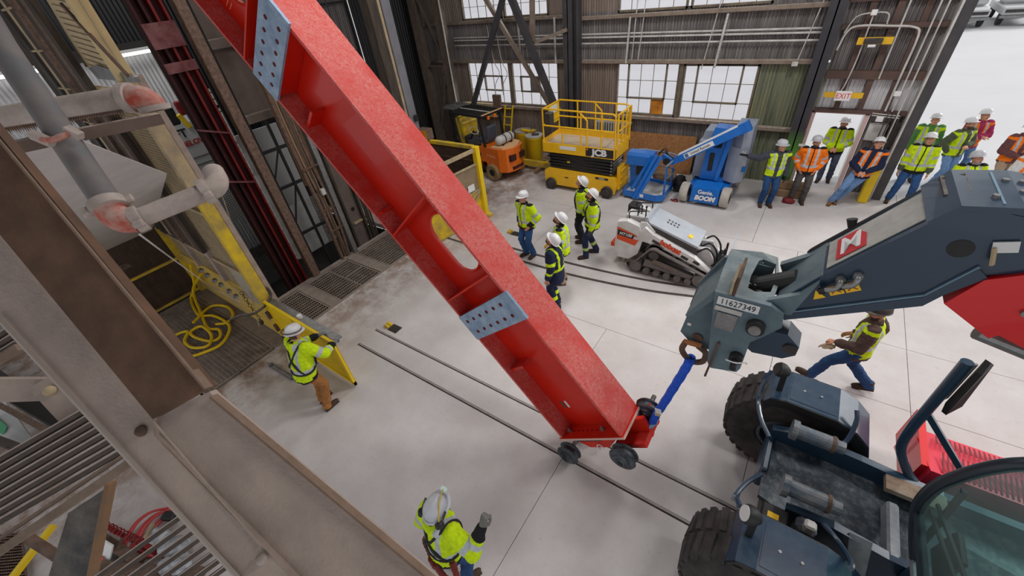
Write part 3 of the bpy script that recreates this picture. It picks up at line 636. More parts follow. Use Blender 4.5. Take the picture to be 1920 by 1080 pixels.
MB().xz([(.79, 4.36), (.86, 4.44), (.9, 4.5), (.8, 4.45)], yf - .3, yf).build('hose_clamp', M_['darksteel'], th)
for p, q in (((.26, 3.43), (.93, 3.86)), ((.93, 3.86), (1.07, 4.13))): MB().bar((p[0], yn - .006, p[1]), (q[0], yn - .006, q[1]), .012, .022, (0, 1, 0)).build('weld_rib', M_['navy_edge'], th)
MB().xz([(.27, 3.36), (.95, 3.78), (1.01, 3.9), (1.13, 4.07), (1.07, 4.12), (.93, 3.85), (.26, 3.42)], yn - .02, yn).build('lower_chamfer', M_['navy'], th)
MB().cyl((.95, yn - .003, 4.22), (.95, yn + .01, 4.22), .06, n=24).build('boss_hole', M_['black'], th)
MB().box((1.11, yn - .01, 4.28), (.1, .012, .07), MX.Rotation(-.3, 3, 'Y')).build('bracket', M_['white'], th); MB().bar((1.07, yn - .02, 4.27), (1.1, yn - .04, 4.17), .03, .012).build('bracket', M_['tan'], th)
for x, z in ((.49, 3.81), (.57, 3.87)):
    MB().tube(smoothpath([(x, yn, z + .03), (x, yn - .05, z + .03), (x - .01, yn - .06, z - .02), (x - .06, yn - .05, z - .06)], 4), .02, 10).cyl((x, yn, z + .03), (x, yn - .03, z + .03), .03, n=6).build('hydraulic_elbow', M_['steel'], th, True)
    MB().cyl((x - .06, yn - .05, z - .06), (x - .09, yn - .045, z - .085), .026, n=8).build('coupler', M_['black'], th)
def sticker(pts, m, nm='sticker'): return MB().poly([(x, yn - .003, z) for x, z in pts], (0, -.002, 0)).build(nm, m, th)
a = MX.Rotation(math.radians(36), 2)
def sp(u, v): q = a @ V((u, v)); return (.46 + q.x, 3.71 + q.y)
s1 = sticker([sp(-.11, -.04), sp(-.03, -.04), sp(-.07, .035)], M_['warn_yellow'], 'warning_triangle')
for u in (0, .095):
    s2 = sticker([sp(u, -.035), sp(u + .085, -.035), sp(u + .085, .045), sp(u, .045)], M_['warn_yellow'], 'warning_sticker')
    f = MB()
    for p, q in ((sp(u + .015, -.02), sp(u + .07, .03)), (sp(u + .07, -.02), sp(u + .015, .03))): f.bar((p[0], yn - .0065, p[1]), (q[0], yn - .0065, q[1]), .006, .002, (0, 1, 0))
    f.build('pictogram', pal('sign_red', (150, 40, 30), .6), s2)
# red outer boom section
MB().xz([(1.03, 3.84), (1.12, 4.06), (1.28, 4.16), (6.0, 3.3), (6.0, 2.75), (1.55, 3.62), (1.34, 3.7), (1.31, 3.66)], yn - .03, yf + .03).build('outer_boom', M_['machine_red'], th)
for x, z, r in ((1.36, 3.9, .02), (1.46, 3.88, .035)): MB().cyl((x, yn - .05, z), (x, yn - .02, z), r, n=14).build('boom_pin', M_['steel'], th)
MB().cyl((1.3, 3.2, 3.6), (5.4, 3.2, 2.6), .05, n=12).build('boom_ram', M_['steel'], th)
# boom head (carriage) with pins and number plate
hd = MB().ring([(-.26, 3.02, 3.52), (-.27, 3.3, 3.56), (-.27, 3.58, 3.6), (-.03, 3.6, 3.62), (.1, 3.6, 3.6), (.16, 3.3, 3.56), (.15, 3.02, 3.52), (-.05, 3.02, 3.52)],
               [(-.04, 3.14, 3.54), (-.05, 3.3, 3.56), (-.03, 3.5, 3.59), (.0, 3.53, 3.595), (.1, 3.5, 3.59), (.13, 3.3, 3.56), (.12, 3.16, 3.54), (.02, 3.12, 3.535)], (0, 0, -.035))
head = hd.build('carriage', M_['navy_worn'], th)
MB().xz([(-.26, 3.53), (.15, 3.53), (.25, 3.47), (.27, 3.35), (.2, 3.24), (.1, 3.1), (.1, 2.76), (.08, 2.7), (-.13, 2.64), (-.17, 2.7)], 2.99, 3.03).build('front_plate', M_['navy_worn'], head)
MB().xz([(-.28, 3.5), (.1, 3.5), (.1, 3.0), (-.1, 2.7), (-.2, 2.6), (-.35, 2.58), (-.5, 2.72), (-.45, 3.1)], 3.26, 3.31).build('cheek_plate', M_['navy_worn'], head)
MB().xz([(-.3, 3.55), (.1, 3.55), (.1, 3.1), (-.25, 2.7), (-.5, 2.9), (-.46, 3.2)], 3.5, 3.54).build('cheek_plate', M_['navy_worn'], head)
MB().xz([(-.26, 3.53), (-.45, 3.16), (-.43, 3.14), (-.2, 3.5)], 3.02, 3.54).build('left_web', M_['navy_worn'], head)
MB().cyl((-.33, 3.24, 2.72), (-.33, 3.262, 2.72), .05, n=18).build('lug_hole', M_['rust'], head)
MB().box((-.43, 3.25, 2.86), (.035, .01, .03)).build('sticker', M_['white'], head)
MB().xz([(.05, 3.1), (.35, 3.12), (.46, 3.02), (.46, 2.92), (.38, 2.84), (.15, 2.8), (.0, 2.9)], 3.2, 3.4).build('tilt_link', M_['navy'], head)
MB().cyl((.4, 3.18, 2.98), (.4, 3.22, 2.98), .05, n=16).build('link_pin', M_['darksteel'], head)
MB().cyl((.1, 2.93, 3.3), (.1, 3.3, 3.3), .07, n=20).build('pin_boss', M_['black'], head)
MB().cyl((.1, 2.91, 3.3), (.1, 2.935, 3.3), .045, n=20).build('pin', M_['steel'], head)
MB().cyl((.04, 2.93, 2.9), (.04, 3.25, 2.9), .055, n=18).build('pin_boss', M_['black'], head)
MB().cyl((.04, 2.84, 2.88), (.04, 2.94, 2.88), .028, n=14).build('pin', M_['black'], head)
MB().tube(smoothpath([(-.03, 2.9, 2.9), (.05, 2.87, 2.93), (.12, 2.9, 2.94), (.13, 2.92, 2.91)], 4), .006, 6).build('cotter', M_['white'], head)
MB().ab((-.13, 2.99, 3.54), (-.11, 3.3, 3.72)).build('fin', M_['rust'], head); MB().ab((-.155, 3.0, 3.53), (-.135, 3.28, 3.66)).build('fin', M_['tan'], head)
MB().poly([(-.13, 2.99, 3.0), (-.115, 2.99, 3.0), (-.145, 2.99, 2.53), (-.165, 2.99, 2.53)], (0, -.03, 0)).build('fin', M_['rust'], head)
MB().cyl((.0, 3.33, 3.42), (.28, 3.33, 3.6), .09, n=20).cyl((-.02, 3.33, 3.41), (.03, 3.33, 3.44), .105, n=20).build('tilt_ram', M_['black'], head)
MB().cyl((.05, 3.08, 3.4), (.05, 3.25, 3.42), .055, n=16).build('pin', M_['steel'], head)
MB().xz([(.13, 3.58), (.3, 3.72), (.4, 3.86), (.3, 3.52), (.17, 3.5)], 3.52, 3.58).build('yoke', M_['navy_worn'], head)
MB().xz([(.1, 3.52), (.3, 3.66), (.38, 3.8), (.3, 3.45), (.17, 3.42)], 3.05, 3.096).build('yoke', M_['navy_worn'], head)
npl = MB().poly([(-.225, 2.985, 3.5), (.085, 2.985, 3.5), (.085, 2.985, 3.42), (-.225, 2.985, 3.42)], (0, -.004, 0)).build('number_plate', M_['white'], head)
text('11627349', .078, (-.07, 2.98, 3.458), (1, 0, 0), (0, 0, 1), M_['black'], npl, sx=.85)
MB().poly([(-.23, 2.985, 3.4), (-.02, 2.985, 3.4), (-.02, 2.985, 3.355), (-.23, 2.985, 3.355)], (0, -.004, 0)).build('label', M_['offwhite'], head)
MB().poly([(-.2, 2.985, 3.34), (-.04, 2.985, 3.34), (-.05, 2.985, 3.16), (-.2, 2.985, 3.16)], (0, -.004, 0)).build('data_plate', M_['steel'], head)
# chassis: trough with side plates
MB().xz([(.66, 1.14), (.9, 1.24), (1.5, 1.2), (2.2, 1.12), (5.5, 1.1), (5.5, .55), (.8, .55), (.66, .8)], 3.78, 3.86).build('side_plate', M_['navy'], th)
MB().xz([(.9, 1.16), (1.3, 1.2), (1.75, 1.12), (5.5, 1.1), (5.5, .5), (1.0, .5)], 2.86, 2.94).build('side_plate', M_['navy'], th)
MB().poly([(.68, 3.78, .98), (.68, 3.0, .95), (1.1, 2.94, .85), (5.5, 2.94, .8), (5.5, 3.78, .8)], (0, 0, -.06)).build('trough_floor', pal('trough', (62, 74, 84), .4, .2, rgb2=(150, 150, 148), scale=16, amt=.55, thr=(.45, .75)), th)
MB().ab((.64, 3.3, .62), (.72, 3.85, 1.02), .02).build('front_plate', M_['navy'], th)
MB().ab((1.5, 2.86, .42), (5.5, 3.86, .56)).build('frame', M_['navy'], th)
for x in (.86, 4.4): MB().ab((x - .12, 2.4, .58), (x + .12, 4.15, .82), .02).build('axle', M_['black'], th)
MB().ab((1.72, 3.6, 1.1), (2.2, 3.78, 1.16)).build('step_tray', pal('tray_brown', (120, 92, 62), .8, rgb2=(170, 160, 150), scale=6), th)
MB().ab((1.74, 2.9, .95), (1.84, 3.5, 1.12), .02).build('console', pal('worngrey', (128, 136, 144), .5, rgb2=(176, 178, 178), scale=8), th)
MB().poly([(1.42, 2.9, 1.2), (1.6, 2.9, 1.2), (1.62, 2.55, .9), (1.5, 2.55, .9)], (0, 0, -.02)).build('bent_flap', M_['worngrey'], th)
# tyres
def tyre(x, y0, y1, z, r, rim):
    c = (y0 + y1) / 2; w2 = (y1 - y0) / 2
    o = MB().lathe([(rim, -w2 * .8), (rim + .04, -w2), (r - .16, -w2 * 1.06), (r - .06, -w2 * .98), (r - .015, -w2 * .86), (r - .015, w2 * .86), (r - .06, w2 * .98), (r - .16, w2 * 1.06), (rim + .04, w2), (rim, w2 * .8)], (x, c, z), (0, 1, 0), 40).build('tyre', M_['rubber'], th, True)
    lug = MB()
    for i in range(30):
        a0 = 2 * PI * i / 30
        for sgn in (-1, 1):
            a1 = a0 + (.1 if sgn > 0 else 0)
            p = lambda a_, yy, rr: V((x + rr * math.cos(a_), c + yy, z + rr * math.sin(a_)))
            q = [p(a1, 0.02 * sgn, r - .02), p(a1 + .1, .02 * sgn, r - .02), p(a1 + .16, sgn * w2 * .98, r - .045), p(a1 + .05, sgn * w2 * .98, r - .045)]
            mid = p(a1 + .07, 0, 1) - V((x, c, z)); mid = V((mid.x, 0, mid.z)).normalized()
            lug.poly(q, mid * .035)
    k = lug.build('tread', M_['rubber'], o)
    rm = MB().lathe([(rim + .02, -w2 * .9), (rim - .02, -w2 * .92), (rim - .04, -w2 * .5), (.14, -w2 * .45), (.13, -w2 * .7), (.0, -w2 * .72)], (x, c, z), (0, 1, 0), 32).build('rim', pal('rimgrey', (74, 84, 96), .5), o, True)
tyre(.86, 4.02, 4.56, .72, .72, .3); tyre(.86, 1.95, 2.52, .72, .72, .3)
tyre(4.4, 4.02, 4.56, .72, .72, .3); tyre(4.4, 1.95, 2.52, .72, .72, .3)
def fender(y0, y1, xc=.9):
    R = [(-.42, 1.33), (-.36, 1.43), (-.2, 1.47), (.3, 1.45), (.5, 1.36), (.66, 1.2), (.72, 1.02)]
    o = [V((xc + x, y0, z)) for x, z in R]; b = MB()
    P = [(xc + x, z) for x, z in R] + [(xc + x * .97, z - .05) for x, z in R[::-1]]
    f = b.xz(P, y0, y1).build('fender', M_['navy'], th)
    MB().xz([(xc + x * .98, z - .005) for x, z in R] + [(xc + x * .9, z - .13) for x, z in R[::-1]], y0 - .012, y0).xz([(xc + x * .98, z - .005) for x, z in R] + [(xc + x * .9, z - .13) for x, z in R[::-1]], y1, y1 + .012).build('fender_lip', M_['black'], f)
    MB().xz([(xc + x * .93, z + .006) for x, z in R[2:4]] + [(xc + x * .93, z - .002) for x, z in R[2:4][::-1]], y0 + .05, y1 - .05).build('top_panel', M_['navy'], f)
    for x in (-.05, .12): MB().cyl((xc + x, (y0 + y1) / 2, 1.45), (xc + x, (y0 + y1) / 2, 1.475), .014, n=10).build('bolt', M_['steel'], f)
    return f
fender(4.0, 4.5); fender(1.98, 2.5)
for y, s in ((3.98, 1), (2.58, -1)):
    g = MB().tube(smoothpath([(.62, y - .45 * s, 1.3), (.5, y - .25 * s, 1.32), (.42, y, 1.38), (.42, y + .12 * s, 1.6), (.46, y + .22 * s, 1.66)], 5), .025, 8)
    g.build('guard_rail', M_['navy'], th, True)
    MB().tube(smoothpath([(1.2, y - .25 * s, 1.25), (1.32, y - .1 * s, 1.3), (1.36, y + .1 * s, 1.45), (1.34, y + .2 * s, 1.52)], 5), .025, 8).build('guard_rail', M_['navy'], th, True)
    yy = 4.15 if s > 0 else 2.26
    MB().lathe([(0, -.06), (.05, -.055), (.085, 0), (.09, .05), (.08, .07), (0, .06)], (.56, yy, 1.78), (-.8, -.2, .25), 20).build('work_light', M_['black'], th, True)
    MB().cyl((.5, yy - .015, 1.80), (.485, yy - .02, 1.806), .07, n=18).build('lens', M_['white'] if s < 0 else M_['black'], th)
    MB().bar((.58, yy, 1.75), (.6, yy, 1.44), .06, .04).build('light_post', M_['black'], th)
for y in (3.72, 2.98):
    MB().cyl((.86, y, 1.36), (1.22, y + .02, 1.34), .085, n=18).cyl((.8, y, 1.36), (.86, y, 1.36), .115, n=18).cyl((1.22, y + .02, 1.34), (1.3, y + .02, 1.34), .07, n=12).build('lock_cylinder', pal('cylgrey', (84, 98, 112), .4, .2, rgb2=(150, 146, 140), scale=9), th)
    MB().cyl((1.18, y + .02, 1.34), (1.21, y + .02, 1.34), .095, n=18).build('cylinder_ring', M_['rust'], th)
MB().ab((1.0, 2.7, .95), (1.18, 2.86, 1.2), .04).build('valve_block', M_['cylgrey'], th)
MB().ab((1.05, 2.7, 1.15), (1.15, 2.8, 1.28), .02).build('fitting', M_['offwhite'], th)
for k in range(4): MB().tube(smoothpath([(1.1 + .06 * k, 2.72, 1.1), (1.2 + .05 * k, 2.66 - .03 * k, .9), (1.35, 2.6 - .04 * k, .75), (1.6, 2.7, .65)], 4), .018, 6).build('hose', M_['black'], th, True)
MB().ab((.7, 2.62, 1.0), (.95, 2.86, 1.14), .02).build('junction_cover', M_['black'], th); MB().ab((.76, 2.7, 1.14), (.86, 2.76, 1.145)).build('sticker', M_['warn_yellow'], th)
# mirror mast
MB().tube(smoothpath([(1.98, 3.86, 1.1), (1.88, 3.88, 1.2), (1.72, 3.9, 1.5), (1.68, 3.9, 1.85), (1.675, 3.9, 2.12), (1.665, 3.9, 2.8)], 4), .045, 10).build('mirror_mast', M_['navy'], th, True)
MB().bar((1.68, 3.9, 2.1), (2.22, 3.9, 1.44), .05, .05).build('mast_brace', M_['navy'], th)
mr = MB().poly([(1.75, 3.92, 2.86), (1.8, 3.98, 2.8), (1.84, 3.98, 2.25), (1.76, 3.9, 2.16), (1.73, 3.88, 2.3), (1.735, 3.86, 2.75)], (.03, -.03, 0)).build('mirror', M_['black'], th)
MB().tube([(1.665, 3.9, 2.78), (1.72, 3.9, 2.8), (1.72, 3.9, 2.35), (1.67, 3.9, 2.2)], .012, 6).build('mirror_arm', M_['steel'], th)
# perforated red engine hood
hood = MB().poly([(2.1, 4.05, 1.15), (2.02, 4.45, 1.12), (2.06, 4.75, .98), (2.12, 4.95, .75), (5.4, 4.95, .75), (5.4, 4.75, .98), (5.4, 4.45, 1.12), (5.4, 4.05, 1.15)], (0, 0, -.45)).build('engine_hood', pal('hoodred', (216, 40, 66), .4), th)
for row in range(3):
    b = MB()
    for i in range(80):
        x = 2.2 + i * .04
        y0_, y1_, z0_, z1_ = ((4.08, 4.38, 1.153, 1.131), (4.5, 4.68, 1.105, 1.03), (4.8, 4.92, .925, .79))[row]
        b.bar((x, y0_, z0_), (x + .03, y1_, z1_), .014, .006)
    o = b.build('perforation', pal('perf', (120, 24, 40), .7), hood); o['kind'] = 'stuff'
MB().ab((2.03, 4.1, .6), (2.1, 4.9, 1.14)).build('hood_end', M_['machine_red'], th)
# cab: curved canopy frame, tinted glass, seat, levers
M_['cabglass'] = glass_mat('cabglass', (196, 226, 224), .88, .02)
CP = [(1.84, 1.36), (1.7, 1.72), (1.6, 2.02), (1.565, 2.22), (1.57, 2.44), (1.63, 2.66), (1.7, 2.82), (1.78, 2.93), (1.9, 3.02), (2.2, 3.14), (2.6, 3.2), (3.3, 3.2)]
CPp = smoothpath([(x, 0, z) for x, z in CP], 3)
for y in (2.84, 1.9): MB().tube([(p.x, y, p.z) for p in CPp], .045, 10).build('cab_frame', pal('cabframe', (34, 44, 54), .35), th, True)
MB().bar((1.6, 1.9, 2.03), (1.6, 2.84, 2.03), .05, .05).build('cab_frame', M_['cabframe'], th)
MB().bar((1.84, 1.9, 1.36), (1.84, 2.84, 1.36), .06, .06).build('cab_frame', M_['worngrey'], th)
MB().bar((1.72, 2.72, 1.7), (1.62, 2.72, 2.6), .035, .03).build('window_bar', M_['black'], th)
gl = MB(); rows_ = [[gl.bm.verts.new((p.x, y, p.z)) for y in (1.95, 2.8)] for p in CPp]
for a_, b_ in zip(rows_, rows_[1:]): gl.bm.faces.new((a_[0], a_[1], b_[1], b_[0]))
gl.build('windscreen', M_['cabglass'], th)
side = [(p.x, p.z) for p in CPp] + [(3.3, 1.4)]
for y in (2.835, 1.905):
    sg_ = MB(); sg_.bm.faces.new([sg_.bm.verts.new((x, y, z)) for x, z in side]); sg_.build('side_glass', M_['cabglass'], th)
MB().ab((1.9, 1.9, .9), (3.3, 2.84, 1.0)).ab((3.2, 1.9, 1.0), (3.3, 2.84, 3.2)).build('cab_tub', M_['cabframe'], th)
MB().ab((1.86, 1.9, .9), (1.92, 2.84, 1.36)).build('cab_front', M_['navy'], th)
MB().box((2.72, 2.35, 1.5), (.5, .5, .14), None, .04).box((2.98, 2.35, 1.85), (.14, .48, .62), MX.Rotation(.15, 3, 'Y'), .04).build('seat', pal('seatteal', (150, 176, 172), .7), th)
MB().box((2.1, 2.32, 1.75), (.1, .34, .3), MX.Rotation(-.35, 3, 'Y'), .03).build('instrument_panel', M_['black'], th)
MB().box((2.22, 2.4, 1.95), (.02, .32, .26), MX.Rotation(-.6, 3, 'Y'), .004).build('display_card', pal('palegreen', (206, 226, 218), .5), th)
MB().lathe([(.16, 0), (.175, .012), (.16, .024)], (2.3, 2.3, 1.98), (-.5, 0, .85), 24).build('steering_wheel', M_['black'], th)
for y in (2.6, 2.1): MB().cyl((2.6, y, 1.5), (2.55, y, 1.78), .012, n=8).ball((2.55, y, 1.8), .03).build('lever', M_['yellow'], th)
for k in (0, .1): MB().bar((1.66, 2.0, 2.36 + k), (1.6, 2.75, 2.2 + k), .02, .025).build('wiper', M_['black'], th)
MB().ab((1.68, 2.35, 1.95), (1.74, 2.6, 2.3), .02).build('wiper_motor', M_['black'], th)
# ================================================================== shaft headframe at the left
pal('redguide', (140, 22, 22), .6, rgb2=(84, 14, 16), scale=4, amt=.8)
pal('darkred', (66, 20, 22), .8, rgb2=(40, 16, 18), scale=4)
pal('plum', (104, 42, 46), .5, rgb2=(150, 96, 98), scale=7, amt=.7)
pal('timber', (84, 72, 62), .9, rgb2=(52, 46, 42), scale=5, amt=.9, stretch=(3, 3, .4), bump=.3)
pal('rustpost', (122, 98, 84), .9, rgb2=(84, 66, 56), scale=14, amt=.9, bump=.4, bscale=60)
pal('skipgrey', (116, 102, 94), .9, rgb2=(92, 80, 74), scale=3, dust=(170, 158, 148), dust_amt=.8)
pal('mesh_tan', (196, 176, 140), .85, rgb2=(166, 146, 120), scale=3)
hf = thing('shaft_guide', (-10.2, 3.6, 0), 'tall dark red skip guide with bright red edges and plum coloured plates', 'guide')
MB().ab((-10.4, 3.3, -2), (-10.34, 3.85, 8)).build('guide_web', M_['darkred'], hf)
for y, m in ((3.32, 'darkred'), (3.48, 'darkred'), (3.62, 'redguide'), (3.8, 'redguide')): MB().ab((-10.34, y - .022, -2), (-10.18, y + .022, 8)).build('guide_rail', M_[m], hf)
for z0, z1 in ((5.35, 5.75), (4.95, 5.12), (6.2, 6.5)): MB().ab((-10.18, 3.3, z0), (-10.14, 3.84, z1)).build('splice_plate', M_['plum'], hf)
for z in (3.85, 2.75): MB().bar((-10.12, 3.25, z + .1), (-10.12, 3.78, z - .12), .03, .12, (1, 0, 0)).build('cross_bar', M_['plum'], hf)
def post(nm, x0, x1, y0, y1, z0, z1, m, label, cat='post', grp=None):
    o = MB().ab((x0, y0, z0), (x1, y1, z1), .01).build(nm, M_[m]); return tag(o, label, cat, grp)
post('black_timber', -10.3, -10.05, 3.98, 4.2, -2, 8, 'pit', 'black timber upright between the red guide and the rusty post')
rp = thing('rusty_post', (-9.7, 3.95, 0), 'speckled rusty steel post rising from the shaft edge beside the red guide', 'post')
MB().ab((-9.78, 3.78, -.2), (-9.62, 3.98, 8), .01).build('shaft', M_['rustpost'], rp)
b = MB()
for k in range(34):
    z = .6 + k * .12; b.ab((-9.9, 3.71, z), (-9.88, 3.735, z + (.1 if k % 3 else .06)))
b.build('light_slits', M_['offwhite'], rp)['kind'] = 'stuff'  # off-white dashes stand in for light coming through the lattice behind
sk = thing('shaft_skip', (-10.5, 4.8, 3.2), 'dusty grey skip body hanging in the headframe between two ledges', 'skip')
MB().ab((-10.9, 4.3, 3.9), (-10.4, 5.6, 7)).build('body', M_['skipgrey'], sk)
for z in (3.85, 5.3): MB().ab((-10.95, 4.25, z - .12), (-10.25, 5.65, z + .06), .01).build('ledge', M_['skipgrey'], sk)
cg = thing('shaft_cage', (-11, 4.9, 0), 'black lattice cage frame with diagonal braces in the dark shaft', 'frame')
for y in (4.35, 5.0, 5.6): MB().bar((-11, y, -2), (-11, y, 4), .06).build('cage_post', M_['black'], cg)
for z in (.6, 1.95, 2.9): MB().bar((-11, 4.3, z), (-11, 5.7, z - .02), .07).build('cage_rail', M_['black'], cg)
for z0, z1 in ((.6, 1.9), (1.95, 2.9)): MB().bar((-11, 4.4, z0), (-11, 5.0, z1), .035).build('cage_brace', M_['black'], cg)
def meshgrid(b, o, u, v, nu, nv, r=.006):
    o, u, v = V(o), V(u), V(v)
    for i in range(nu + 1): b.bar(o + u * (i / nu), o + u * (i / nu) + v, r, r)
    for j in range(nv + 1): b.bar(o + v * (j / nv), o + v * (j / nv) + u, r, r)
    return b
m_ = meshgrid(MB(), (-11.3, 4.3, -.2), (0, 1.4, 0), (0, 0, 1.5), 28, 30, .01).build('cage_mesh', M_['offwhite'], cg); m_['kind'] = 'stuff'
m_ = meshgrid(MB(), (-12.2, 2.2, -.6), (0, 2.0, 0), (0, 0, 3.2), 36, 56, .008).build('far_mesh', M_['darksteel'], cg); m_['kind'] = 'stuff'
MB().ab((-12.7, 4.1, -.9), (-12.65, 6.0, 3.1)).build('lit_backing', M_['whitesheet'], cg)  # added pale sheet; its white stands in for a lit area beyond
# bundle of pipes, cables and planks
bn = thing('pipe_bundle', (-9.65, 4.85, 0), 'bundle of brown pipes and cables strapped to a grey post at the shaft edge', 'pipes')
for i, (y, r, m) in enumerate(((4.72, .05, 'rustpost'), (4.8, .025, 'wood'), (4.86, .03, 'rust'), (4.92, .02, 'wood'), (4.98, .035, 'rustpost'), (5.04, .022, 'rust'), (4.9, .03, 'timber'))):
    MB().tube(smoothpath([(-9.66 - .05 * (i % 2), y + .06 * math.sin(i), -.2), (-9.62, y + .05 * math.sin(2 * i), 1.4), (-9.66, y - .04, 3.4), (-9.66, y, 8)], 4), r, 8).build('riser', M_[m], bn, True)
MB().ab((-9.72, 5.08, -.1), (-9.56, 5.2, 8)).build('post', M_['steel'], bn); MB().ab((-9.78, 4.66, 2.2), (-9.72, 5.1, 8)).build('plank', M_['wood'], bn)
MB().ab((-9.6, 4.86, 1.9), (-9.52, 4.96, 2.05)).build('switch_box', M_['offwhite'], bn)
for z in (.9, 1.5, 2.6): MB().ab((-9.7, 4.66, z), (-9.57, 5.1, z + .03)).build('strap', M_['rust'], bn)
dk = thing('channel_column', (-10.5, 6.1, 0), 'dark grey channel column with round hole deep in the shaft', 'column')
MB().ab((-10.6, 5.75, -2), (-10.5, 6.25, 8)).build('web', M_['skipgrey'], dk); MB().ab((-10.5, 5.72, -2), (-10.38, 5.78, 8)).build('flange', M_['timber'], dk); MB().ab((-10.5, 6.22, -2), (-10.38, 6.28, 8)).build('flange', M_['timber'], dk)
MB().cyl((-10.51, 6.05, .75), (-10.49, 6.05, .75), .06, n=16).build('round_hole', M_['pit'], dk); MB().ab((-10.5, 5.9, .3), (-10.45, 6.4, .36)).build('cable_clip', M_['tan'], dk)
for y in (6.35, 6.42, 6.5): MB().cyl((-10.4, y, -2), (-10.4, y, 8), .03, n=8).build('riser', M_['timber'], dk)
for i, y in enumerate((5.55, 5.9, 6.45, 6.9, 7.4)):
    tag(MB().cyl((-10.6, y, -1), (-10.9, y + .3, 9), .018, n=6).build('hoist_rope', M_['darksteel']), 'steel hoist rope in the dark behind the girder, %s from the grey post' % ('first', 'second', 'third', 'fourth', 'fifth')[i], 'rope', 'hoist ropes in the shaft')
post('shaft_gloom', -13.3, -13.2, 5.9, 8.0, -.15, 8, 'pit', 'black sheet added for the darkness at the rear of the shaft behind the ropes', 'sheet')  # black sheet added to stand in for the dark rear of the shaft
post('brown_upright', -9.8, -9.5, 7.8, 8.1, 0, 8, 'timber', 'dark brown timber upright left of the grey steel column')
gc = thing('grey_column', (-9.6, 8.3, 0), 'grey galvanised steel column with cream edge behind the girder', 'column')
MB().ab((-9.75, 8.22, 0), (-9.5, 8.5, 8), .01).build('shaft', pal('greysteel', (136, 136, 142), .5, .3, rgb2=(112, 112, 118), scale=2), gc); MB().ab((-9.76, 8.12, 0), (-9.55, 8.21, 8)).build('edge_board', M_['tan'], gc)
MB().box((-9.45, 8.4, 2.75), (.06, .14, .18), None, .02).build('latch', M_['black'], gc)
# lit wall and sign behind the shaft
wb = room('wall_far', (-15, 2, 0))
for i in range(8): corr('corrugated_sheet', -2.5 + i, -1.5 + i + .02, -.9, 5.2, -15 - .004 * (i % 2), M_['sheet_light'], wb, .1, .02, 'y')
for i in range(4): corr('corrugated_sheet', -2.5 + 2 * i, -.5 + 2 * i, 5.35, 9, -15, M_['sheet_black'], wb, .1, .02, 'y')
for i in range(2): corr('corrugated_sheet', 5.5 + 2 * i, 7.5 + 2 * i, -.9, 9, -15.02, M_['sheet_black'], wb, .1, .02, 'y')  # black sheets, coloured for the darkness behind the shaft
MB().ab((-15, -2.5, 5.15), (-14.9, 5.5, 5.4)).build('eave_beam', M_['dim'], wb)
tubeglow = bpy.data.materials.new('tube_glow'); tubeglow.use_nodes = True; tubeglow.node_tree.nodes['Principled BSDF'].inputs['Emission Color'].default_value = (1, .98, .95, 1); tubeglow.node_tree.nodes['Principled BSDF'].inputs['Emission Strength'].default_value = 2.5
for y0, y1, lb in ((1.2, 2.6, 'fluorescent tube light on the far wall left of the brown channels'), (3.3, 4.85, 'fluorescent tube light on the far wall beside the red guide')):
    t = thing('tube_light', (-14.85, y0, 5.15), lb, 'lamp'); MB().ab((-14.88, y0, 5.2), (-14.78, y1, 5.26)).build('housing', M_['white'], t); MB().cyl((-14.82, y0 + .03, 5.16), (-14.82, y1 - .03, 5.16), .035, n=10).build('tube', tubeglow, t)
sg = thing('notice_board', (-14, 4.3, 1.8), 'white notice board with dark and red lettering behind the red guide', 'sign')
MB().ab((-14.04, 3.6, .6), (-14, 5.3, 3.5)).build('board', M_['whitesheet'], sg)
for y in (3.8, 5.1): MB().ab((-14.1, y, -.9), (-14.04, y + .06, 3.4)).build('post', M_['darksteel'], sg)
text('FT', .3, (-13.99, 4.05, 3.27), (0, 1, 0), (0, 0, 1), M_['black'], sg, bold=.008); text('BELOW', .19, (-13.99, 4.25, 3.0), (0, 1, 0), (0, 0, 1), pal('red_text', (176, 44, 44), .6), sg, bold=.006)
MB().cyl((-13.99, 4.55, 3.32), (-13.985, 4.55, 3.32), .13, n=20).build('emblem', pal('blue_text', (70, 104, 140), .6), sg)
for k in range(5): MB().ab((-13.995, 3.9 + .03 * k, 2.6 - .2 * k), (-13.99, 4.9, 2.63 - .2 * k)).build('text_line', M_['steel'], sg)
pal('blue_text2', (80, 100, 130), .6)
tr = thing('hanging_tools', (-14.1, 4.4, 3.6), 'red and black gear hanging above the white notice board', 'tools')
MB().box((-14.05, 4.1, 3.75), (.1, .25, .5), None, .03).build('black_bag', M_['black'], tr); MB().box((-14.05, 4.45, 3.85), (.1, .3, .35), None, .03).build('red_bag', M_['redguide'], tr)
MB().box((-14.0, 4.3, 3.55), (.08, .12, .4), MX.Rotation(.3, 3, 'X'), .02).build('yellow_tool', M_['yellow'], tr)
# cage wall: tall post, mesh panels, brown channels
cw = thing('guard_fence', (-8.1, 2.1, 0), 'tall guard fence with tan and yellow post, mesh panels and dusty kick plate', 'fence')
MB().ab((-8.17, 2.0, 0), (-8.03, 2.2, 3.35), .008).build('post', M_['yellow_dirty'], cw); MB().ab((-8.17, 2.0, 3.35), (-8.03, 2.2, 5.2), .008).build('post_upper', M_['tan'], cw)
MB().ab((-8.2, 2.22, .9), (-8.1, 2.32, 5.2), .008).build('guide_angle', M_['dustgrey'], cw)
MB().ab((-12.2, 2.06, .02), (-8.17, 2.1, 1.15)).build('kick_plate', pal('kick', (224, 184, 40), .7, rgb2=(176, 158, 130), scale=1.3, amt=.9), cw)
MB().ab((-8.9, 2.04, .9), (-8.17, 2.07, 1.7)).build('scuffed_plate', pal('scuff', (150, 150, 152), .7, rgb2=(178, 160, 128), scale=5, amt=.9), cw)
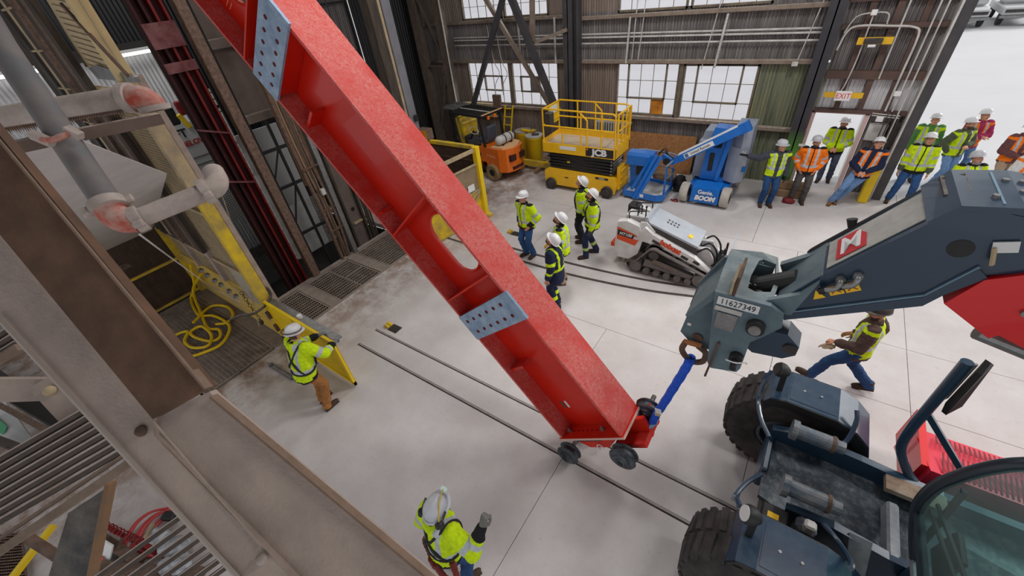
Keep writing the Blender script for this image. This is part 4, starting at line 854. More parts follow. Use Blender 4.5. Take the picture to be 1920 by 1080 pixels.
for z in (1.7, 3.0): MB().ab((-12.2, 2.03, z), (-8.17, 2.13, z + .07)).build('rail', M_['tan'], cw)
o = meshgrid(MB(), (-12.2, 2.09, 1.15), (4.03, 0, 0), (0, 0, 3.9), 60, 78, .012).build('mesh', M_['mesh_tan'], cw); o['kind'] = 'stuff'
MB().ab((-12.2, 2.12, 1.15), (-8.2, 2.125, 4.9)).build('dusty_sheet', pal('dusty_sheet', (142, 128, 114), .95, rgb2=(120, 106, 94), scale=3), cw)
for x in (-9.6, -10.9, -12.2): MB().ab((x - .05, 2.0, 1.15), (x + .05, 2.12, 5.0)).build('stile', M_['dustgrey'], cw)
MB().ab((-12.2, 1.95, 1.9), (-12.1, 2.1, 0)).build('yellow_stile', M_['yellow_dirty'], cw)
ug = thing('raised_gate', (-8.1, 2.1, 5.2), 'tan perforated gate panel raised at the top left with a cream edge', 'gate')
MB().ab((-8.14, 2.0, 5.18), (-8.0, 2.2, 8), .01).build('edge_post', pal('cream', (214, 190, 138), .75, rgb2=(190, 170, 130), scale=3), ug)
MB().poly([(-9.618, 2.1, 5.329), (-8.003, 2.1, 5.205), (-7.9, 2.1, 8), (-8.7, 2.1, 8)], (0, .02, 0)).build('panel', M_['mesh_tan'], ug)
for k in range(34): MB().bar((-9.35 + .02 * k * .9, 2.085, 5.36 + k * .075), (-8.12, 2.085, 5.22 + k * .075), .012, .012).build('louvre_slat', M_['tan'], ug)
MB().bar((-8.368, 2, 6.074), (-7.541, 2, 5.254), .05, .03, (0, 1, 0)).build('diagonal_brace', M_['rustpost'], ug)
MB().poly([(-9.307, 2.05, 5.318), (-8.81, 2.05, 5.364), (-7.562, 2.05, 5.224), (-7.586, 2.05, 5.158), (-9.129, 2.05, 5.174)], (0, .06, 0)).build('bottom_rail', M_['steel'], ug)
bc = thing('channel_bank', (-11, 2.0, 0), 'bank of brown dusty channel uprights with rungs at the upper left', 'channels')
for i, (x, wd, m) in enumerate(((-9.55, .22, 'timber'), (-9.85, .2, 'rustpost'), (-10.15, .25, 'timber'), (-10.5, .2, 'rustpost'), (-10.85, .26, 'timber'), (-11.2, .16, 'tan'), (-11.5, .3, 'darksteel'), (-11.95, .3, 'timber'))):
    MB().ab((x - wd / 2, 1.93 + .02 * (i % 3), 1.95), (x + wd / 2, 2.02, 8)).build('channel', M_[m], bc)
for k in range(6): MB().cyl((-10.7, 1.83, 3.4 + .55 * k), (-10.1, 1.83, 3.4 + .55 * k), .016, n=8).build('rung', M_['tan'], bc)
# cage at the left end and sloping dusty sheet over it
lc = thing('mesh_enclosure', (-12.2, 1.2, 0), 'dark mesh enclosure with yellow rails behind the yellow hose', 'enclosure')
o = meshgrid(MB(), (-12.2, -.6, .02), (0, 2.55, 0), (0, 0, 1.95), 64, 48, .01).build('mesh', M_['rust'], lc); o['kind'] = 'stuff'
for z in (.04, 1.0): MB().ab((-12.22, -.6, z), (-12.16, 1.95, z + .05)).build('rail', M_['yellow_dirty'], lc)
MB().ab((-12.75, -.9, -.9), (-12.7, 2.05, 1.9)).build('back_sheet', M_['timber'], lc); MB().box((-12.5, .95, 1.15), (.3, .4, .25), None, .03).build('stored_box', M_['darksteel'], lc)
ss = thing('sloping_sheet', (-12.2, 1.2, 1.88), 'pale dusty steel sheet sloping up over the mesh enclosure', 'sheet')
MB().poly([(-12.2, .92, 1.87), (-12.2, 1.9, 1.89), (-7.79, 1.8, 3.96), (-5.53, .84, 5.0), (-5.28, .45, 5.11), (-5.9, .1, 4.8)], (0, 0, -.012)).build('sheet', pal('palesheet', (204, 200, 200), .7, rgb2=(222, 217, 215), scale=3, amt=.8), ss)
for p, q in (((-5.4, .5, 5.08), (-10.3, 1.88, 2.82)), ((-5.9, .6, 4.86), (-10.1, 1.86, 2.92)), ((-6.2, .45, 4.7), (-8.1, .96, 3.83))): MB().tube(smoothpath([V(p) + V((0, 0, .02)), sub(p, q, .5) + V((0, .06, .03)), V(q) + V((0, 0, .02))], 4), .016, 6).build('loose_cable', M_['wood'], ss)
# yellow hose in loops on the grating
hs = thing('air_hose', (-10, 1.1, .02), 'coiled yellow air hose lying on the grating beside the guard wall', 'hose')
pts = [(-9.0, 2.0, .75), (-10.9, 1.6, .06), (-11.2, 1.35, .04), (-10.68, 1.25, .035), (-10.1, 1.3, .04), (-9.65, 1.3, .05), (-9.45, 1.05, .04), (-9.75, .8, .04), (-10.15, .76, .04), (-10.45, .85, .04), (-10.5, 1.1, .05), (-10.2, 1.4, .07), (-9.85, 1.55, .05), (-9.55, 1.45, .04), (-9.35, 1.1, .04), (-9.5, .72, .04), (-10.0, .45, .04)]
pts = [(-11.501, 2, 1.03), (-11.814, 1.817, 0.3), (-11.913, 1.624, 0.05), (-11.002, 1.418, 0.04), (-10.567, 1.587, 0.05), (-9.952, 1.624, 0.06), (-9.61, 1.516, 0.05), (-9.337, 1.2, 0.04), (-9.415, 0.889, 0.04), (-9.558, 0.672, 0.04), (-9.772, 0.486, 0.04)]
MB().tube(smoothpath(pts, 8), .032, 8).build('hose_run', M_['yellow'], hs, True)
pts = [(-11.056, 2, 0.899), (-11.831, 1.756, 0.25), (-10.903, 1.457, 0.05), (-10.169, 1.296, 0.07), (-9.86, 1.4, 0.07), (-9.581, 1.289, 0.06), (-9.65, 1.114, 0.05), (-10.168, 0.987, 0.05), (-10.442, 1.025, 0.06), (-10.365, 1.242, 0.08), (-9.8, 1.215, 0.09), (-9.509, 1.01, 0.08), (-9.797, 0.804, 0.06), (-10.24, 0.798, 0.05), (-10.499, 0.983, 0.07), (-10.685, 0.789, 0.05), (-10.615, 0.421, 0.04)]
MB().tube(smoothpath(pts, 8), .032, 8).build('hose_run', M_['yellow'], hs, True)
pts = [(-10.682, 1.194, 0.1), (-11.003, 1.724, 0.06), (-10.616, 1.935, 0.05), (-10.129, 1.857, 0.05), (-9.97, 1.627, 0.05), (-10.161, 1.465, 0.05)]
MB().tube(smoothpath(pts, 8), .032, 8).build('hose_run', M_['yellow'], hs, True)
fit = thing('hose_manifold', (-9.4, 1.95, 1.0), 'cluster of chrome hose fittings and chain on the guard wall', 'fittings')
for px_, (x, z) in enumerate(((-10.4, 1.25), (-10.15, 1.2), (-9.85, 1.15), (-9.6, 1.12), (-9.3, 1.05), (-9.05, 1.0))):
    MB().cyl((x, 1.9, z), (x + .14, 1.88, z + .04), .045, .03, n=10).ball((x, 1.9, z), .055, 8, 6).build('fitting', M_['steel'], fit, True)
for k in range(14): MB().lathe([(.03, -.008), (.042, 0), (.03, .008)], (-8.85 + .03 * k, 1.98 - .006 * k, 1.1 - .07 * min(k, 9)), (1, k % 2, .3), 8).build('chain_link', M_['darksteel'], fit)
tag(MB().tube(smoothpath([(-4.133, 0.556, 4.475), (-5.996, 0.934, 3.423), (-9.6, 1.751, 1.134), (-8.2, 1.727, 1.302)], 6), .008, 6).build('tag_line', M_['offwhite']), 'thin white rope stretching from the elbow pipe to the guard wall', 'rope')
tag(MB().tube(smoothpath([(-8.6, 2.575, 3.223), (-8.5, 2.361, 2.4), (-8.4, 1.806, 0.481)], 6), .01, 6).build('guy_rope', M_['tan']), 'tan rope hanging down beside the yellow post to the shaft edge', 'rope')
tag(MB().tube(smoothpath([(-8, 1.366, 1.204), (-7.9, 1.532, 1.221), (-7.85, 1.728, 1.138), (-7.9, 2.004, 1.124), (-8, 2.201, 1.174), (-8.05, 2.225, 1.346), (-8.1, 2.13, 1.328)], 6), .025, 8).build('black_cable', M_['darksteel']), 'black cable looped round the foot of the yellow post', 'cable')
# yellow hinged leaf that the worker holds
lf = thing('hinged_gate', (-7.95, 2.0, 0), 'bright yellow hinged gate leaf held by the worker beside the shaft', 'gate')
A, Bq = V((-7.95, 2.0, .05)), V((-5.62, 1.97, .05))
d = Bq - A; n = V((0, 1, 0))
for z0, z1 in ((0, .09), (1.05, 1.14)): MB().poly([A + V((0, 0, z0)), Bq + V((0, 0, z0)), Bq + V((0, 0, z1)), A + V((0, 0, z1))], n * .05).build('rail', M_['yellow'], lf)
for t in (0, .42, .965): MB().poly([A + d * t, A + d * (t + .035), A + d * (t + .035) + V((0, 0, 1.1)), A + d * t + V((0, 0, 1.1))], n * .05).build('stile', M_['yellow'], lf)
MB().poly([A + V((0, .02, .05)), A + d * .43 + V((0, .02, .05)), A + d * .43 + V((0, .02, 1.08)), A + V((0, .02, 1.08))], n * .01).build('solid_panel', M_['yellow'], lf)
o = meshgrid(MB(), A + d * .43 + V((0, .025, .05)), d * .55, (0, 0, 1.03), 40, 32, .012).build('mesh', M_['yellow'], lf); o['kind'] = 'stuff'
MB().poly([A + d * .43 + V((0, .04, .05)), Bq + V((0, .04, .05)), Bq + V((0, .04, 1.08)), A + d * .43 + V((0, .04, 1.08))], n * .004).build('mesh_backing', pal('ybacking', (190, 168, 70), .7), lf)
MB().ab((-7.95, 2.06, 1.1), (-5.7, 2.2, 1.13)).build('top_tray', M_['steel'], lf)
MB().cyl((-6.85, 2.12, 1.13), (-6.85, 2.12, 1.2), .045, n=12).build('white_cap', M_['white'], lf)
for z in (.15, .5, .85): MB().box((-7.97, 1.97, z), (.08, .06, .16)).build('hinge', M_['rust'], lf)
tb = thing('turnbuckle', (-7.0, 1.0, 0), 'grey steel turnbuckle lying on the concrete near the brown trousers', 'turnbuckle')
p, q = V((-7.69, 1.438, 0.03)), V((-6.956, 1.47, 0.03))
for s in (-1, 1): MB().bar(p + V((0, .035 * s, 0)), q + V((0, .035 * s, 0)), .022).build('side_bar', M_['cylgrey'], tb)
for e, f in ((p, q), (q, p)): MB().box(e, (.05, .1, .04)).cyl(e, e + (e - f) * .18, .014, n=8).build('end_fork', M_['steel'], tb)
# mesh gates by the forklift
g2 = thing('mesh_gate', (-7.4, 8.45, 0), 'tall yellow mesh gate with swung leaf standing in front of the forklift', 'gate')
MB().ab((-7.5, 8.36, 0), (-7.34, 8.52, 2.12), .01).build('gate_post', M_['yellow'], g2); MB().ab((-7.52, 8.3, .0), (-7.2, 8.5, .1), .01).build('post_foot', M_['yellow_dirty'], g2)
MB().ab((-9.9, 8.38, 2.05), (-7.5, 8.5, 2.14)).build('top_rail', M_['yellow_dirty'], g2)
MB().ab((-9.9, 8.4, 1.7), (-7.5, 8.46, 1.74)).build('mid_rail', M_['rust'], g2); MB().ab((-9.9, 8.4, .05), (-7.5, 8.46, .12)).build('bottom_rail', M_['yellow_dirty'], g2)
o = meshgrid(MB(), (-9.9, 8.44, .1), (2.4, 0, 0), (0, 0, 2.0), 50, 42, .012).build('mesh', M_['rust'], g2); o['kind'] = 'stuff'
MB().ab((-9.9, 8.46, .1), (-7.5, 8.465, 2.05)).build('mesh_backing', pal('gatebacking', (104, 92, 80), .9, rgb2=(80, 72, 64), scale=5), g2)
l2 = [(-7.47, 8.36), (-7.75, 6.3)]
e = V((l2[1][0] - l2[0][0], l2[1][1] - l2[0][1], 0))
o0 = V((l2[0][0], l2[0][1], 0)); nn = V((.05, 0, 0))
for z0, z1, m in ((1.98, 2.08, 'tan'), (1.62, 1.66, 'tan'), (.02, .1, 'yellow_dirty'), (.86, .9, 'tan')): MB().poly([o0 + V((0, 0, z0)), o0 + e + V((0, 0, z0)), o0 + e + V((0, 0, z1)), o0 + V((0, 0, z1))], nn).build('leaf_rail', M_[m], g2)
o = meshgrid(MB(), o0 + V((.02, 0, .9)), e, (0, 0, .74), 40, 15, .01).build('leaf_mesh', M_['tan'], g2); o['kind'] = 'stuff'
MB().poly([o0 + V((0, 0, .9)), o0 + e + V((0, 0, .9)), o0 + e + V((0, 0, 1.64)), o0 + V((0, 0, 1.64))], V((.008, 0, 0))).build('leaf_backing', pal('leafback', (150, 130, 106), .9), g2)
MB().poly([o0 + V((.0, 0, .08)), o0 + e + V((.0, 0, .08)), o0 + e + V((.0, 0, .88)), o0 + V((.0, 0, .88))], nn * .3).build('leaf_panel', M_['yellow_dirty'], g2)
for p_, q_ in ((V((0, 0, .86)), e * .6 + V((0, 0, .3))), (V((0, 0, .86)), e * .3 + V((0, 0, .12)))): MB().bar(o0 + p_ + V((.05, 0, 0)), o0 + q_ + V((.05, 0, 0)), .03).build('leaf_brace', M_['tan'], g2)
for t in (.1, .5): MB().poly([o0 + e * t + V((.06, 0, .95)), o0 + e * (t + .12) + V((.06, 0, .95)), o0 + e * (t + .12) + V((.06, 0, 1.15)), o0 + e * t + V((.06, 0, 1.15))], V((.006, 0, 0))).build('white_tag', M_['white'], g2)
ob = thing('orange_block', (-9.3, 8.45, 2.14), 'orange faced box standing on top of the mesh gate', 'box')
MB().ab((-9.5, 8.3, 2.14), (-9.1, 8.6, 2.44), .01).build('body', M_['rustpost'], ob); MB().ab((-9.3, 8.29, 2.15), (-9.09, 8.3, 2.43)).build('orange_face', pal('orange', (240, 150, 24), .5), ob)
# ================================================================== pipes and steelwork close to the camera
FWD = fw.normalized()
pp = thing('vertical_pipe', (-3.6, .45, 4.9), 'grey steel pipe with red oxide elbow turning into a dusty pipe, upper left', 'pipe')
MB().tube([(-4.71, 0.719, 6.076), (-4.442, 0.638, 5.78), (-3.593, 0.452, 4.912)], .078, 20).build('pipe', M_['pipegrey'], pp, True)
MB().tube(smoothpath([(-3.601, 0.452, 4.918), (-3.552, 0.435, 4.845), (-3.51, 0.453, 4.798), (-3.483, 0.504, 4.778)], 6), .083, 18).build('elbow', M_['redoxide'], pp, True)
MB().tube([(-3.491, 0.496, 4.776), (-3.369, 0.937, 4.81)], .062, 18).build('branch_pipe', M_['dustpipe'], pp, True)
MB().tube(smoothpath([(-3.383, 0.922, 4.806), (-3.374, 0.985, 4.813), (-3.449, 1.048, 4.823), (-3.554, 1.088, 4.865)], 5), .07, 16).build('upper_elbow', M_['dustpipe'], pp, True)
for a_, b_ in (((-3.602, 0.41, 4.878), (-3.534, 0.502, 4.915)), ((-3.5, 0.537, 4.825), (-3.439, 0.5, 4.738)), ((-3.413, 0.958, 4.866), (-3.336, 0.903, 4.749))):
    c_ = sub(a_, b_, .5); r_ = (V(b_) - V(a_)).length / 2
for c_, ax, r_ in (((-3.578, 0.445, 4.892), V((-3.593, 0.452, 4.912)) - V((-4.442, 0.638, 5.78)), .1), ((-3.476, 0.511, 4.779), V((-3.369, 0.937, 4.81)) - V((-3.491, 0.496, 4.776)), .085), ((-3.381, 0.926, 4.809), V((-3.369, 0.937, 4.81)) - V((-3.491, 0.496, 4.776)), .088)):
    MB().lathe([(r_ * .7, -.03), (r_, -.028), (r_ * 1.02, 0), (r_, .028), (r_ * .7, .03)], c_, ax, 22).build('pipe_coupling', M_['dustpipe'], pp, True)
    u = frame(ax).col[0]; 
    for s in (-1, 1): MB().box(V(c_) + u * r_ * 1.12 * s, (.05, .05, .06), frame(ax), .012).build('coupling_bolt', M_['dustpipe'], pp)
p2 = thing('dusty_pipe', (-4.4, .7, 5.35), 'thick dusty grey horizontal pipe with elbow crossing the upper left', 'pipe')
MB().tube([(-5.215, 0.213, 5.327), (-4.704, 0.567, 5.35), (-4.102, 0.991, 5.371)], .083, 20).build('pipe', M_['dustpipe'], p2, True)
MB().tube(smoothpath([(-4.111, 0.985, 5.372), (-4.019, 1.055, 5.369), (-3.982, 1.086, 5.338), (-3.978, 1.093, 5.292)], 5), .082, 16).build('elbow', M_['redoxide'], p2, True)
MB().lathe([(.05, -.02), (.1, -.018), (.1, .018), (.05, .02)], (-3.977, 1.09, 5.289), V((-3.978, 1.093, 5.292)) - V((-3.988, 1.097, 5.353)), 20).build('flange', M_['dustpipe'], p2, True)
MB().lathe([(.06, -.03), (.1, -.028), (.1, .028), (.06, .03)], (-4.078, 1.012, 5.374), V((-4.019, 1.055, 5.369)) - V((-4.111, 0.985, 5.372)), 20).build('pipe_coupling', M_['dustpipe'], p2, True)
b = MB()
for k in range(60):
    t = k / 60; a_ = sub((-4.954, 0.312, 5.264), (-4.074, 0.935, 5.293), t) if t else V((-4.954, 0.312, 5.264)); b.cyl(a_ + V((0, 0, .03)), a_ + V((0, 0, -.012 - .02 * rnd.random())), .008, .001, n=5)
b.build('dust_fringe', M_['rust'], p2)['kind'] = 'stuff'
br = thing('pipe_bracket', (-4.0, .7, 5.2), 'dusty angle iron bracket clamped across the grey pipe with a U bolt', 'bracket')
pal('bracketbrown', (112, 92, 82), .85, rgb2=(86, 70, 62), scale=8, dust=(196, 182, 172), dust_amt=1.0)
MB().bar((-3.885, 0.603, 5.265), (-3.851, 1.057, 5.236), .075, .07, (0, 0, 1)).build('angle_iron', M_['bracketbrown'], br); MB().bar((-4.118, 0.294, 5.257), (-4.014, 0.463, 5.261), .075, .07, (0, 0, 1)).build('angle_iron', M_['bracketbrown'], br)
for p, q in (((-3.952, 0.41, 5.321), (-3.834, 0.45, 5.266)), ((-3.754, 0.544, 5.328), (-3.698, 0.572, 5.278))): MB().bar(p, q, .045, .045).build('bracket_tube', M_['dustpipe'], br)
MB().tube(smoothpath([(-3.857, 0.425, 5.292), (-3.778, 0.454, 5.29), (-3.73, 0.503, 5.301), (-3.746, 0.566, 5.312)], 5), .018, 8).build('u_bolt', M_['redoxide'], br, True)
# big stringer beam
fb = thing('stringer_beam', (-1.3, 0, 4.9), 'large dusty steel beam crossing the lower left corner in front of everything', 'beam')
MB().poly([(-2.201, -0.002, 5.535), (-1.94, -0.024, 5.336), (-1.368, -0.077, 4.871), (-1.348, -0.103, 4.83), (-0.995, -0.105, 4.577), (-0.502, -0.11, 4.208), (-0.449, -0.217, 4.059), (-1.028, -0.195, 4.513), (-1.867, -0.169, 5.132), (-2.121, -0.162, 5.31)], FWD * .03).build('flange_strip', M_['dustgrey'], fb)
MB().poly([(-1.391, -0.079, 4.856), (-1.271, 0.063, 4.901), (-1.253, 0.063, 4.886), (-0.559, 0.12, 4.418), (-0.063, 0.161, 4.077), (-0.511, -0.112, 4.18), (-1.012, -0.107, 4.556), (-1.37, -0.105, 4.814)], FWD * .03).build('web_plate', M_['dustgrey'], fb)
MB().poly([(-2.195, 0.164, 5.776), (-1.941, 0.139, 5.58), (-1.204, 0.064, 4.962), (-1.309, -0.074, 4.909), (-1.861, -0.023, 5.355), (-2.113, -0.001, 5.546)], FWD * .035).build('channel_face', M_['brown_beam'], fb)
MB().bar((-1.994, 0.143, 5.61), (-1.208, 0.065, 4.958), .006, .03, FWD).bar((-1.247, 0.063, 4.898), (-0.482, 0.127, 4.363), .007, .03, FWD).build('edge_rim', pal('rimtan', (136, 114, 98), .95, rgb2=(112, 90, 74), scale=20), fb)
MB().bar((-1.862, -0.167, 5.155), (-0.993, -0.195, 4.501), .006, .012, FWD).build('lower_rim', pal('rimpale', (178, 166, 158), .95), fb)
MB().bar((-1.357, -0.08, 4.869), (-0.974, -0.105, 4.568), .004, .004, FWD).build('weld_seam', M_['dustgrey'], fb)
for x, y, r in ((265, 808, .016), (480, 1045, .016)): MB().lathe([(0, .016), (r * .6, .014), (r, .006), (r * 1.05, 0)], V((-1.381, -0.115, 4.848) if x == 265 else (-0.959, -0.126, 4.543)), -FWD, 14).build('bolt_head', M_['dustpipe'] if x != 265 else M_['rust'], fb, True)
# stair treads of open grating bars
def treadset(name, label, S, E, n, step, frames):
    t = thing(name, S, label, 'tread')
    S, E, st = V(S), V(E), V(step)
    for i in range(n):
        MB().bar(S + st * i, E + st * i, .019, .034, FWD).build('bearing_bar', M_['treadbar'], t)
        pr = (E - S).cross(FWD).normalized() * -.0085; pr = pr if pr.z > 0 else -pr
        MB().bar(S + st * i - FWD * .018 + pr, E + st * i - FWD * .018 + pr, .0045, .004, FWD).build('dust_edge', M_['dustpipe'], t)
    for p, q, w_ in frames: MB().bar(p, q, w_, .03, FWD).build('frame_bar', M_['treadframe'], t)
    return t
pal('treadbar', (92, 80, 72), .9, rgb2=(70, 60, 54), scale=20); pal('treadframe', (120, 102, 88), .9, rgb2=(150, 132, 116), scale=12)
def vv(a, b): return V(b) - V(a)
treadset('stair_tread', 'upper grating stair tread of dusty bars left of the big beam', (-2.05, -0.233, 4.614), (-2.443, -0.754, 4.409), 8, vv((-2.05, -0.233, 4.614), (-2.026, -0.233, 4.594)), [((-1.821, -0.242, 4.454), (-2.226, -0.842, 4.18), .03), ((-1.867, -0.235, 4.465), (-2.269, -0.823, 4.201), .012)])
treadset('stair_tread', 'lower grating stair tread of dusty bars at the bottom left edge', (-1.613, -0.245, 4.251), (-1.897, -0.682, 4.043), 8, vv((-1.613, -0.245, 4.251), (-1.584, -0.246, 4.226)), [])
treadset('stair_tread', 'topmost corner of a dusty grating tread at the far left edge', (-2.529, -0.229, 4.84), (-2.65, -0.395, 4.772), 3, vv((-2.529, -0.229, 4.84), (-2.507, -0.234, 4.817)), [((-2.45, -0.246, 4.792), (-2.591, -0.445, 4.708), .03)])
sb = thing('stair_bracket', (-2, -.2, 4.6), 'dusty stair support with gusset plate and riveted cross channel', 'bracket')
MB().poly([(-2.7, -0.462, 4.664), (-2.38, -0.269, 4.648), (-2.373, -0.334, 4.578), (-2.67, -0.521, 4.581)], FWD * .05).build('cross_channel', M_['dustgrey'], sb)
MB().poly([(-2.405, -0.33, 4.64), (-2.344, -0.252, 4.669), (-2.166, -0.257, 4.554), (-2.227, -0.332, 4.527)], FWD * .01).build('gusset', M_['dustgrey'], sb)
MB().ball((-2.298, -0.281, 4.635), .022, 12, 8).build('rivet', M_['tan'], sb, True)
b2 = thing('diagonal_strut', (-2, -.5, 4.2), 'dark steel strut with rusty orange edge between the stair treads', 'strut')
MB().poly([(-2.367, -0.591, 4.024), (-2.245, -0.414, 4.102), (-2.191, -0.712, 3.761), (-2.361, -0.827, 3.783)], FWD * .02).build('plate', M_['darksteel'], b2)
MB().bar((-2.229, -0.397, 4.123), (-2.176, -0.715, 3.762), .02, .04, FWD).build('rusty_edge', pal('rustedge', (142, 108, 76), .9, rgb2=(118, 100, 86), scale=15), b2)
MB().bar((-2.623, -0.802, 3.856), (-2.449, -0.767, 3.751), .035, .03, FWD).build('cross_bar', M_['rustpost'], b2)
# things on the floor seen through the stair
rh = thing('red_hose', (-6.197, -1.188, 0), 'bundle of red welding hoses coiled on the floor below the stair', 'hose')
for k in range(7):
    e_ = .035 * k
    MB().tube(smoothpath([(-6.185, -0.944, 0.05), (-6.269, -1.091, 0.12), (-6.248, -1.251, 0.16), (-6.219, -1.411, 0.1), (-6.12, -1.527, 0.05), (-5.793, -1.437, 0.05)], 5), .018, 6).build('hose_run', pal('hosered', (196, 76, 76), .6) if k == 0 else M_['hosered'], rh)
    rh.children[-1].data.transform(MX.Translation((e_ * 1.5 - .15, e_ * .9 - .08, .03 * math.sin(k * 2))))
MB().box((-5.999, -1.015, 0.2), (.2, .12, .1), MX.Rotation(.5, 3, 'Z'), .02).build('black_tape', M_['black'], rh); MB().box((-5.966, -1.279, 0.25), (.03, .25, .04), MX.Rotation(.7, 3, 'Z')).build('pale_tie', M_['tan'], rh)
bag = 0
pal('clearbag', (196, 200, 206), .25, rgb2=(120, 126, 132), scale=9, amt=.9)
for px3, lb in (((-5.836, -1.223, 0.16), 'shiny clear plastic bag nearest the red hoses under the stair'), ((-5.499, -1.145, 0.16), 'shiny clear plastic bag in the middle of three under the stair'), ((-5.258, -1.238, 0.16), 'shiny clear plastic bag furthest from the red hoses under the stair')):
    o = MB().ball(px3, (.22, .12, .12), 16, 10, MX.Rotation(.6, 3, 'Z')).build('plastic_bag', M_['clearbag'], None, 2); tag(o, lb, 'bag')
    for v in o.data.vertices: v.co += V((mnoise.noise(v.co * 9), mnoise.noise(v.co * 9 + V((5, 0, 0))), mnoise.noise(v.co * 9 + V((0, 7, 0))))) * .06
wsn = thing('floor_sign', (-6.634, -1.828, 0), 'white board with red lettering leaning low at the bottom left', 'sign')
MB().poly([(-6.458, -1.918, 0.02), (-6.558, -1.686, 0.25), (-6.216, -1.606, 0.25), (-6.242, -1.79, 0.02)], (0, -.02, 0)).build('board', M_['white'], wsn)
text('L', .28, V((-6.362, -1.764, 0.17)), vv((-6.558, -1.686, 0.25), (-6.216, -1.606, 0.25)), vv((-6.458, -1.918, 0.02), (-6.558, -1.686, 0.25)), M_['red_letter'], wsn, bold=.01)
ch = thing('red_chain', (-6.306, -1.512, 0.3), 'red plastic chain strung across the floor below the stair', 'chain')
A0, B0 = V((-6.454, -1.535, 0.5)), V((-5.732, -1.334, 0.45))
for k in range(13):
    t = k / 12; p = A0.lerp(B0, t) + V((0, 0, -.08 * math.sin(PI * t)))
    l0 = MB().tube(arc(p, .042, 0, 324, 9, 'z' if k % 2 else 'x'), .009, 5, closed=True).build('chain_link', M_['redguide'], ch)
for pz_ in (A0, B0): MB().cyl((pz_.x, pz_.y, 0), pz_ + V((0, 0, .03)), .03, n=10).build('stanchion', M_['redguide'], ch)
kb = thing('kerb_frame', (-6.632, -1.666, 0), 'brown steel kerb frame on the floor round the welding hoses', 'frame')
MB().bar((-6.864, -1.762, 0.08), (-5.843, -1.532, 0.08), .12, .16).bar((-6.527, -2.04, 0.05), (-4.912, -1.108, 0.05), .14, .12).build('kerb_bar', M_['rustpost'], kb)
yr = tag(MB().bar((-6.507, -1.789, 0.9), (-6.113, -2.309, 0.9), .06).build('yellow_rail', M_['yellow']), 'yellow handrail low behind the stair treads at the left', 'rail')
gs = thing('green_sign', (-9.742, -1.817, 0.6), 'green and white first aid style board behind the stair at the left edge', 'sign')
MB().poly([(-12.264, -1.893, 0.6), (-8.861, -1.698, 0.6), (-8.776, -1.912, 0.6), (-10.403, -2.202, 0.6)], (0, 0, -.05)).build('board', M_['whitesheet'], gs)
MB().poly([(-10.979, -2.046, 0.62), (-9.853, -1.897, 0.62), (-9.69, -1.976, 0.62), (-10.535, -2.172, 0.62)], (0, 0, .004)).build('green_field', pal('signgreen', (30, 150, 96), .5), gs)
cb = thing('dark_cabinet', (-12.121, -1.735, 0), 'dark cabinet with brown frame under the stair at the left', 'cabinet')
MB().poly([(-14.991, -2.131, 0.4), (-9.472, -1.264, 0.4), (-9.447, -1.498, 0.4), (-13.717, -2.343, 0.4)], (0, 0, -.4)).build('body', M_['dim'], cb)
MB().bar((-10.407, -1.825, 0.75), (-8.169, -1.34, 0.75), .08).build('frame_bar', M_['rustpost'], cb); MB().bar((-9.602, -2.073, 0.75), (-8.49, -1.736, 0.75), .12).build('frame_bar', M_['timber'], cb)
lm = thing('mesh_floor_panel', (-7.639, -2.615, 0), 'pale tan mesh panel lying low at the bottom left corner', 'panel')
MB().poly([(-8.6, -2.911, 0.05), (-7.937, -2.415, 0.05), (-7.195, -2.652, 0.05), (-7.471, -3.038, 0.05)], (0, 0, -.03)).build('panel', M_['mesh_tan'], lm)
o = meshgrid(MB(), (-8.585, -2.905, 0.06), vv((-8.585, -2.905, 0.06), (-7.924, -2.411, 0.06)), vv((-8.585, -2.905, 0.06), (-7.458, -3.033, 0.06)), 24, 20, .02).build('mesh', M_['rustpost'], lm); o['kind'] = 'stuff'
# ================================================================== forklift
pal('fk_orange', (236, 116, 20), .4, rgb2=(214, 98, 18), scale=3, coat=.15); pal('fk_pale', (226, 178, 130), .6); pal('seatgrey', (70, 76, 88), .7); pal('tyre_tan', (150, 122, 82), .85, rgb2=(110, 92, 66), scale=6)
fk = thing('forklift', (-9.63, 11.33, 0), 'orange forklift with black overhead guard and gas bottle at its rear', 'forklift', PI - .14)
def K(b, n, m, p=fk, s=False): return b.build(n, M_[m], p, s, world=False)
K(MB().poly([(-1.35, -.52, .34), (-.75, -.52, .34), (-.72, -.52, .62), (-.35, -.52, .62), (-.3, -.52, .34), (.2, -.52, .34), (.3, -.52, .8), (-.1, -.52, 1.0), (-.35, -.52, 1.12), (-1.35, -.52, 1.14)], (0, 1.04, 0)), 'body', 'fk_orange')
K(MB().xy([(-1.35, -.54), (-1.62, -.42), (-1.74, -.15), (-1.74, .15), (-1.62, .42), (-1.35, .54)], .36, 1.14), 'counterweight', 'fk_orange')
K(MB().xy([(-1.0, -.5), (-1.5, -.44), (-1.68, -.1), (-1.68, .1), (-1.5, .44), (-1.0, .5)], 1.14, 1.19), 'top_plate', 'fk_pale')
for y in (-.22, .22): K(MB().box((-1.72, y, .84), (.1, .26, .2)), 'grille_slot', 'darkred')
K(MB().box((-1.73, 0, .48), (.05, .5, .1)), 'tow_slot', 'darkred')
K(MB().box((.0, 0, .3), (1.2, .7, .2)).box((.45, 0, .55), (.4, .9, .5), None, .04), 'frame', 'black')
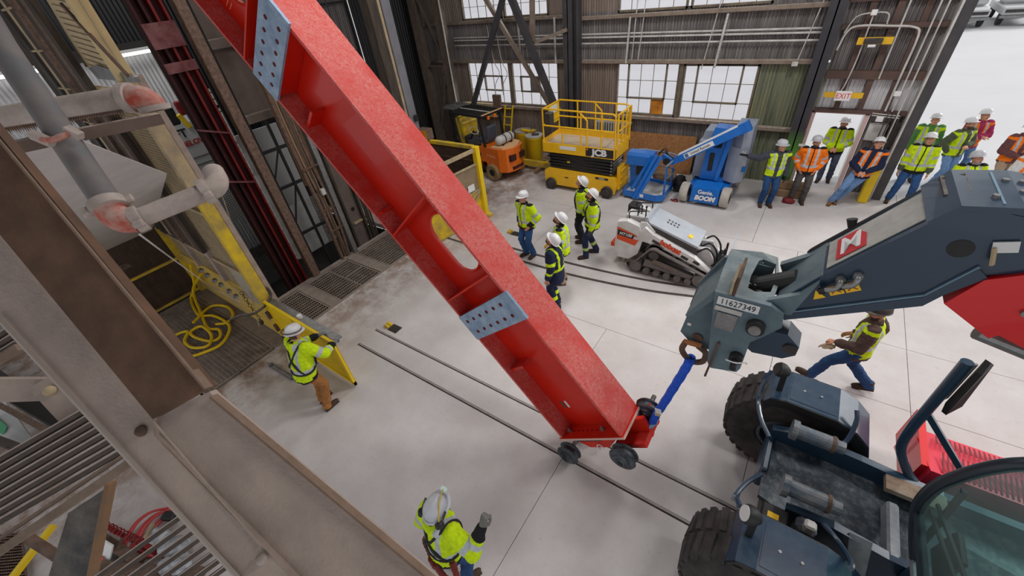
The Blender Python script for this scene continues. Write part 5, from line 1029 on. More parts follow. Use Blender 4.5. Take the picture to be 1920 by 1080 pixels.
for x, r, y in ((-1.0, .3, .5), (.62, .34, .5)):
    for s in (-1, 1):
        o = K(MB().lathe([(.12, -.1), (.15, -.12), (r - .04, -.12), (r, -.08), (r, .08), (r - .04, .12), (.15, .12), (.12, .1)], (x, s * y, r), (0, 1, 0), 26), 'tyre', 'tyre_tan', fk, True)
        MB().lathe([(.15, .06), (.13, .08), (.06, .1), (0, .1)], (x, s * y, r), (0, s, 0), 18).build('hub', M_['black'], o, True, world=False)
for (x0, x1), y in (((-.72, -.45), .48), ((.55, .75), .48)):
    for s in (-1, 1): K(MB().bar((x0, s * y, 1.1 if x0 < 0 else .8), (x1 if x0 > 0 else x0 + .12, s * y, 2.1), .07), 'guard_post', 'black')
for s in (-1, 1): K(MB().bar((-.72, s * .49, 2.12), (.82, s * .49, 2.12), .06, .07), 'guard_rail', 'black')
for x in (-.72, .8): K(MB().bar((x, -.49, 2.12), (x, .49, 2.12), .06, .07), 'guard_rail', 'black')
for i in range(1, 9): K(MB().bar((-.72 + i * .17, -.48, 2.13), (-.72 + i * .17, .48, 2.13), .03, .045), 'guard_bar', 'black')
K(MB().bar((-.72, .02, 2.16), (.82, .02, 2.16), .05, .02), 'centre_bar', 'offwhite'); K(MB().bar((-.75, -.49, 2.17), (-.75, .49, 2.17), .06, .02), 'rear_strip', 'fk_pale')
for y in (-.1, .2): K(MB().box((-.76, y, 2.03), (.08, .1, .12), None, .02), 'tail_lamp', 'fk_orange')
for s in (-1, 1):
    K(MB().box((1.02, s * .3, 1.15), (.14, .1, 2.1)), 'mast_rail', 'black'); K(MB().box((1.15, s * .2, 1.15), (.1, .08, 2.0)), 'mast_rail', 'black')
    K(MB().cyl((1.05, s * .12, .3), (1.05, s * .12, 2.0), .035, n=10), 'lift_ram', 'steel')
for z in (.4, 1.2, 2.0): K(MB().box((1.06, 0, z), (.12, .7, .09)), 'mast_tie', 'black')
K(MB().box((1.1, 0, 2.2), (.5, .75, .05)).box((1.1, .2, 2.24), (.52, .07, .04)).box((1.1, -.2, 2.24), (.52, .07, .04)), 'mast_crown', 'steel')
K(MB().box((1.28, 0, .6), (.06, 1.0, .5)), 'carriage', 'black')
for s in (-1, 1): K(MB().box((1.8, s * .3, .1), (1.0, .12, .045)).box((1.33, s * .3, .5), (.05, .12, .8)), 'fork', 'darksteel')
K(MB().box((-.35, 0, 1.22), (.5, .48, .14), None, .04).box((-.6, 0, 1.48), (.13, .46, .5), MX.Rotation(-.15, 3, 'Y'), .04), 'seat', 'seatgrey')
K(MB().box((.45, 0, 1.05), (.15, .6, .5), MX.Rotation(.3, 3, 'Y'), .04), 'dashboard', 'black'); K(MB().cyl((.42, .08, 1.15), (.22, .08, 1.45), .03, n=8), 'steering_column', 'black')
K(MB().tube(arc((0, 0, 0), .17, 0, 345, 23), .014, 6, closed=True), 'steering_wheel', 'offwhite').data.transform(MX.Translation((.21, .08, 1.46)) @ MX.Rotation(-.6, 4, 'Y'))
K(MB().box((-.2, .42, .98), (.5, .2, .3), None, .05), 'side_step', 'black')
yb = K(MB().xz([(.55, 1.0), (.95, 1.1), (.95, 1.85), (.7, 1.95), (.5, 1.7)], -.4, .3), 'yellow_cover', 'yellow_dirty')
b = MB().lathe([(0, -.4), (.06, -.395), (.12, -.36), (.15, -.3), (.15, .3), (.12, .36), (.06, .395), (0, .4)], (-1.22, 0, 1.36), (0, 1, 0), 20); tk = K(b, 'gas_bottle', 'offwhite', fk, True)
for y in (-.2, .08): MB().lathe([(.152, -.02), (.158, -.02), (.158, .02), (.152, .02)], (-1.22, y, 1.36), (0, 1, 0), 20).build('strap', M_['black'], tk, world=False)
for y in (-.2, .2): K(MB().box((-1.22, y, 1.2), (.26, .06, .08)), 'bottle_cradle', 'black')
K(MB().cyl((-.42, .5, .86), (-.42, .55, .86), .075, n=16), 'filler', 'black')
o = text('YTS94SL', .12, (0, 0, 0), (1, 0, 0), (0, 1, 0), M_['fk_pale'], None); o.parent = fk; o.data.transform(MX.Translation((-1.0, .535, .86)) @ MX((( -1, 0, 0), (0, 0, 1), (0, 1, 0))).transposed().to_4x4())
# ================================================================== barrels and bits by the wall
def barrel(x, y, label, lid):
    t = thing('drum', (x, y, 0), label, 'barrel', 0, 'yellow drums by the back wall')
    MB().lathe([(0, .0), (.25, 0), (.27, .03), (.3, .9), (.315, .92), (.315, .97), (.3, .99)], (x, y, 0), (0, 0, 1), 28).build('body', M_['yellow'], t, True)
    MB().lathe([(.3, .97), (.33, .985), (.33, 1.02), (.29, 1.03), (0, 1.0 if not lid else 1.03)], (x, y, 0), (0, 0, 1), 28).build('lid', M_['offwhite'] if lid else M_['dustpipe'], t, True)
    return t
barrel(-8.9, 13.0, 'taller looking yellow drum with dusty open top farther left by the wall', False); t = barrel(-8.2, 12.65, 'yellow drum with pale lid nearest the scissor lift', True)
MB().box((-8.1, 12.6, 1.06), (.25, .14, .04), MX.Rotation(.4, 3, 'Z')).build('rag', M_['darksteel'], t)
lv = thing('yellow_lever', (-8.55, 12.75, 1.03), 'yellow bent handle lying across the two drums', 'handle'); MB().box((-8.57, 12.8, 1.08), (.55, .1, .09), MX.Rotation(-.15, 3, 'Z'), .02).build('bar', M_['yellow'], lv); MB().box((-8.3, 12.77, 1.12), (.16, .2, .05), MX.Rotation(-.15, 3, 'Z'), .01).build('grip', M_['yellow_dirty'], lv)
sp_ = thing('spreader_bar', (-7.9, 11.95, .1), 'yellow spreader bar on wood blocks beside the scissor lift', 'bar')
MB().box((-7.8, 12.0, .24), (1.7, .14, .2), None, .01).build('beam', M_['yellow_dirty'], sp_); MB().box((-7.2, 11.96, .36), (.3, .16, .05)).build('lug', M_['yellow'], sp_)
for x in (-8.3, -7.6): tag(MB().box((x, 12.05, .07), (.13, .8, .14), None, .01).build('timber_block', M_['wood']), 'wood block under the yellow spreader bar, %s' % ('nearer the forklift' if x < -8 else 'nearer the scissor lift'), 'block')
pl = thing('pallet', (-7.6, 12.75, 0), 'small wooden pallet lying behind the spreader bar', 'pallet')
for i in range(5): MB().box((-7.45, 12.45 + i * .2, .13), (1.0, .12, .025)).build('board', M_['wood'], pl)
for x in (-7.85, -7.45, -7.05): MB().box((x, 12.85, .06), (.1, .9, .11)).build('runner', M_['wood'], pl)
ob_ = thing('chipboard_sheet', (-4.2, 13.25, 0), 'brown chipboard sheet leaning on the wall behind the blue boom lift', 'board')
MB().poly([(-5.3, 13.3, 0), (-2.75, 13.3, 0), (-2.75, 13.5, 1.15), (-5.3, 13.5, 1.15)], (0, .025, 0)).build('sheet', M_['osb'], ob_)
MB().ab((-5.3, 13.29, .02), (-2.75, 13.315, .1)).build('bottom_batten', M_['osb'], ob_)
rg = thing('radiator_grille', (-5.4, 13.4, .2), 'white slatted radiator on the wall seen through the scissor lift rails', 'radiator')
for i in range(14): MB().ab((-6.1 + i * .09, 13.4, .5), (-6.06 + i * .09, 13.46, 1.45)).build('slat', M_['offwhite'], rg)
MB().ab((-6.12, 13.42, .48), (-4.85, 13.5, .54)).build('rail', M_['offwhite'], rg); MB().ab((-6.12, 13.42, 1.4), (-4.85, 13.5, 1.46)).build('rail', M_['offwhite'], rg)
ld = thing('step_ladder', (-9.6, 13.1, 0), 'yellow step ladder leaning behind the forklift guard', 'ladder')
for x in (-9.95, -9.6): MB().bar((x, 12.9, 0), (x + .06, 13.4, 1.75), .05, .03).build('rail', M_['yellow'], ld)
for k in range(6): MB().bar((-9.94, 12.95 + .08 * k, .25 + .28 * k), (-9.59, 12.95 + .08 * k, .25 + .28 * k), .05, .03).build('rung', M_['yellow'], ld)
eb = thing('electrical_box', (-10.1, 13.3, 1.7), 'grey electrical box with looping white conduit at the window sill', 'box')
MB().ab((-10.35, 13.22, 1.65), (-10.0, 13.34, 2.15), .01).build('box', M_['rustpost'], eb)
for x in (-10.2, -9.85): MB().tube(smoothpath([(x, 13.28, 2.15), (x + .05, 13.26, 2.5), (x + .3, 13.26, 2.9), (x + .1, 13.28, 3.3), (x - .05, 13.3, 4.4)], 5), .014, 6).build('conduit', M_['offwhite'], eb, True)
rk = thing('yellow_rack', (-11, 13.2, 1.3), 'dusty yellow slatted rack on the wall behind the forklift mast', 'rack')
for i in range(16): MB().ab((-11.9 + i * .1, 13.3, 1.35), (-11.84 + i * .1, 13.34, 1.75)).build('slat', M_['yellow_dirty'], rk)
MB().ab((-11.95, 13.25, 1.72), (-10.3, 13.42, 1.8)).build('shelf', M_['tan'], rk); MB().ab((-11.95, 13.3, 1.3), (-10.3, 13.42, 1.36)).build('shelf', M_['tan'], rk)
# ================================================================== scissor lift
pal('jcb', (244, 190, 22), .4, rgb2=(226, 170, 20), scale=3, coat=.15); pal('deckwood', (206, 190, 166), .7, rgb2=(180, 160, 136), scale=4)
jl = thing('scissor_lift', (-5.4, 11.35, 0), 'yellow and black JCB scissor lift with guard rails around its deck', 'lift')
x0, x1, y0, y1 = -6.7, -4.3, 10.8, 11.85
MB().xz([(x0 + .02, .16), (x0 + .0, .6), (x0 + .15, .7), (x1 + .0, .66), (x1 + .06, .4), (x1, .14)], y0 + .04, y0 + .12).build('side_panel', M_['jcb'], jl)
MB().xz([(x0 + .02, .16), (x0 + .0, .6), (x0 + .15, .7), (x1 + .0, .66), (x1 + .06, .4), (x1, .14)], y1 - .12, y1 - .04).build('side_panel', M_['jcb'], jl)
MB().ab((x0 + .05, y0 + .12, .2), (x1, y1 - .12, .62)).build('base', M_['jcb'], jl)
dr = MB().ab((-6.1, y0 + .03, .2), (-5.05, y0 + .045, .52), .003).build('battery_door', M_['jcb'], jl)
MB().box((-5.9, y0 + .028, .46), (.12, .01, .03)).build('handle', M_['black'], dr)
for x in (-6.46, -4.52):
    for y in (y0 + .02, y1 - .02):
        o = MB().lathe([(.08, -.06), (.17, -.07), (.19, -.05), (.19, .05), (.17, .07), (.08, .06)], (x, y, .19), (0, 1, 0), 22).build('wheel', M_['rubber'], jl, True)
        MB().lathe([(.11, .05), (.1, .075), (.03, .08), (0, .08)], (x, y, .19), (0, -1 if y < 11 else 1, 0), 14).build('hub', M_['darksteel'], o, True)
for k in range(5):
    z = .74 + .095 * k
    for y in (y0 + .12, y1 - .16): MB().bar((x0 + .12, y, z + (.02 if k % 2 else -.02)), (x1 - .1, y, z - (.02 if k % 2 else -.02)), .092, .05, (0, 1, 0)).build('scissor_arm', M_['black'], jl)
    for x in (x1 - .14, x0 + .16): MB().cyl((x, y0 + .08, z), (x, y1 - .1, z), .03, n=10).build('pivot_pin', M_['steel'], jl)
MB().ab((x0 + .2, y0 + .2, .7), (x1 - .2, y1 - .2, 1.2)).build('lift_ram_cover', M_['black'], jl); MB().box((-5.85, y0 + .09, .95), (.1, .01, .05)).build('sticker', M_['yellow'], jl)
MB().ab((x0, y0, 1.23), (x1, y0 + .04, 1.52)).build('deck_side', M_['jcb'], jl); MB().ab((x0, y1 - .04, 1.23), (x1, y1, 1.62)).build('deck_side', M_['jcb'], jl)
MB().ab((x0, y0, 1.23), (x0 + .04, y1, 1.6)).build('toe_board', M_['jcb'], jl); MB().ab((x1 - .04, y0, 1.23), (x1, y1, 1.6)).build('toe_board', M_['jcb'], jl)
MB().ab((x0 + .04, y0 + .04, 1.4), (-4.75, y1 - .04, 1.47)).build('deck_board', M_['deckwood'], jl); MB().ab((-4.735, y0 + .04, 1.4), (x1 - .04, y1 - .04, 1.47)).build('deck_board', M_['deckwood'], jl)
def rail(pts, n='guard_rail', r=.024): return MB().tube(pts, r, 8).build(n, M_['jcb'], jl, True)
for y in (y0 + .03, y1 - .03):
    rail([(x0 + .04, y, 1.5), (x0 + .04, y, 2.44), (x0 + .08, y, 2.5), (-4.42, y, 2.47), (-4.35, y, 2.42), (-4.34, y, 1.5)]); rail([(x0 + .04, y, 2.02), (-4.34, y, 2.0)])
    for x in (-6.0, -5.4, -4.75): rail([(x, y, 1.5), (x, y, 2.49 if x > -5.5 or y > 11 else 2.02)], 'guard_post')
    rail([(-5.45, y, 2.48), (-5.2, y, 2.25), (-5.2, y, 1.52)], 'guard_brace')
for z in (2.02, 2.48): rail([(x0 + .04, y0 + .03, z), (x0 + .04, y1 - .03, z)]); rail([(x1, y0 + .1, z - .03), (x1, y1 - .03, z - .03)])
for y in (y0 + .1, 11.2, 11.5, y1 - .05): rail([(x1, y, 1.5), (x1, y, 2.45)], 'guard_post', .03)
MB().ab((x0 + .02, 11.2, 1.9), (x0 + .05, y1 - .03, 2.46)).build('manual_box', M_['yellow'], jl); MB().ab((x0 + .05, y0 + .1, 1.95), (x0 + .25, y0 + .35, 2.35), .02).build('control_box', M_['darksteel'], jl); MB().ab((x0 + .045, 11.3, 2.2), (x0 + .06, 11.7, 2.42)).build('notice', M_['white'], jl)
jb = MB().ab((-5.22, y0 - .008, 1.26), (-4.36, y0, 1.5)).build('badge', M_['black'], jl)
text('JCB', .25, (-4.79, y0 - .011, 1.38), (1, 0, 0), (0, 0, 1), M_['white'], jb, 'lettering', bold=.012, sx=1.18); MB().box((-5.17, y0 - .01, 1.46), (.05, .004, .05)).build('orange_mark', M_['fk_orange'], jb)
MB().ab((-6.1, y0 - .006, 1.36), (-5.55, y0, 1.47)).build('white_label', M_['white'], jl)
MB().ab((-4.92, y0 + .035, .56), (-4.5, y0 + .04, .62)).build('model_plate', M_['black'], jl); text('S2632E', .06, (-4.71, y0 + .032, .59), (1, 0, 0), (0, 0, 1), M_['white'], jl)
MB().ab((x1, y0 + .2, .25), (x1 + .1, y1 - .2, .95)).build('ladder_plate', M_['jcb'], jl)
for z in (.45, .65, .85): MB().cyl((x1 + .13, y0 + .2, z), (x1 + .13, y1 - .3, z), .02, n=8).build('ladder_rung', M_['jcb'], jl)
# ================================================================== boom lift
pal('blue', (14, 110, 200), .35, rgb2=(10, 92, 176), scale=3, coat=.2); pal('covergrey', (150, 158, 172), .5, rgb2=(132, 140, 156), scale=3); pal('tyre_white', (190, 184, 174), .8, rgb2=(150, 142, 134), scale=5)
ge = thing('boom_lift', (-1.8, 12.2, 0), 'blue Genie boom lift with grey covers and folded boom with its top glare painted white', 'lift')
def G_(b, n, m, s=False, p=ge): return b.build(n, M_[m], p, s)
G_(MB().xy([(-2.25, 11.5), (-1.45, 11.5), (-1.35, 11.7), (-1.35, 13.1), (-2.35, 13.1), (-2.35, 11.7)], .14, .5), 'chassis', 'blue')
G_(MB().poly([(-2.22, 11.3, .12), (-1.48, 11.3, .12), (-1.5, 11.36, .52), (-2.2, 11.36, .52)], (0, .05, 0)), 'front_cover', 'blue')
G_(MB().poly([(-2.2, 11.36, .52), (-1.5, 11.36, .52), (-1.5, 11.75, .58), (-2.2, 11.75, .58)], (0, 0, -.05)), 'top_cover', 'blue')
for x in (-2.42, -1.34):
    for y in (11.52, 13.0):
        o = G_(MB().lathe([(.12, -.1), (.25, -.11), (.275, -.08), (.275, .08), (.25, .11), (.12, .1)], (x, y, .275), (1, 0, 0), 26), 'wheel', 'tyre_white', True)
        s = -1 if x < -2 else 1; MB().lathe([(.18, .08), (.15, .11), (.05, .13), (0, .13)], (x, y, .275), (s, 0, 0), 18).build('hub', M_['darksteel'], o, True)
fc = ge.children[1]
text('Genie.', .155, (-1.84, 11.318, .42), (1, 0, 0), (0, .12, 1), M_['white'], fc, bold=.004); text('BOOM', .175, (-1.84, 11.3, .25), (1, 0, 0), (0, .12, 1), M_['white'], fc, bold=.012, shear=.2)
G_(MB().cyl((-1.85, 12.3, .5), (-1.85, 12.3, .62), .45, n=28), 'turntable', 'blue')
G_(MB().xz([(-2.16, .6), (-1.68, .6), (-1.62, 1.0), (-1.56, 2.0), (-2.0, 2.02), (-2.12, 1.5)], 11.82, 12.2), 'mast', 'blue')
G_(MB().ab((-2.0, 11.8, .85), (-1.88, 11.83, 1.35), .01), 'mast_slot', 'black'); G_(MB().ab((-1.98, 11.8, 1.5), (-1.75, 11.83, 1.78), .02), 'mast_slot', 'pit')
G_(MB().bar((-1.72, 11.78, .62), (-1.55, 11.78, 1.95), .1, .08, (0, 1, 0)), 'mast_link', 'blue'); G_(MB().cyl((-1.6, 11.75, 1.9), (-1.3, 11.75, 1.93), .03, n=10), 'pivot_pin', 'blue')
cv = G_(MB().poly([(-1.58, 11.95, .58), (-1.28, 11.8, .58), (-1.1, 11.98, .58), (-1.1, 12.7, .58), (-1.58, 12.7, .58)], (0, 0, .96)), 'right_cover', 'covergrey')
G_(MB().poly([(-1.52, 12.0, 1.54), (-1.28, 11.82, 1.54), (-1.1, 11.98, 1.54), (-1.1, 12.7, 1.54), (-1.52, 12.7, 1.54)], (-.03, .06, .48)), 'right_cover_top', 'covergrey')
G_(MB().poly([(-1.3, 11.86, 1.6), (-1.18, 11.95, 1.6), (-1.14, 12.05, 1.95), (-1.28, 11.97, 2.0)], (.01, -.02, .0)), 'cover_badge', 'offwhite')
G_(MB().poly([(-2.42, 12.0, .58), (-2.18, 11.95, .58), (-2.18, 12.8, .58), (-2.42, 12.8, .58)], (.05, 0, 1.0)), 'left_cover', 'covergrey')
G_(MB().poly([(-2.35, 12.2, 1.58), (-1.75, 12.2, 1.58), (-1.75, 12.8, 1.58), (-2.35, 12.8, 1.58)], (.05, 0, .22)), 'rear_cover', 'covergrey'); G_(MB().cyl((-1.9, 12.4, 1.8), (-1.9, 12.4, 1.92), .05, n=12), 'beacon', 'warn_yellow')
text('N', .14, (-1.2, 11.87, 1.42), V((.7, .72, 0)), (0, 0, 1), M_['white'], cv); MB().box((-1.12, 11.94, .95), (.1, .02, .14), MX.Rotation(.8, 3, 'Z')).build('blue_label', M_['blue'], cv)
A_, B_ = V((-1.3, 11.72, 2.12)), V((-2.72, 11.62, 1.2)); d_ = (B_ - A_).normalized(); up_ = V((0, -1, 0)).cross(d_); up_ = up_ if up_.z > 0 else -up_
G_(MB().bar(A_, B_, .2, .24, (0, 1, 0)), 'boom', 'blue'); G_(MB().bar(A_ + up_ * .103 + d_ * .12, B_ + up_ * .103, .012, .23, (0, 1, 0)), 'boom_glare', 'white')  # white strip paints the light reflected off the blue boom's top
G_(MB().bar(A_ - d_ * .12, A_ + d_ * .12, .26, .2, (0, 1, 0)), 'boom_knuckle', 'blue')
bl = G_(MB().bar(A_ + d_ * .75 + V((0, -.122, 0)), B_ - d_ * .15 + V((0, -.122, 0)), .004, .13, up_), 'boom_label', 'white')
bl.data.transform(MX.Identity(4)); text('United Rentals', .105, (A_ + B_) / 2 + d_ * .26 + V((0, -.126, .0)), -d_, up_, M_['black'], bl, sx=.85)
MB().box(B_ - d_ * .22 + V((0, -.125, 0)), (.1, .006, .09), frame(d_, (0, 1, 0))).build('logo', M_['blue_text'], bl)
G_(MB().bar(B_, B_ + d_ * .18, .17, .2, (0, 1, 0)), 'boom_tip', 'blue')
J = B_ + d_ * .2
G_(MB().bar(J + V((.05, 0, -.05)), (-3.2, 11.6, 1.22), .14, .18, (0, 1, 0)), 'jib_bracket', 'blue'); G_(MB().cyl((-3.05, 11.5, 1.08), (-3.05, 11.75, 1.08), .1, n=18), 'jib_rotator', 'black')
for k, o_ in enumerate((0, .13)): G_(MB().bar(V((-3.3 + o_, 11.3, 1.32 - .03 * k)), V((-3.747, 11, 0.016)) + V((o_ * .8, 0, .06)), .1, .09), 'jib_arm', 'blue')
G_(MB().bar(V((-3.42, 11.32, 1.28)), V((-3.822, 11, 0.331)), .07, .06), 'jib_arm', 'blue')
for k in range(3): G_(MB().tube(smoothpath([(-3.3, 11.5, 1.25), (-3.2 + .05 * k, 11.4, 1.4 + .05 * k), (-3.0, 11.45, 1.3), (-2.8, 11.55, 1.15)], 5), .014, 6), 'hose', 'black', True)
hp = [(0, 0), (0, .2), (.05, .26), (.3, .26), (.36, .2), (.36, 0)]
G_(MB().poly([(-4.14, 11.3 + y * 1.15, .95 + z * 1.35) for y, z in hp], (.74, 0, 0)), 'control_hood', 'blue')
G_(MB().xz([(-4.02, .2), (-3.85, .1), (-3.52, .35), (-3.45, 1.02), (-4.08, 1.02)], 11.42, 11.55), 'basket_column', 'blue'); G_(MB().box((-3.75, 11.4, .78), (.22, .03, .3)), 'cable_recess', 'black')
G_(MB().xy([(-4.08, 11.05), (-3.1, 10.98), (-2.9, 11.1), (-2.92, 12.0), (-3.9, 12.15), (-4.1, 11.9)], .1, .16), 'basket_floor', 'offwhite')
rim_ = [(-4.08, 11.05), (-3.1, 10.98), (-2.9, 11.1), (-2.92, 12.0), (-3.9, 12.15), (-4.1, 11.9)]
for p, q in zip(rim_, rim_[1:] + rim_[:1]): G_(MB().bar((*p, .17), (*q, .17), .03, .18, (0, 0, 1)), 'basket_kick', 'blue')
G_(MB().box((-3.5, 11.0, .18), (.12, .02, .1)).box((-4.1, 11.3, .2), (.02, .12, .1)), 'notice', 'white')
for x, y, h in ((-2.93, 11.2, 1.1), (-2.95, 11.95, .75), (-3.9, 12.1, 1.1), (-4.08, 11.85, 1.1)): G_(MB().bar((x, y, .15), (x, y, h), .045), 'basket_post', 'blue')
for z in (.7, 1.12): G_(MB().tube(smoothpath([(-2.93, 11.1, z), (-2.88, 11.6, z), (-2.95, 12.0, z), (-3.5, 12.12, z), (-3.95, 12.15, z), (-4.1, 12.0, z), (-4.1, 11.5, z)], 4), .02, 8), 'basket_rail', 'covergrey' if z > 1 else 'steel', True)
bg1 = MB().ball((-3.3, 12.45, .32), (.38, .24, .24), 14, 9).build('brown_sack', M_['wood'], None, 2); tag(bg1, 'brown sack lying on the floor behind the blue basket', 'sack'); bg1.location.z -= .08
bk = tag(MB().ball((-2.75, 12.15, .22), (.2, .25, .24), 14, 9).build('black_bag', M_['black'], None, 2), 'black bag with straps on the floor right of the blue basket', 'bag')
for v in bk.data.vertices: v.co += V((mnoise.noise(v.co * 8), mnoise.noise(v.co * 8 + V((3, 1, 0))), 0)) * .07
rs = thing('red_strap', (-2.55, 11.35, 0), 'small red strap lying on the floor before the black bag', 'strap')
MB().tube(smoothpath([(-2.75, 11.4, .02), (-2.65, 11.32, .02), (-2.55, 11.35, .02), (-2.6, 11.45, .02), (-2.7, 11.4, .02)], 5), .018, 6).build('loop', M_['redguide'], rs, True)
# ================================================================== mini track loader
pal('bobwhite', (222, 222, 222), .5, rgb2=(190, 186, 182), scale=4, amt=.7); pal('bobgrey', (160, 166, 176), .5, rgb2=(182, 186, 192), scale=3); pal('boborange', (222, 76, 34), .5); pal('trackgrey', (98, 92, 90), .9, rgb2=(128, 120, 116), scale=8)
bo = thing('track_loader', (-1.9, 8.2, 0), 'white and orange mini track loader with flat front plate near the curved rails', 'loader')
def Bb(b, n, m, s=False, p=bo): return b.build(n, M_[m], p, s)
ya, yb_ = 7.72, 8.62
sd = Bb(MB().xz([(-2.98, .5), (-2.94, 1.14), (-2.72, 1.2), (-2.44, 1.12), (-2.32, .86), (-2.42, .42), (-2.62, .22), (-2.9, .22)], ya, ya + .16), 'rear_panel', 'bobwhite')
Bb(MB().xz([(-2.98, .5), (-2.94, 1.14), (-2.72, 1.2), (-2.44, 1.12), (-2.32, .86), (-2.42, .42), (-2.62, .22), (-2.9, .22)], yb_ - .16, yb_), 'rear_panel', 'bobwhite')
Bb(MB().xz([(-2.9, .35), (-2.88, 1.05), (-2.35, 1.1), (-2.3, .4)], ya + .16, yb_ - .16), 'rear_body', 'darksteel')
for s_, y in ((1, ya - .004), ):
    pl_ = MB().poly([(-2.93, y, .86), (-2.93, y, .7), (-2.5, y, .62), (-2.42, y, .78), (-2.5, y, .78)], (0, -.003, 0)).build('orange_decal', M_['boborange'], sd)
    pb_ = MB().poly([(-2.92, y - .004, .96), (-2.92, y - .004, .82), (-2.56, y - .004, .78), (-2.52, y - .004, .88)], (0, -.003, 0)).build('black_decal', M_['black'], sd)
    MB().poly([(-2.93, y - .003, 1.02), (-2.93, y - .003, .97), (-2.45, y - .003, .84), (-2.5, y - .003, .9)], (0, -.002, 0)).build('orange_decal', M_['boborange'], sd)
    text('MT100', .1, (-2.73, y - .009, .86), (1, 0, -.08), (0, 0, 1), M_['white'], pb_, shear=.2, bold=.003)
Bb(MB().xz([(-2.4, 1.02), (-2.3, 1.15), (-2.1, 1.0), (-1.2, .66), (-.86, .4), (-.78, .05), (-.95, .05), (-1.05, .32), (-1.35, .48), (-2.2, .78), (-2.38, .8)], ya - .03, ya + .1), 'loader_arm', 'bobwhite')
Bb(MB().xz([(-2.4, 1.02), (-2.3, 1.15), (-2.1, 1.0), (-1.2, .66), (-.86, .4), (-.78, .05), (-.95, .05), (-1.05, .32), (-1.35, .48), (-2.2, .78), (-2.38, .8)], yb_ - .1, yb_ + .03), 'loader_arm', 'bobwhite')
text('bobcat', .17, (-1.72, ya - .034, .8), (1, 0, -.38), (0, 0, 1), M_['boborange'], bo, 'lettering', bold=.012)
for x, z, w_ in ((-2.02, .84, .2), (-1.4, .62, .16), (-1.15, .56, .14), (-1.15, .44, .2)): MB().box((x, ya - .031, z), (w_, .006, .07), MX.Rotation(.37, 3, 'Y'), .002).build('arm_slot', M_['darksteel'], bo)
Bb(MB().poly([(-2.28, ya + .1, 1.18), (-1.22, ya + .1, .82), (-1.2, ya + .1, .5), (-2.3, ya + .1, .6)], (0, .7, 0)), 'engine_hood', 'darksteel')
hd_ = Bb(MB().poly([(-2.3, ya + .1, 1.23), (-1.2, ya + .1, .87), (-1.2, yb_ - .1, .87), (-2.3, yb_ - .1, 1.23)], (0, 0, -.05)), 'hood_top', 'bobgrey')
for k in range(8): MB().box((-1.95 + .07 * (k % 4), 8.15 + .1 * (k // 4), 1.12 - .024 * (k % 4)), (.04, .05, .006), MX.Rotation(.32, 3, 'Y')).build('hood_slot', M_['darksteel'], hd_)
MB().box((-1.42, 8.05, .945), (.09, .12, .02), MX.Rotation(.32, 3, 'Y')).build('warning_label', M_['warn_yellow'], hd_)
Bb(MB().poly([(-2.32, ya + .1, 1.0), (-2.2, ya + .1, 1.0), (-2.3, ya + .1, 1.32), (-2.36, ya + .1, 1.32)], (0, .7, 0)), 'dash_panel', 'bobgrey')
Bb(MB().xz([(-2.5, .9), (-2.44, 1.2), (-2.3, 1.22), (-2.1, 1.02), (-2.2, .85)], ya + .06, ya + .11), 'side_panel', 'bobwhite'); Bb(MB().ab((-2.86, ya + .3, 1.05), (-2.3, yb_ - .3, 1.2), .02), 'console', 'bobwhite'); Bb(MB().ab((-2.98, 8.4, .95), (-2.7, 8.66, 1.25), .05), 'black_box', 'black')
for y in (7.95, 8.38): Bb(MB().tube(smoothpath([(-2.72, y - .08, 1.2), (-2.72, y - .08, 1.36), (-2.45, y - .04, 1.4), (-2.4, y, 1.38), (-2.4, y + .02, 1.2)], 4), .014, 6), 'grab_rail', 'black', True)
for x, y in ((-2.6, 8.05), (-2.55, 8.15), (-2.6, 8.3), (-2.5, 8.3), (-2.62, 8.18)): Bb(MB().cyl((x, y, 1.18), (x, y, 1.3), .014, n=8).ball((x, y, 1.31), .028, 8, 6), 'lever', 'black', True)
Bb(MB().ab((-3.1, 7.8, .42), (-2.96, 8.5, .52)), 'stand_pad', 'boborange')
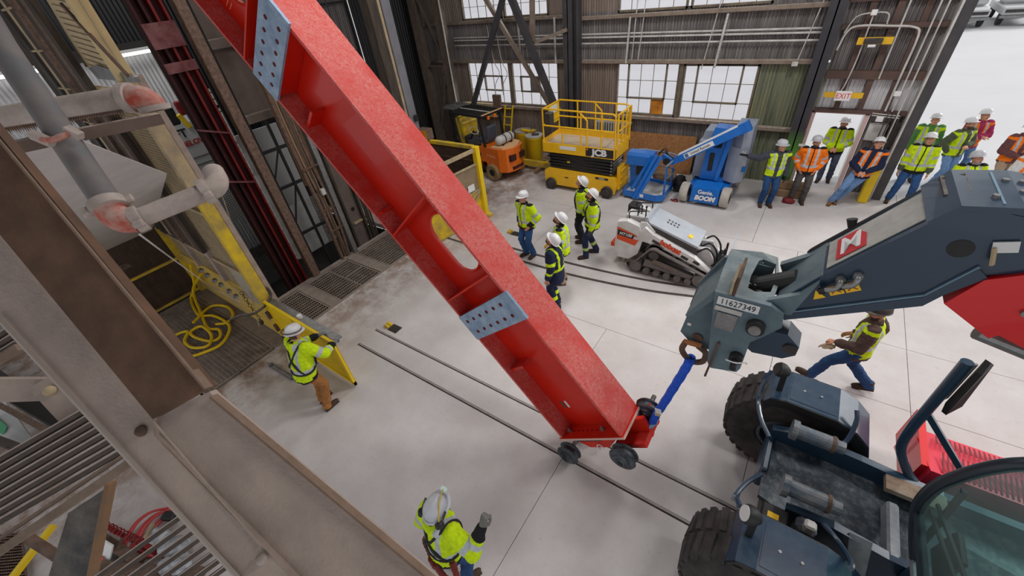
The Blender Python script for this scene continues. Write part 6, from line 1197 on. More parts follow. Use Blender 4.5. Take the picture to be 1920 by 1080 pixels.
for y0_, y1_ in ((ya - .16, ya + .08), (yb_ - .08, yb_ + .16)):
    c = (y0_ + y1_) / 2
    pts = []
    for cx, cz, r, a0, a1 in ((-2.4, .17, .17, 200, 270), (-1.0, .19, .19, 270, 410), (-2.02, .58, .16, 50, 145)):
        for k in range(9):
            a = math.radians(a0 + (a1 - a0) * k / 8); pts.append((cx + r * math.cos(a), cz + r * math.sin(a)))
    P = [V((x, c, z)) for x, z in pts]; b = MB(); lug = MB()
    inner = [(x * 1 + ((-1.7 - x) * .03), z + (.3 - z) * .09) for x, z in pts]
    b.ring([(x, y0_, z) for x, z in pts], [(x, y0_, z) for x, z in inner], (0, y1_ - y0_, 0))
    tr_ = Bb(b, 'track', 'trackgrey')
    tot = []; L_ = 0
    for i in range(len(P)):
        a, d = P[i], P[(i + 1) % len(P)]; n = max(1, int((d - a).length / .075))
        for k in range(n): tot.append((a.lerp(d, k / n), (d - a).normalized()))
    for p, t_ in tot:
        nrm = V((t_.z, 0, -t_.x)); ctr = V((-1.7, c, .3))
        if nrm.dot(p - ctr) < 0: nrm = -nrm
        MB().box(p + nrm * .012, (.05, y1_ - y0_, .045), frame(nrm, t_)).build('track_lug', M_['trackgrey'], tr_)
    Bb(MB().cyl((-1.0, y0_ + .02, .19), (-1.0, y1_ - .02, .19), .15, n=20), 'idler', 'trackgrey'); Bb(MB().cyl((-2.4, y0_ + .02, .17), (-2.4, y1_ - .02, .17), .13, n=20), 'idler', 'trackgrey'); Bb(MB().cyl((-2.02, y0_ + .02, .56), (-2.02, y1_ - .02, .56), .11, n=14), 'sprocket', 'darksteel')
    for k in range(5): Bb(MB().cyl((-2.15 + .23 * k, y0_ + .01, .1), (-2.15 + .23 * k, y1_ - .01, .1), .075, n=16), 'roller', 'trackgrey')
    Bb(MB().xz([(-2.25, .2), (-1.2, .15), (-1.15, .24), (-1.75, .34), (-2.2, .4)], y0_ + .07, y1_ - .05), 'track_frame', 'trackgrey')
    Bb(MB().xz([(-2.05, .38), (-1.55, .26), (-1.5, .34), (-2.0, .46)], y0_ + .03, y0_ + .05), 'orange_panel', 'skipgrey')
Bb(MB().xz([(-1.25, .75), (-1.0, .78), (-.85, .5), (-.95, .3), (-1.2, .5)], 7.95, 8.05), 'tilt_bracket', 'bobwhite'); Bb(MB().xz([(-1.25, .75), (-1.0, .78), (-.85, .5), (-.95, .3), (-1.2, .5)], 8.3, 8.4), 'tilt_bracket', 'bobwhite')
for y in (7.9, 8.12, 8.45): Bb(MB().tube(smoothpath([(-1.2, y, .7), (-1.02, y - .03, .85), (-.86, y, .65), (-.82, y, .35)], 4), .02, 6), 'hose', 'black', True)
Bb(MB().ab((-.86, 7.75, .05), (-.74, 8.6, .45), .01), 'attachment_plate', 'black'); Bb(MB().ab((-.8, 7.7, .36), (-.72, 7.76, .56)), 'orange_latch', 'orange')
Bb(MB().poly([(-.7, 7.72, .03), (-.7, 8.7, .03), (-.62, 8.7, .86), (-.62, 7.95, .86), (-.66, 7.72, .5)], (.03, 0, 0)), 'front_plate', 'bobgrey')
for y in (7.9, 8.15, 8.4): Bb(MB().ab((-.74, y, .1), (-.7, y + .05, .75)), 'plate_rib', 'darksteel')
# ================================================================== bollard, boxes and blocks at the door column
bd = tag(MB().box((1.72, 13.1, .5), (.2, .2, 1.0), None, .02).build('bollard', M_['yellow']), 'yellow square bollard at the foot of the door jamb column', 'bollard')
wb2 = thing('wood_crib', (-.1, 12.6, 0), 'stack of squared wood blocks on the floor under the dark column', 'blocks')
for k, (x, y, z, l) in enumerate(((-.05, 12.75, .1, .9), (-.05, 12.95, .1, .9), (.05, 12.85, .3, .7))): MB().box((x, y, z), (l, .18, .19), None, .01).build('block', M_['wood'], wb2)
rr = tag(MB().ball((0.109, 12.373, 0.06), (.16, .1, .08), 12, 8).build('red_cloth', M_['redguide'], None, 2), 'crumpled red cloth on the floor at the feet of the orange jacket man', 'cloth')
for v in rr.data.vertices: v.co += V((mnoise.noise(v.co * 14), mnoise.noise(v.co * 14 + V((3, 1, 0))), 0)) * .06
# ================================================================== people
M_['cloth'] = cloth_mat('cloth'); M_['skin'] = cloth_mat('skin_and_hair', .6)
pal('hatwhite', (222, 222, 224), .35, coat=.2); pal('hatgrey', (190, 192, 198), .4, coat=.2); pal('harness', (34, 34, 38), .8)
LIME, SILVER, BLK, NAVY, JEAN, LJEAN, GREY, BROWN, ORG, SKIN, KHAKI, BOOT = [np.array(lin(c)) for c in ((206, 236, 22), (186, 192, 198), (32, 32, 36), (32, 40, 66), (42, 74, 118), (108, 142, 186), (72, 74, 84), (160, 108, 60), (250, 124, 24), (206, 150, 122), (172, 150, 128), (74, 58, 48))]
DKG = np.array(lin((66, 62, 58))); OLV = np.array(lin((84, 92, 74))); MAG = np.array(lin((168, 52, 96))); DBR = np.array(lin((84, 66, 60))); WHT = np.array(lin((222, 222, 222)))
def remesh(b, name, vox, sm=6):
    me = b.mesh(name); o = bpy.data.objects.new(name, me); TMP.collection.objects.link(o)
    r = o.modifiers.new('r', 'REMESH'); r.mode = 'VOXEL'; r.voxel_size = vox
    s = o.modifiers.new('s', 'SMOOTH'); s.factor = .5; s.iterations = sm
    dg = tmp_graph(); m2 = bpy.data.meshes.new_from_object(o.evaluated_get(dg)); m2.name = name
    bpy.data.objects.remove(o); bpy.data.meshes.remove(me)
    m2.polygons.foreach_set('use_smooth', [True] * len(m2.polygons)); return m2
def limb(b, pts, rs, n=12):
    for i in range(len(pts) - 1):
        b.cyl(pts[i], pts[i + 1], rs[i], rs[i + 1], n=n)
    for p, r in zip(pts, rs): b.ball(p, r, n, 8)
def loft(b, rings, n=18):
    R = [[b.bm.verts.new(V((c[0] + rx_ * math.cos(q * 2 * PI / n), c[1] + ry_ * math.sin(q * 2 * PI / n), c[2]))) for q in range(n)] for c, rx_, ry_ in rings]
    for A, B in zip(R, R[1:]):
        for q in range(n): b.bm.faces.new((A[q], A[(q + 1) % n], B[(q + 1) % n], B[q]))
    b.bm.faces.new(R[0][::-1]); b.bm.faces.new(R[-1])
def verts(me):
    a = np.empty(len(me.vertices) * 3, np.float32); me.vertices.foreach_get('co', a); return a.reshape(-1, 3).astype(float)
def dye(me, col):
    at = me.color_attributes.new('dye', 'FLOAT_COLOR', 'POINT'); c = np.ones((len(col), 4), np.float32); c[:, :3] = col; at.data.foreach_set('color', c.ravel())
def crumple(me, amp, sc):
    P = verts(me); N_ = np.empty(len(P) * 3, np.float32); me.vertices.foreach_get('normal', N_); N_ = N_.reshape(-1, 3)
    k = np.array([mnoise.noise(V(p) * sc) + .5 * mnoise.noise(V(p) * sc * 2.3) for p in P]) * amp
    me.vertices.foreach_set('co', (P + N_ * k[:, None]).astype(np.float32).ravel()); me.update()
def seg(P, a, b):
    a, b = np.array(a), np.array(b); d = b - a; t = np.clip((P - a) @ d / max(d @ d, 1e-9), 0, 1); return np.linalg.norm(P - a - t[:, None] * d, axis=1), t
# hands: palm, four unequal fingers with two bends, thumb from the side of the palm
def make_hand(curl, side, spread=.0):
    b = MB(); b.ball((.045, 0, 0), (.052, .04, .017), 12, 8); b.ball((.075, 0, .0), (.025, .04, .014), 12, 8); b.cyl((-.02, 0, 0), (.03, 0, 0), .026, .03, n=12)
    for i, (y, L) in enumerate(((.031, .07), (.011, .079), (-.01, .073), (-.03, .058))):
        p = V((.085, y, 0)); a = 0.0; d = V((1, (.0 + spread) * (1.5 - i) * .3, 0)).normalized(); pts = [p - d * .02, p]
        for k, f in enumerate((.45, .32, .23)):
            a += curl * (.8, 1.0, .8)[k]; dd = V((d.x * math.cos(a), d.y, -math.sin(a))); p = p + dd * L * f; pts.append(p)
        limb(b, pts, [.0105, .0105, .0095, .009, .0075], 8)
    t0 = V((.015, .03, -.004)); t1 = t0 + V((.03, .025, -.012)); t2 = t1 + V((.032, .008 - .012 * curl, -.006 - .012 * curl)); t3 = t2 + V((.024, -.004 - .016 * curl, -.004 - .006 * curl))
    limb(b, [t0, t1, t2, t3], [.015, .013, .0115, .009], 8)
    me = remesh(b, 'hand', .0055, 3)
    if side < 0: me.transform(MX.Diagonal((1, -1, 1, 1))); me.flip_normals()
    return me
HANDS = {(k, s): make_hand(c, s) for k, c in (('relaxed', .35), ('fist', 1.35), ('grip', .95), ('flat', .1)) for s in (-1, 1)}
def hand_matrix(w, fwd_, back):
    x = V(fwd_).normalized(); z = V(back); z = (z - x * z.dot(x)).normalized(); y = z.cross(x)
    return MX.Translation(w) @ MX((x, y, z)).transposed().to_4x4()
HATS = {}
def hat_mesh(full):
    if full in HATS: return HATS[full]
    b = MB(); n = 28; prof = [(1, 0), (.99, .3), (.93, .58), (.78, .8), (.52, .95), (.22, 1.0), (0, 1.01)]
    rings = []
    for r, z in prof:
        rings.append([b.bm.verts.new(V((.122 * r * math.cos(q * 2 * PI / n), .148 * r * math.sin(q * 2 * PI / n), .135 * z + (.012 * (1 - r * .3) if abs(math.cos(q * 2 * PI / n)) < .2 and r > .1 else 0)))) for q in range(n)] if r else [b.bm.verts.new(V((0, 0, .145)))])
    for A, B in zip(rings, rings[1:]):
        for q in range(n):
            f = [A[q], A[(q + 1) % n], B[(q + 1) % n], B[q]] if len(B) > 1 else [A[q], A[(q + 1) % n], B[0]]
            b.bm.faces.new(f)
    for lo, hi in ((0, n),):
        o_, i_ = [], []
        for q in range(n):
            a = q * 2 * PI / n; fr = max(0, math.sin(a)); k = (.028 if full else .008) + fr ** 2 * (.03 if full else .06)
            i_.append(V((.12 * math.cos(a), .146 * math.sin(a), .004))); o_.append(V(((.122 + k) * math.cos(a), (.148 + k) * math.sin(a), -.006 - .01 * (k / .06))))
        b.ring(o_, i_, (0, 0, .006))
    me = b.mesh('hard_hat'); me.polygons.foreach_set('use_smooth', [True] * len(me.polygons)); HATS[full] = me; return me
def person(loc, rz, label, top, legs, hat='hatwhite', full=True, feet=((.11, .0), (-.11, .0)), toe=(.15, -.15), pel=(0, 0), chest=(0, .02), drop=0.0, armR='down', armL='down', head=(0, 0), beard=None, gloves=None, hem=.84,
           group=None, vox=.013, hands=('relaxed', 'relaxed'), boot=BOOT, harness=False, legband=None, kneeR=None, kneeL=None, hood=False, H=1.0, gz=0.0):
    """top = (style, base colour, shirt colour); arms: preset or (elbow, wrist) in the person's own frame, +Y is where the person faces"""
    t = thing('person', loc, label, 'person', rz, group)
    pz = .95 - drop; pc = V((pel[0], pel[1], pz)); cc = V((chest[0], chest[1], 1.34 - drop)); sh_z = 1.44 - drop; lean = V((chest[0] - pel[0], chest[1] - pel[1], 0))
    sp = lambda z: V((pel[0], pel[1], 0)) + lean * ((z - pz) / .4)
    J = {}
    for s, k in ((1, 'R'), (-1, 'L')):
        f = feet[0 if s > 0 else 1]; fz = (f[2] if len(f) > 2 else 0)
        J['hip' + k] = pc + V((.095 * s, 0, -.03)); J['ank' + k] = V((f[0], f[1], .09 + fz))
        kn = {'R': kneeR, 'L': kneeL}[k]
        if kn is None:
            m = (J['hip' + k] + J['ank' + k]) / 2; L = (J['hip' + k] - J['ank' + k]).length; kn = m + V((.01 * s, .03 + math.sqrt(max(0, .43 ** 2 - (L / 2) ** 2)) * .9, .02))
        J['knee' + k] = V(kn)
        sh = sp(sh_z) + V((.185 * s, 0, sh_z)); J['sh' + k] = sh
        a = armR if s > 0 else armL
        P = {'down': ((.25, -.02, 1.15), (.27, .06, .9)), 'pocket': ((.31, -.1, 1.17), (.2, .07, .98)), 'cross': ((.26, .08, 1.16), (-.02, .24, 1.17)), 'clasp': ((.27, .02, 1.14), (.06, .24, 1.05)), 'hip': ((.36, -.08, 1.18), (.2, .0, 1.0)), 'front': ((.26, .1, 1.17), (.17, .34, 1.12))}
        if isinstance(a, str):
            e, w_ = P[a]; e = V((e[0] * s, e[1], e[2] - drop)) + lean * .5; w_ = V((w_[0] * s, w_[1], w_[2] - drop)) + lean * .3
        else: e, w_ = V(a[0]), V(a[1])
        J['el' + k], J['wr' + k] = e, w_
    nk = sp(1.5) + V((0, 0, 1.5 - drop)); hm = MX.Translation(nk + V((0, .02, .14))) @ MX.Rotation(head[0], 4, 'Z') @ MX.Rotation(head[1], 4, 'X'); hm = hm @ MX.Translation((0, .0, 0))
    # body: one continuous surface
    b = MB()
    loft(b, [((*sp(.9)[:2], pz - .12), .12, .09), ((*sp(.97)[:2], pz), .155, .105), ((*sp(1.1)[:2], 1.1 - drop), .135, .095), ((*sp(1.3)[:2], 1.3 - drop), .16, .11), ((*sp(1.42)[:2], 1.43 - drop), .15, .085), ((*sp(1.5)[:2], 1.5 - drop), .06, .055)])
    limb(b, [nk - V((0, 0, .03)), hm @ V((0, -.01, -.05))], [.06, .056])
    hb = [((0, -.012, .025), (.076, .096, .098)), ((0, .02, -.05), (.06, .07, .07)), ((0, .062, -.092), (.032, .026, .024)), ((0, .1, -.022), (.013, .018, .022)), ((.08, -.005, -.015), (.012, .022, .032)), ((-.08, -.005, -.015), (.012, .022, .032)), ((0, .075, .022), (.05, .018, .012)), ((0, .086, -.062), (.026, .01, .014)), ((.042, .06, -.025), (.024, .024, .024)), ((-.042, .06, -.025), (.024, .024, .024))]
    R3 = hm.to_3x3()
    for c, r in hb: b.ball(hm @ V(c), r, 12, 8, R3)
    for k in 'RL':
        limb(b, [J['sh' + k], J['el' + k], J['wr' + k]], [.058, .044, .03]); limb(b, [J['hip' + k], J['knee' + k], J['ank' + k]], [.085, .056, .04])
        d = (J['wr' + k] - J['el' + k]).normalized(); b.ball(J['wr' + k] + d * .03, .028, 8, 6)
    me = remesh(b, 'body', min(vox, .012), 3)
    Pv = verts(me); inv = np.array(hm.inverted()); Lh = Pv @ inv[:3, :3].T + inv[:3, 3]
    C = np.tile(SKIN, (len(Pv), 1)); C = C * (1 + .06 * np.sin(Pv[:, :1] * 60))
    hd_ = np.linalg.norm(Lh, axis=1) < .16
    C[hd_ & (Lh[:, 1] < .0) & (Lh[:, 2] > -.07) & (abs(Lh[:, 0]) < .079)] = beard if beard is not None else DBR
    C[hd_ & (Lh[:, 2] > .05)] = DBR
    if beard is not None: C[hd_ & (Lh[:, 2] < -.045) & (Lh[:, 1] > .0) & (Lh[:, 2] > -.14)] = beard
    C[hd_ & (abs(Lh[:, 2] + .06) < .008) & (abs(Lh[:, 0]) < .024) & (Lh[:, 1] > .08)] = np.array(lin((150, 84, 74)))
    # eyes and bare hands are joined into the same body mesh
    bm2 = bmesh.new(); dye(me, C); bm2.from_mesh(me); lay = bm2.verts.layers.float_color['dye']
    for s in (1, -1):
        q = bmesh.ops.create_uvsphere(bm2, u_segments=8, v_segments=6, radius=.012)['verts']
        for v in q:
            dk = v.co.y > .008; v.co = hm @ (v.co + V((.031 * s, .081, .004))); v[lay] = (.02, .015, .01, 1) if dk else (.75, .73, .7, 1)
    for s, k in ((1, 'R'), (-1, 'L')):
        pose = hands[0 if s > 0 else 1]; d = (J['wr' + k] - J['el' + k]).normalized(); back = V((s * .9, .25, 0)) if d.z < -.5 else V((0, .25, 1))
        if pose == 'fist' and d.z > .3: back = V((0, -1, .1))
        Hm = hand_matrix(J['wr' + k] + d * .03, d, back); hme = HANDS[(pose, 1 if s < 0 else -1)]
        if gloves is None:
            n0 = len(bm2.verts); tmp = hme.copy(); tmp.transform(Hm); bm2.from_mesh(tmp); bm2.verts.ensure_lookup_table(); bpy.data.meshes.remove(tmp)
            for v in bm2.verts[n0:]: v[lay] = (*SKIN, 1)
        else:
            tmp = hme.copy(); tmp.transform(Hm @ MX.Scale(1.12, 4)); tmp.materials.clear(); tmp.materials.append(M_['cloth']); dye(tmp, np.tile(gloves, (len(tmp.vertices), 1))); link('glove', tmp, t)
    bm2.to_mesh(me); bm2.free(); me.materials.clear(); me.materials.append(M_['skin']); me.polygons.foreach_set('use_smooth', [True] * len(me.polygons)); link('body', me, t)
    # trousers
    b = MB()
    loft(b, [((*sp(.85)[:2], pz - .13), .16, .12), ((*sp(.95)[:2], pz), .178, .13), ((*sp(1.05)[:2], 1.07 - drop), .165, .12)])
    for k in 'RL': limb(b, [J['hip' + k], J['knee' + k], J['ank' + k] + V((0, -.01, .0))], [.112, .08, .075])
    me = remesh(b, 'trousers', vox, 4); crumple(me, .012, 11); Pv = verts(me); C = np.tile(legs, (len(Pv), 1)); C *= (1 + .18 * np.sin(Pv[:, 2:] * 9 + 1) * .5)
    if legband is not None:
        for k in 'RL':
            d, tt = seg(Pv, J['knee' + k], J['ank' + k]); C[(d < .12) & (tt > .42) & (tt < .6)] = legband
    dye(me, C); me.materials.clear(); me.materials.append(M_['cloth']); link('trousers', me, t)
    # jacket or vest over shirt
    style, base, shirt = top; z0 = hem - drop
    b = MB(); bulk = .05 if style != 'vest' else .035
    loft(b, [((*sp(.9)[:2], z0), .17 + bulk, .125 + bulk), ((*sp(1.0)[:2], 1.0 - drop), .165 + bulk, .12 + bulk), ((*sp(1.15)[:2], 1.15 - drop), .168 + bulk, .118 + bulk), ((*sp(1.32)[:2], 1.32 - drop), .185 + bulk * .8, .122 + bulk), ((*sp(1.42)[:2], 1.43 - drop), .178 + bulk * .4, .1 + bulk), ((*sp(1.49)[:2], 1.5 - drop), .095, .085), ((*sp(1.53)[:2], 1.545 - drop), .08, .075)])
    for k in 'RL': limb(b, [J['sh' + k], J['el' + k], J['wr' + k].lerp(J['el' + k], .06)], [.102, .084, .06])
    if hood: b.ball(sp(1.47) + V((0, -.1, 1.47 - drop)), (.13, .075, .1), 12, 8)
    me = remesh(b, 'jacket', vox, 4); crumple(me, .014, 12); Pv = verts(me); n = len(Pv); C = np.tile(base, (n, 1))
    rel = Pv.copy(); ln = np.array(lean); off = np.array([pel[0], pel[1], 0.0]) + ln * ((Pv[:, 2:] - pz) / .4); rel = rel - off; x, y, z = rel[:, 0], rel[:, 1], rel[:, 2] + drop - off[:, 2] * 0
    z = Pv[:, 2] + drop; dt = (np.sqrt((x / .2) ** 2 + (y / .145) ** 2) - 1) * .15
    arm = np.zeros(n, bool); at = np.zeros(n); fore = np.zeros(n, bool)
    for k in 'RL':
        d1, t1 = seg(Pv, J['sh' + k], J['el' + k]); d2, t2 = seg(Pv, J['el' + k], J['wr' + k])
        u1 = (d1 - .08 < dt) & ((t1 > .12) | (z < 1.38)) & (d1 < .12); u2 = (d2 - .06 < dt) & (d2 < .11) & (t2 > .0); f2 = u2 & (d2 - .06 <= d1 - .08)
        arm |= u1 | u2; fore |= f2; at = np.where(f2, t2, np.where(u1, t1, at))
    body_ = ~arm
    if style == 'hv' or style == 'coat':
        st = SILVER if style == 'hv' else LIME
        C[body_ & (abs(z - 1.06) < .03)] = st
        C[body_ & (abs(abs(x) - .105) < .026) & (z > 1.06)] = st
        C[arm & ~fore & (at > .55) & (at < .78)] = st; C[fore & (at > .3) & (at < .5)] = st
        if style == 'hv':
            C[body_ & (z < hem + .08) & (y > -.02)] = BLK; C[body_ & (z < hem + .035)] = BLK; C[fore & (at > .62)] = BLK if shirt is None else shirt; C[body_ & (z > (1.5 if not hood else 1.56))] = BLK
            C[body_ & (abs(x) < .012) & (y > 0)] = BLK
        else: C[body_ & (abs(x) < .03) & (y > 0) & (z > 1.4)] = BLK
    else:
        C[arm] = shirt; C[body_ & (abs(x) < .045 + .03 * (z - 1)) & (y > .02)] = shirt; C[body_ & (z > 1.485)] = shirt; C[body_ & (z < hem + .06)] = shirt
        v_ = body_ & ~((abs(x) < .045 + .03 * (z - 1)) & (y > .02))
        C[v_ & (abs(z - 1.1) < .028)] = SILVER; C[v_ & (abs(abs(x) - .12) < .024) & (z > 1.1) & (z < 1.485)] = SILVER
    dye(me, C); me.materials.clear(); me.materials.append(M_['cloth']); link('jacket', me, t)
    # boots
    for i, k in enumerate('RL'):
        a = J['ank' + k]; ft = feet[i]; Rz = MX.Rotation(-toe[i], 3, 'Z'); tilt = MX.Rotation(ft[3] if len(ft) > 3 else 0, 3, 'X'); RR = Rz @ tilt
        b = MB(); b.ball(a + RR @ V((0, .07, -.04)), (.05, .14, .048), 14, 8, RR).cyl(a + V((0, -.01, -.05)), a + V((0, -.01, .08)), .052, .055, n=14).box(a + RR @ V((0, .06, -.078)), (.09, .27, .024), RR, .008).ball(a + RR @ V((0, -.03, -.045)), (.045, .05, .045), 10, 6, RR)
        me = b.mesh('boot'); me.polygons.foreach_set('use_smooth', [True] * len(me.polygons)); dye(me, np.tile(boot, (len(me.vertices), 1))); me.materials.append(M_['cloth']); link('boot', me, t)
    if hat:
        me = hat_mesh(full).copy(); me.transform(hm @ MX.Translation((0, -.008, .052)) @ MX.Rotation(.08, 4, 'X') @ MX.Scale(.9, 4)); me.materials.clear(); me.materials.append(M_[hat]); link('hard_hat', me, t)
    if harness:
        hn = MB(); zz = lambda z_: z_ - drop
        for s in (1, -1):
            hn.tube(smoothpath([sp(1.0) + V((.17 * s, -.08, zz(1.0))), sp(1.15) + V((.1 * s, -.168, zz(1.15))), sp(1.3) + V((-.02 * s, -.17, zz(1.3))), sp(1.45) + V((-.12 * s, -.08, zz(1.49))), sp(1.45) + V((-.13 * s, .06, zz(1.49))), sp(1.25) + V((-.12 * s, .165, zz(1.28))), sp(1.05) + V((-.15 * s, .14, zz(1.02)))], 4), .018, 6)
        hn.tube([sp(1.02) + V((.215 * math.cos(a), .165 * math.sin(a), zz(1.02))) for a in np.linspace(0, 2 * PI, 20)[:-1]], .02, 6, closed=True)
        hn.build('harness', M_['harness'], t, True, world=False)
    return t
def off(px, rz=0): return px
# who stands where
p1 = person((-5.78, 1.42, 0), .12, 'worker in lime jacket and brown trousers holding the yellow hinged gate', ('hv', LIME, BLK), BROWN, 'hatwhite', True, feet=((.1, -.02), (-.12, .06)), chest=(-.02, .12), armR=((.3, .3, 1.2), (.2, .54, 1.16)), armL=((-.3, .28, 1.22), (-.18, .55, 1.2)), head=(.1, -.35), gloves=np.array(lin((120, 124, 130))), hands=('grip', 'grip'), vox=.011, harness=True, hood=True)
MB().tube([V((.125 * math.cos(a), .15 * math.sin(a), 0)) for a in np.linspace(0, 2 * PI, 24)[:-1]], .01, 6, closed=True).build('goggle_strap', M_['darksteel'], p1, True, world=False).data.transform(MX.Translation((-.03, .18, 1.735)) @ MX.Rotation(-.3, 4, 'X'))
RL = np.array(lin((48, 48, 52)))
p2 = person((-2.02, .73, 0), -.12, 'worker in lime jacket with ear muffs raising a fist at the bottom centre', ('hv', LIME, BLK), JEAN, 'hatgrey', True, feet=((.14, .0), (-.14, .05)), chest=(.0, .06), armR=((.44, .1, 1.3), (.44, .27, 1.56)), armL=((-.29, -.02, 1.16), (-.27, .06, .92)), head=(.15, .12), gloves=np.array(lin((120, 118, 112))), hands=('fist', 'relaxed'), vox=.01, harness=True, hood=True)
HM = MX.Translation((0, .115, 1.64)) @ MX.Rotation(.15, 4, 'Z') @ MX.Rotation(.12, 4, 'X')
def hp_(v): return HM @ V(v)
for s in (1, -1):
    MB().lathe([(0, .035), (.035, .033), (.045, .015), (.045, -.015), (.03, -.02), (0, -.02)], hp_((.115 * s, -.115, .02)), HM.to_3x3() @ V((s, -.7, 0)), 18).build('ear_muff', M_['black'], p2, True, world=False)
    MB().bar(hp_((.13 * s, -.1, .03)), hp_((.13 * s, .0, .1)), .02, .012).build('muff_arm', M_['darksteel'], p2, world=False)
MB().box(hp_((0, .15, .14)), (.07, .05, .045), HM.to_3x3(), .01).build('head_lamp', M_['pale'] if 'pale' in M_ else M_['palegreen'], p2, world=False)
MB().tube(smoothpath([hp_((0, .15, .15)), hp_((.05, .06, .2)), hp_((.09, -.04, .14)), hp_((.11, -.1, .06))], 5), .007, 6).build('lamp_cable', M_['yellow_dirty'], p2, True, world=False)
for s in (1, -1):
    MB().tube(smoothpath([(.2 * s, -.06, .98), (.27 * s, -.1, .8), (.25 * s, -.12, .58), (.16 * s, -.16, .5), (.06 * s, -.18, .62), (.04 * s, -.18, .9)], 6), [.03 + .006 * (i % 2) for i in range(31)], 8).build('lanyard', pal('lanyard_red', (124, 40, 36), .85, rgb2=(84, 28, 28), scale=30), p2, True, world=False) if s > 0 else MB().tube(smoothpath([(.2 * s, -.06, .98), (.27 * s, -.1, .8), (.25 * s, -.12, .58), (.16 * s, -.16, .5), (.06 * s, -.18, .62), (.04 * s, -.18, .9)], 6), [.03 + .006 * (i % 2) for i in range(31)], 8).build('lanyard', M_['lanyard_red'], p2, True, world=False)
UP = .8
person((-5.0, 7.12, 0), PI - .25, 'man in lime jacket and blue jeans standing alone near the curved rails', ('hv', LIME, None), JEAN * 1.25, 'hatwhite', False, feet=((.1, .02), (-.1, -.04)), armR='pocket', armL='pocket', head=(-.1, .05))
person((-3.42, 5.72, 0), PI / 2 + .12, 'man in navy coat with lime stripes seen from the side, looking up', ('coat', NAVY, None), NAVY * .9, 'hatwhite', True, feet=((.1, .03), (-.1, -.05)), armR='down', armL='down', head=(.1, UP), beard=DBR, hem=.72, legband=LIME)
person((-3.7, 6.52, 0), PI / 2 + .35, 'bearded man in lime jacket standing right behind the navy coat man', ('hv', LIME, LIME), KHAKI, 'hatwhite', True, feet=((.1, .0), (-.1, .0)), armR='clasp', armL='down', head=(.1, UP), beard=DBR, gloves=np.array(lin((196, 150, 60))))
person((-4.08, 8.3, 0), PI / 2 + .25, 'worker in lime jacket and black trousers by the scissor lift, left of two', ('hv', LIME, None), BLK * 1.6, 'hatwhite', True, feet=((.1, .04), (-.11, -.02)), armR='down', armL='down', head=(.0, UP), harness=True, gloves=BLK)
person((-3.58, 7.78, 0), PI / 2 + .55, 'worker in lime jacket and navy trousers by the scissor lift, right of two', ('hv', LIME, LIME), NAVY * 1.5, 'hatwhite', True, feet=((.14, -.12), (-.1, .16)), armR='down', armL='down', head=(.05, UP), harness=True, beard=DBR, gloves=GREY, legband=np.array(lin((190, 214, 120))))
person((-.42, 12.0, 0), PI + .35, 'man in dark sweatshirt and open lime vest resting a hand on the boom lift', ('vest', LIME, np.array(lin((66, 70, 80)))), JEAN, 'hatgrey', True, feet=((.1, .0), (-.1, .02)), armR=((.44, .02, 1.34), (.7, .02, 1.4)), armL='down', head=(.55, .05), hands=('flat', 'relaxed'), gloves=BLK)
person((.28, 12.5, 0), PI + .1, 'man in orange jacket and grey trousers before the doorway', ('hv', ORG, ORG), np.array(lin((84, 80, 78))), 'hatgrey', True, feet=((.14, .0), (-.12, .02)), armR='pocket', armL='pocket', head=(.2, .15), beard=DBR)
person((.78, 14.15, 0), PI - .1, 'man in lime jacket standing outside in the doorway', ('hv', LIME, LIME), np.array(lin((80, 88, 108))), 'hatwhite', True, feet=((.1, .05), (-.12, -.05)), armR='clasp', armL='clasp', head=(-.2, .1), beard=DBR)
person((1.42, 12.78, 0), PI - .1, 'man in orange vest leaning on the column with crossed ankles', ('vest', ORG, NAVY), LJEAN, 'hatwhite', True, feet=((.36, .14), (.28, .0)), pel=(.0, .0), chest=(-.06, -.08), drop=.06, armR='clasp', armL='clasp', head=(.15, .4), boot=np.array(lin((130, 92, 60))))
person((2.45, 13.32, 0), PI - .05, 'man in lime jacket and jeans at the edge of the big doorway', ('hv', LIME, OLV), JEAN * 1.4, 'hatwhite', True, feet=((.2, .0), (-.18, .02)), armR='down', armL='down', head=(.1, .3), gloves=None)
person((2.65, 14.9, 0), PI, 'man outside half hidden behind the lime jacket man at the doorway edge', ('vest', LIME, np.array(lin((90, 140, 80)))), LJEAN, 'hatwhite', True, armR='down', armL='down', head=(.1, .25))
person((3.25, 14.7, 0), PI + .7, 'man outside in olive sweater, lime vest and light jeans, leftmost of the outside group', ('vest', LIME, OLV), LJEAN * 1.1, 'hatwhite', True, armR='hip', armL='cross', head=(-.2, .25), beard=DBR, gloves=None)
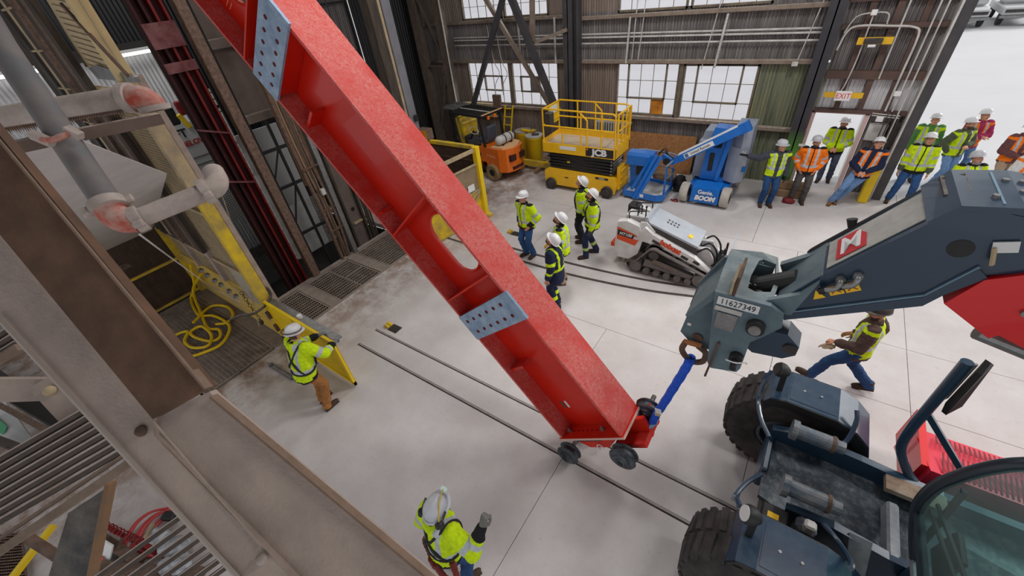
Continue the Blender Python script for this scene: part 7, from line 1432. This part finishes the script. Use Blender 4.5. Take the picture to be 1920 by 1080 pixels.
person((3.62, 15.5, 0), PI + .3, 'man outside in magenta shirt and orange vest with crossed arms', ('vest', ORG, MAG), LJEAN, 'hatwhite', True, armR='cross', armL='cross', head=(.1, .25))
person((3.12, 12.3, 0), PI + .35, 'operator in lime and black jacket just behind the raised boom', ('hv', LIME, LIME), NAVY, 'hatgrey', True, armR='clasp', armL='clasp', head=(.25, .35), beard=np.array(lin((150, 140, 134))), hem=.95)
person((4.25, 14.6, 0), PI + .45, 'man outside in brown jacket and orange vest with tan trousers', ('vest', ORG, np.array(lin((110, 72, 72)))), KHAKI, 'hatwhite', True, armR='clasp', armL='clasp', head=(.1, .2), beard=DBR)
person((4.95, 15.25, 0), PI + .3, 'man outside in orange and yellow jacket at the right picture edge', ('hv', ORG, LIME), LJEAN, 'hatwhite', True, armR='down', armL='down', head=(.1, .2))
person((4.2, 13.15, 0), PI + .4, 'man in pale sweater and orange vest low at the right picture edge', ('vest', ORG, WHT), JEAN, 'hatwhite', True, armR='clasp', armL='down', head=(.1, .3))
p3 = person((1.56, 6.06, 0), PI / 2 - .1, 'bearded man in lime vest and brown jacket striding across the floor', ('vest', LIME, DBR), JEAN, 'darksteel', False, feet=((.1, -.32, .05, -.35), (-.1, .4, .03, .3)), toe=(0, 0), drop=.08, pel=(0, .02), chest=(0, .02), kneeR=(.1, -.02, .46), kneeL=(-.1, .28, .5), armR=((.3, -.14, 1.1), (.26, .12, .92)), armL=((-.28, .05, 1.08), (-.18, .3, .98)), head=(.5, -.1), beard=DBR, hands=('relaxed', 'grip'))
gl_ = thing('work_gloves', (1.24, 5.9, .9), 'pair of tan leather work gloves held by the striding man', 'gloves')
for i, dz in enumerate((0, .03)):
    me = HANDS[('relaxed', 1 if i else -1)].copy(); me.transform(MX.Translation((1.2 + .02 * i, 5.9, .86 + dz)) @ MX.Rotation(2.6, 4, 'Z') @ MX.Rotation(.4, 4, 'Y') @ MX.Scale(1.15, 4)); me.transform(root_inv(gl_)); me.materials.clear(); me.materials.append(M_['tan']); link('glove', me, gl_)
bpy.data.scenes.remove(TMP)
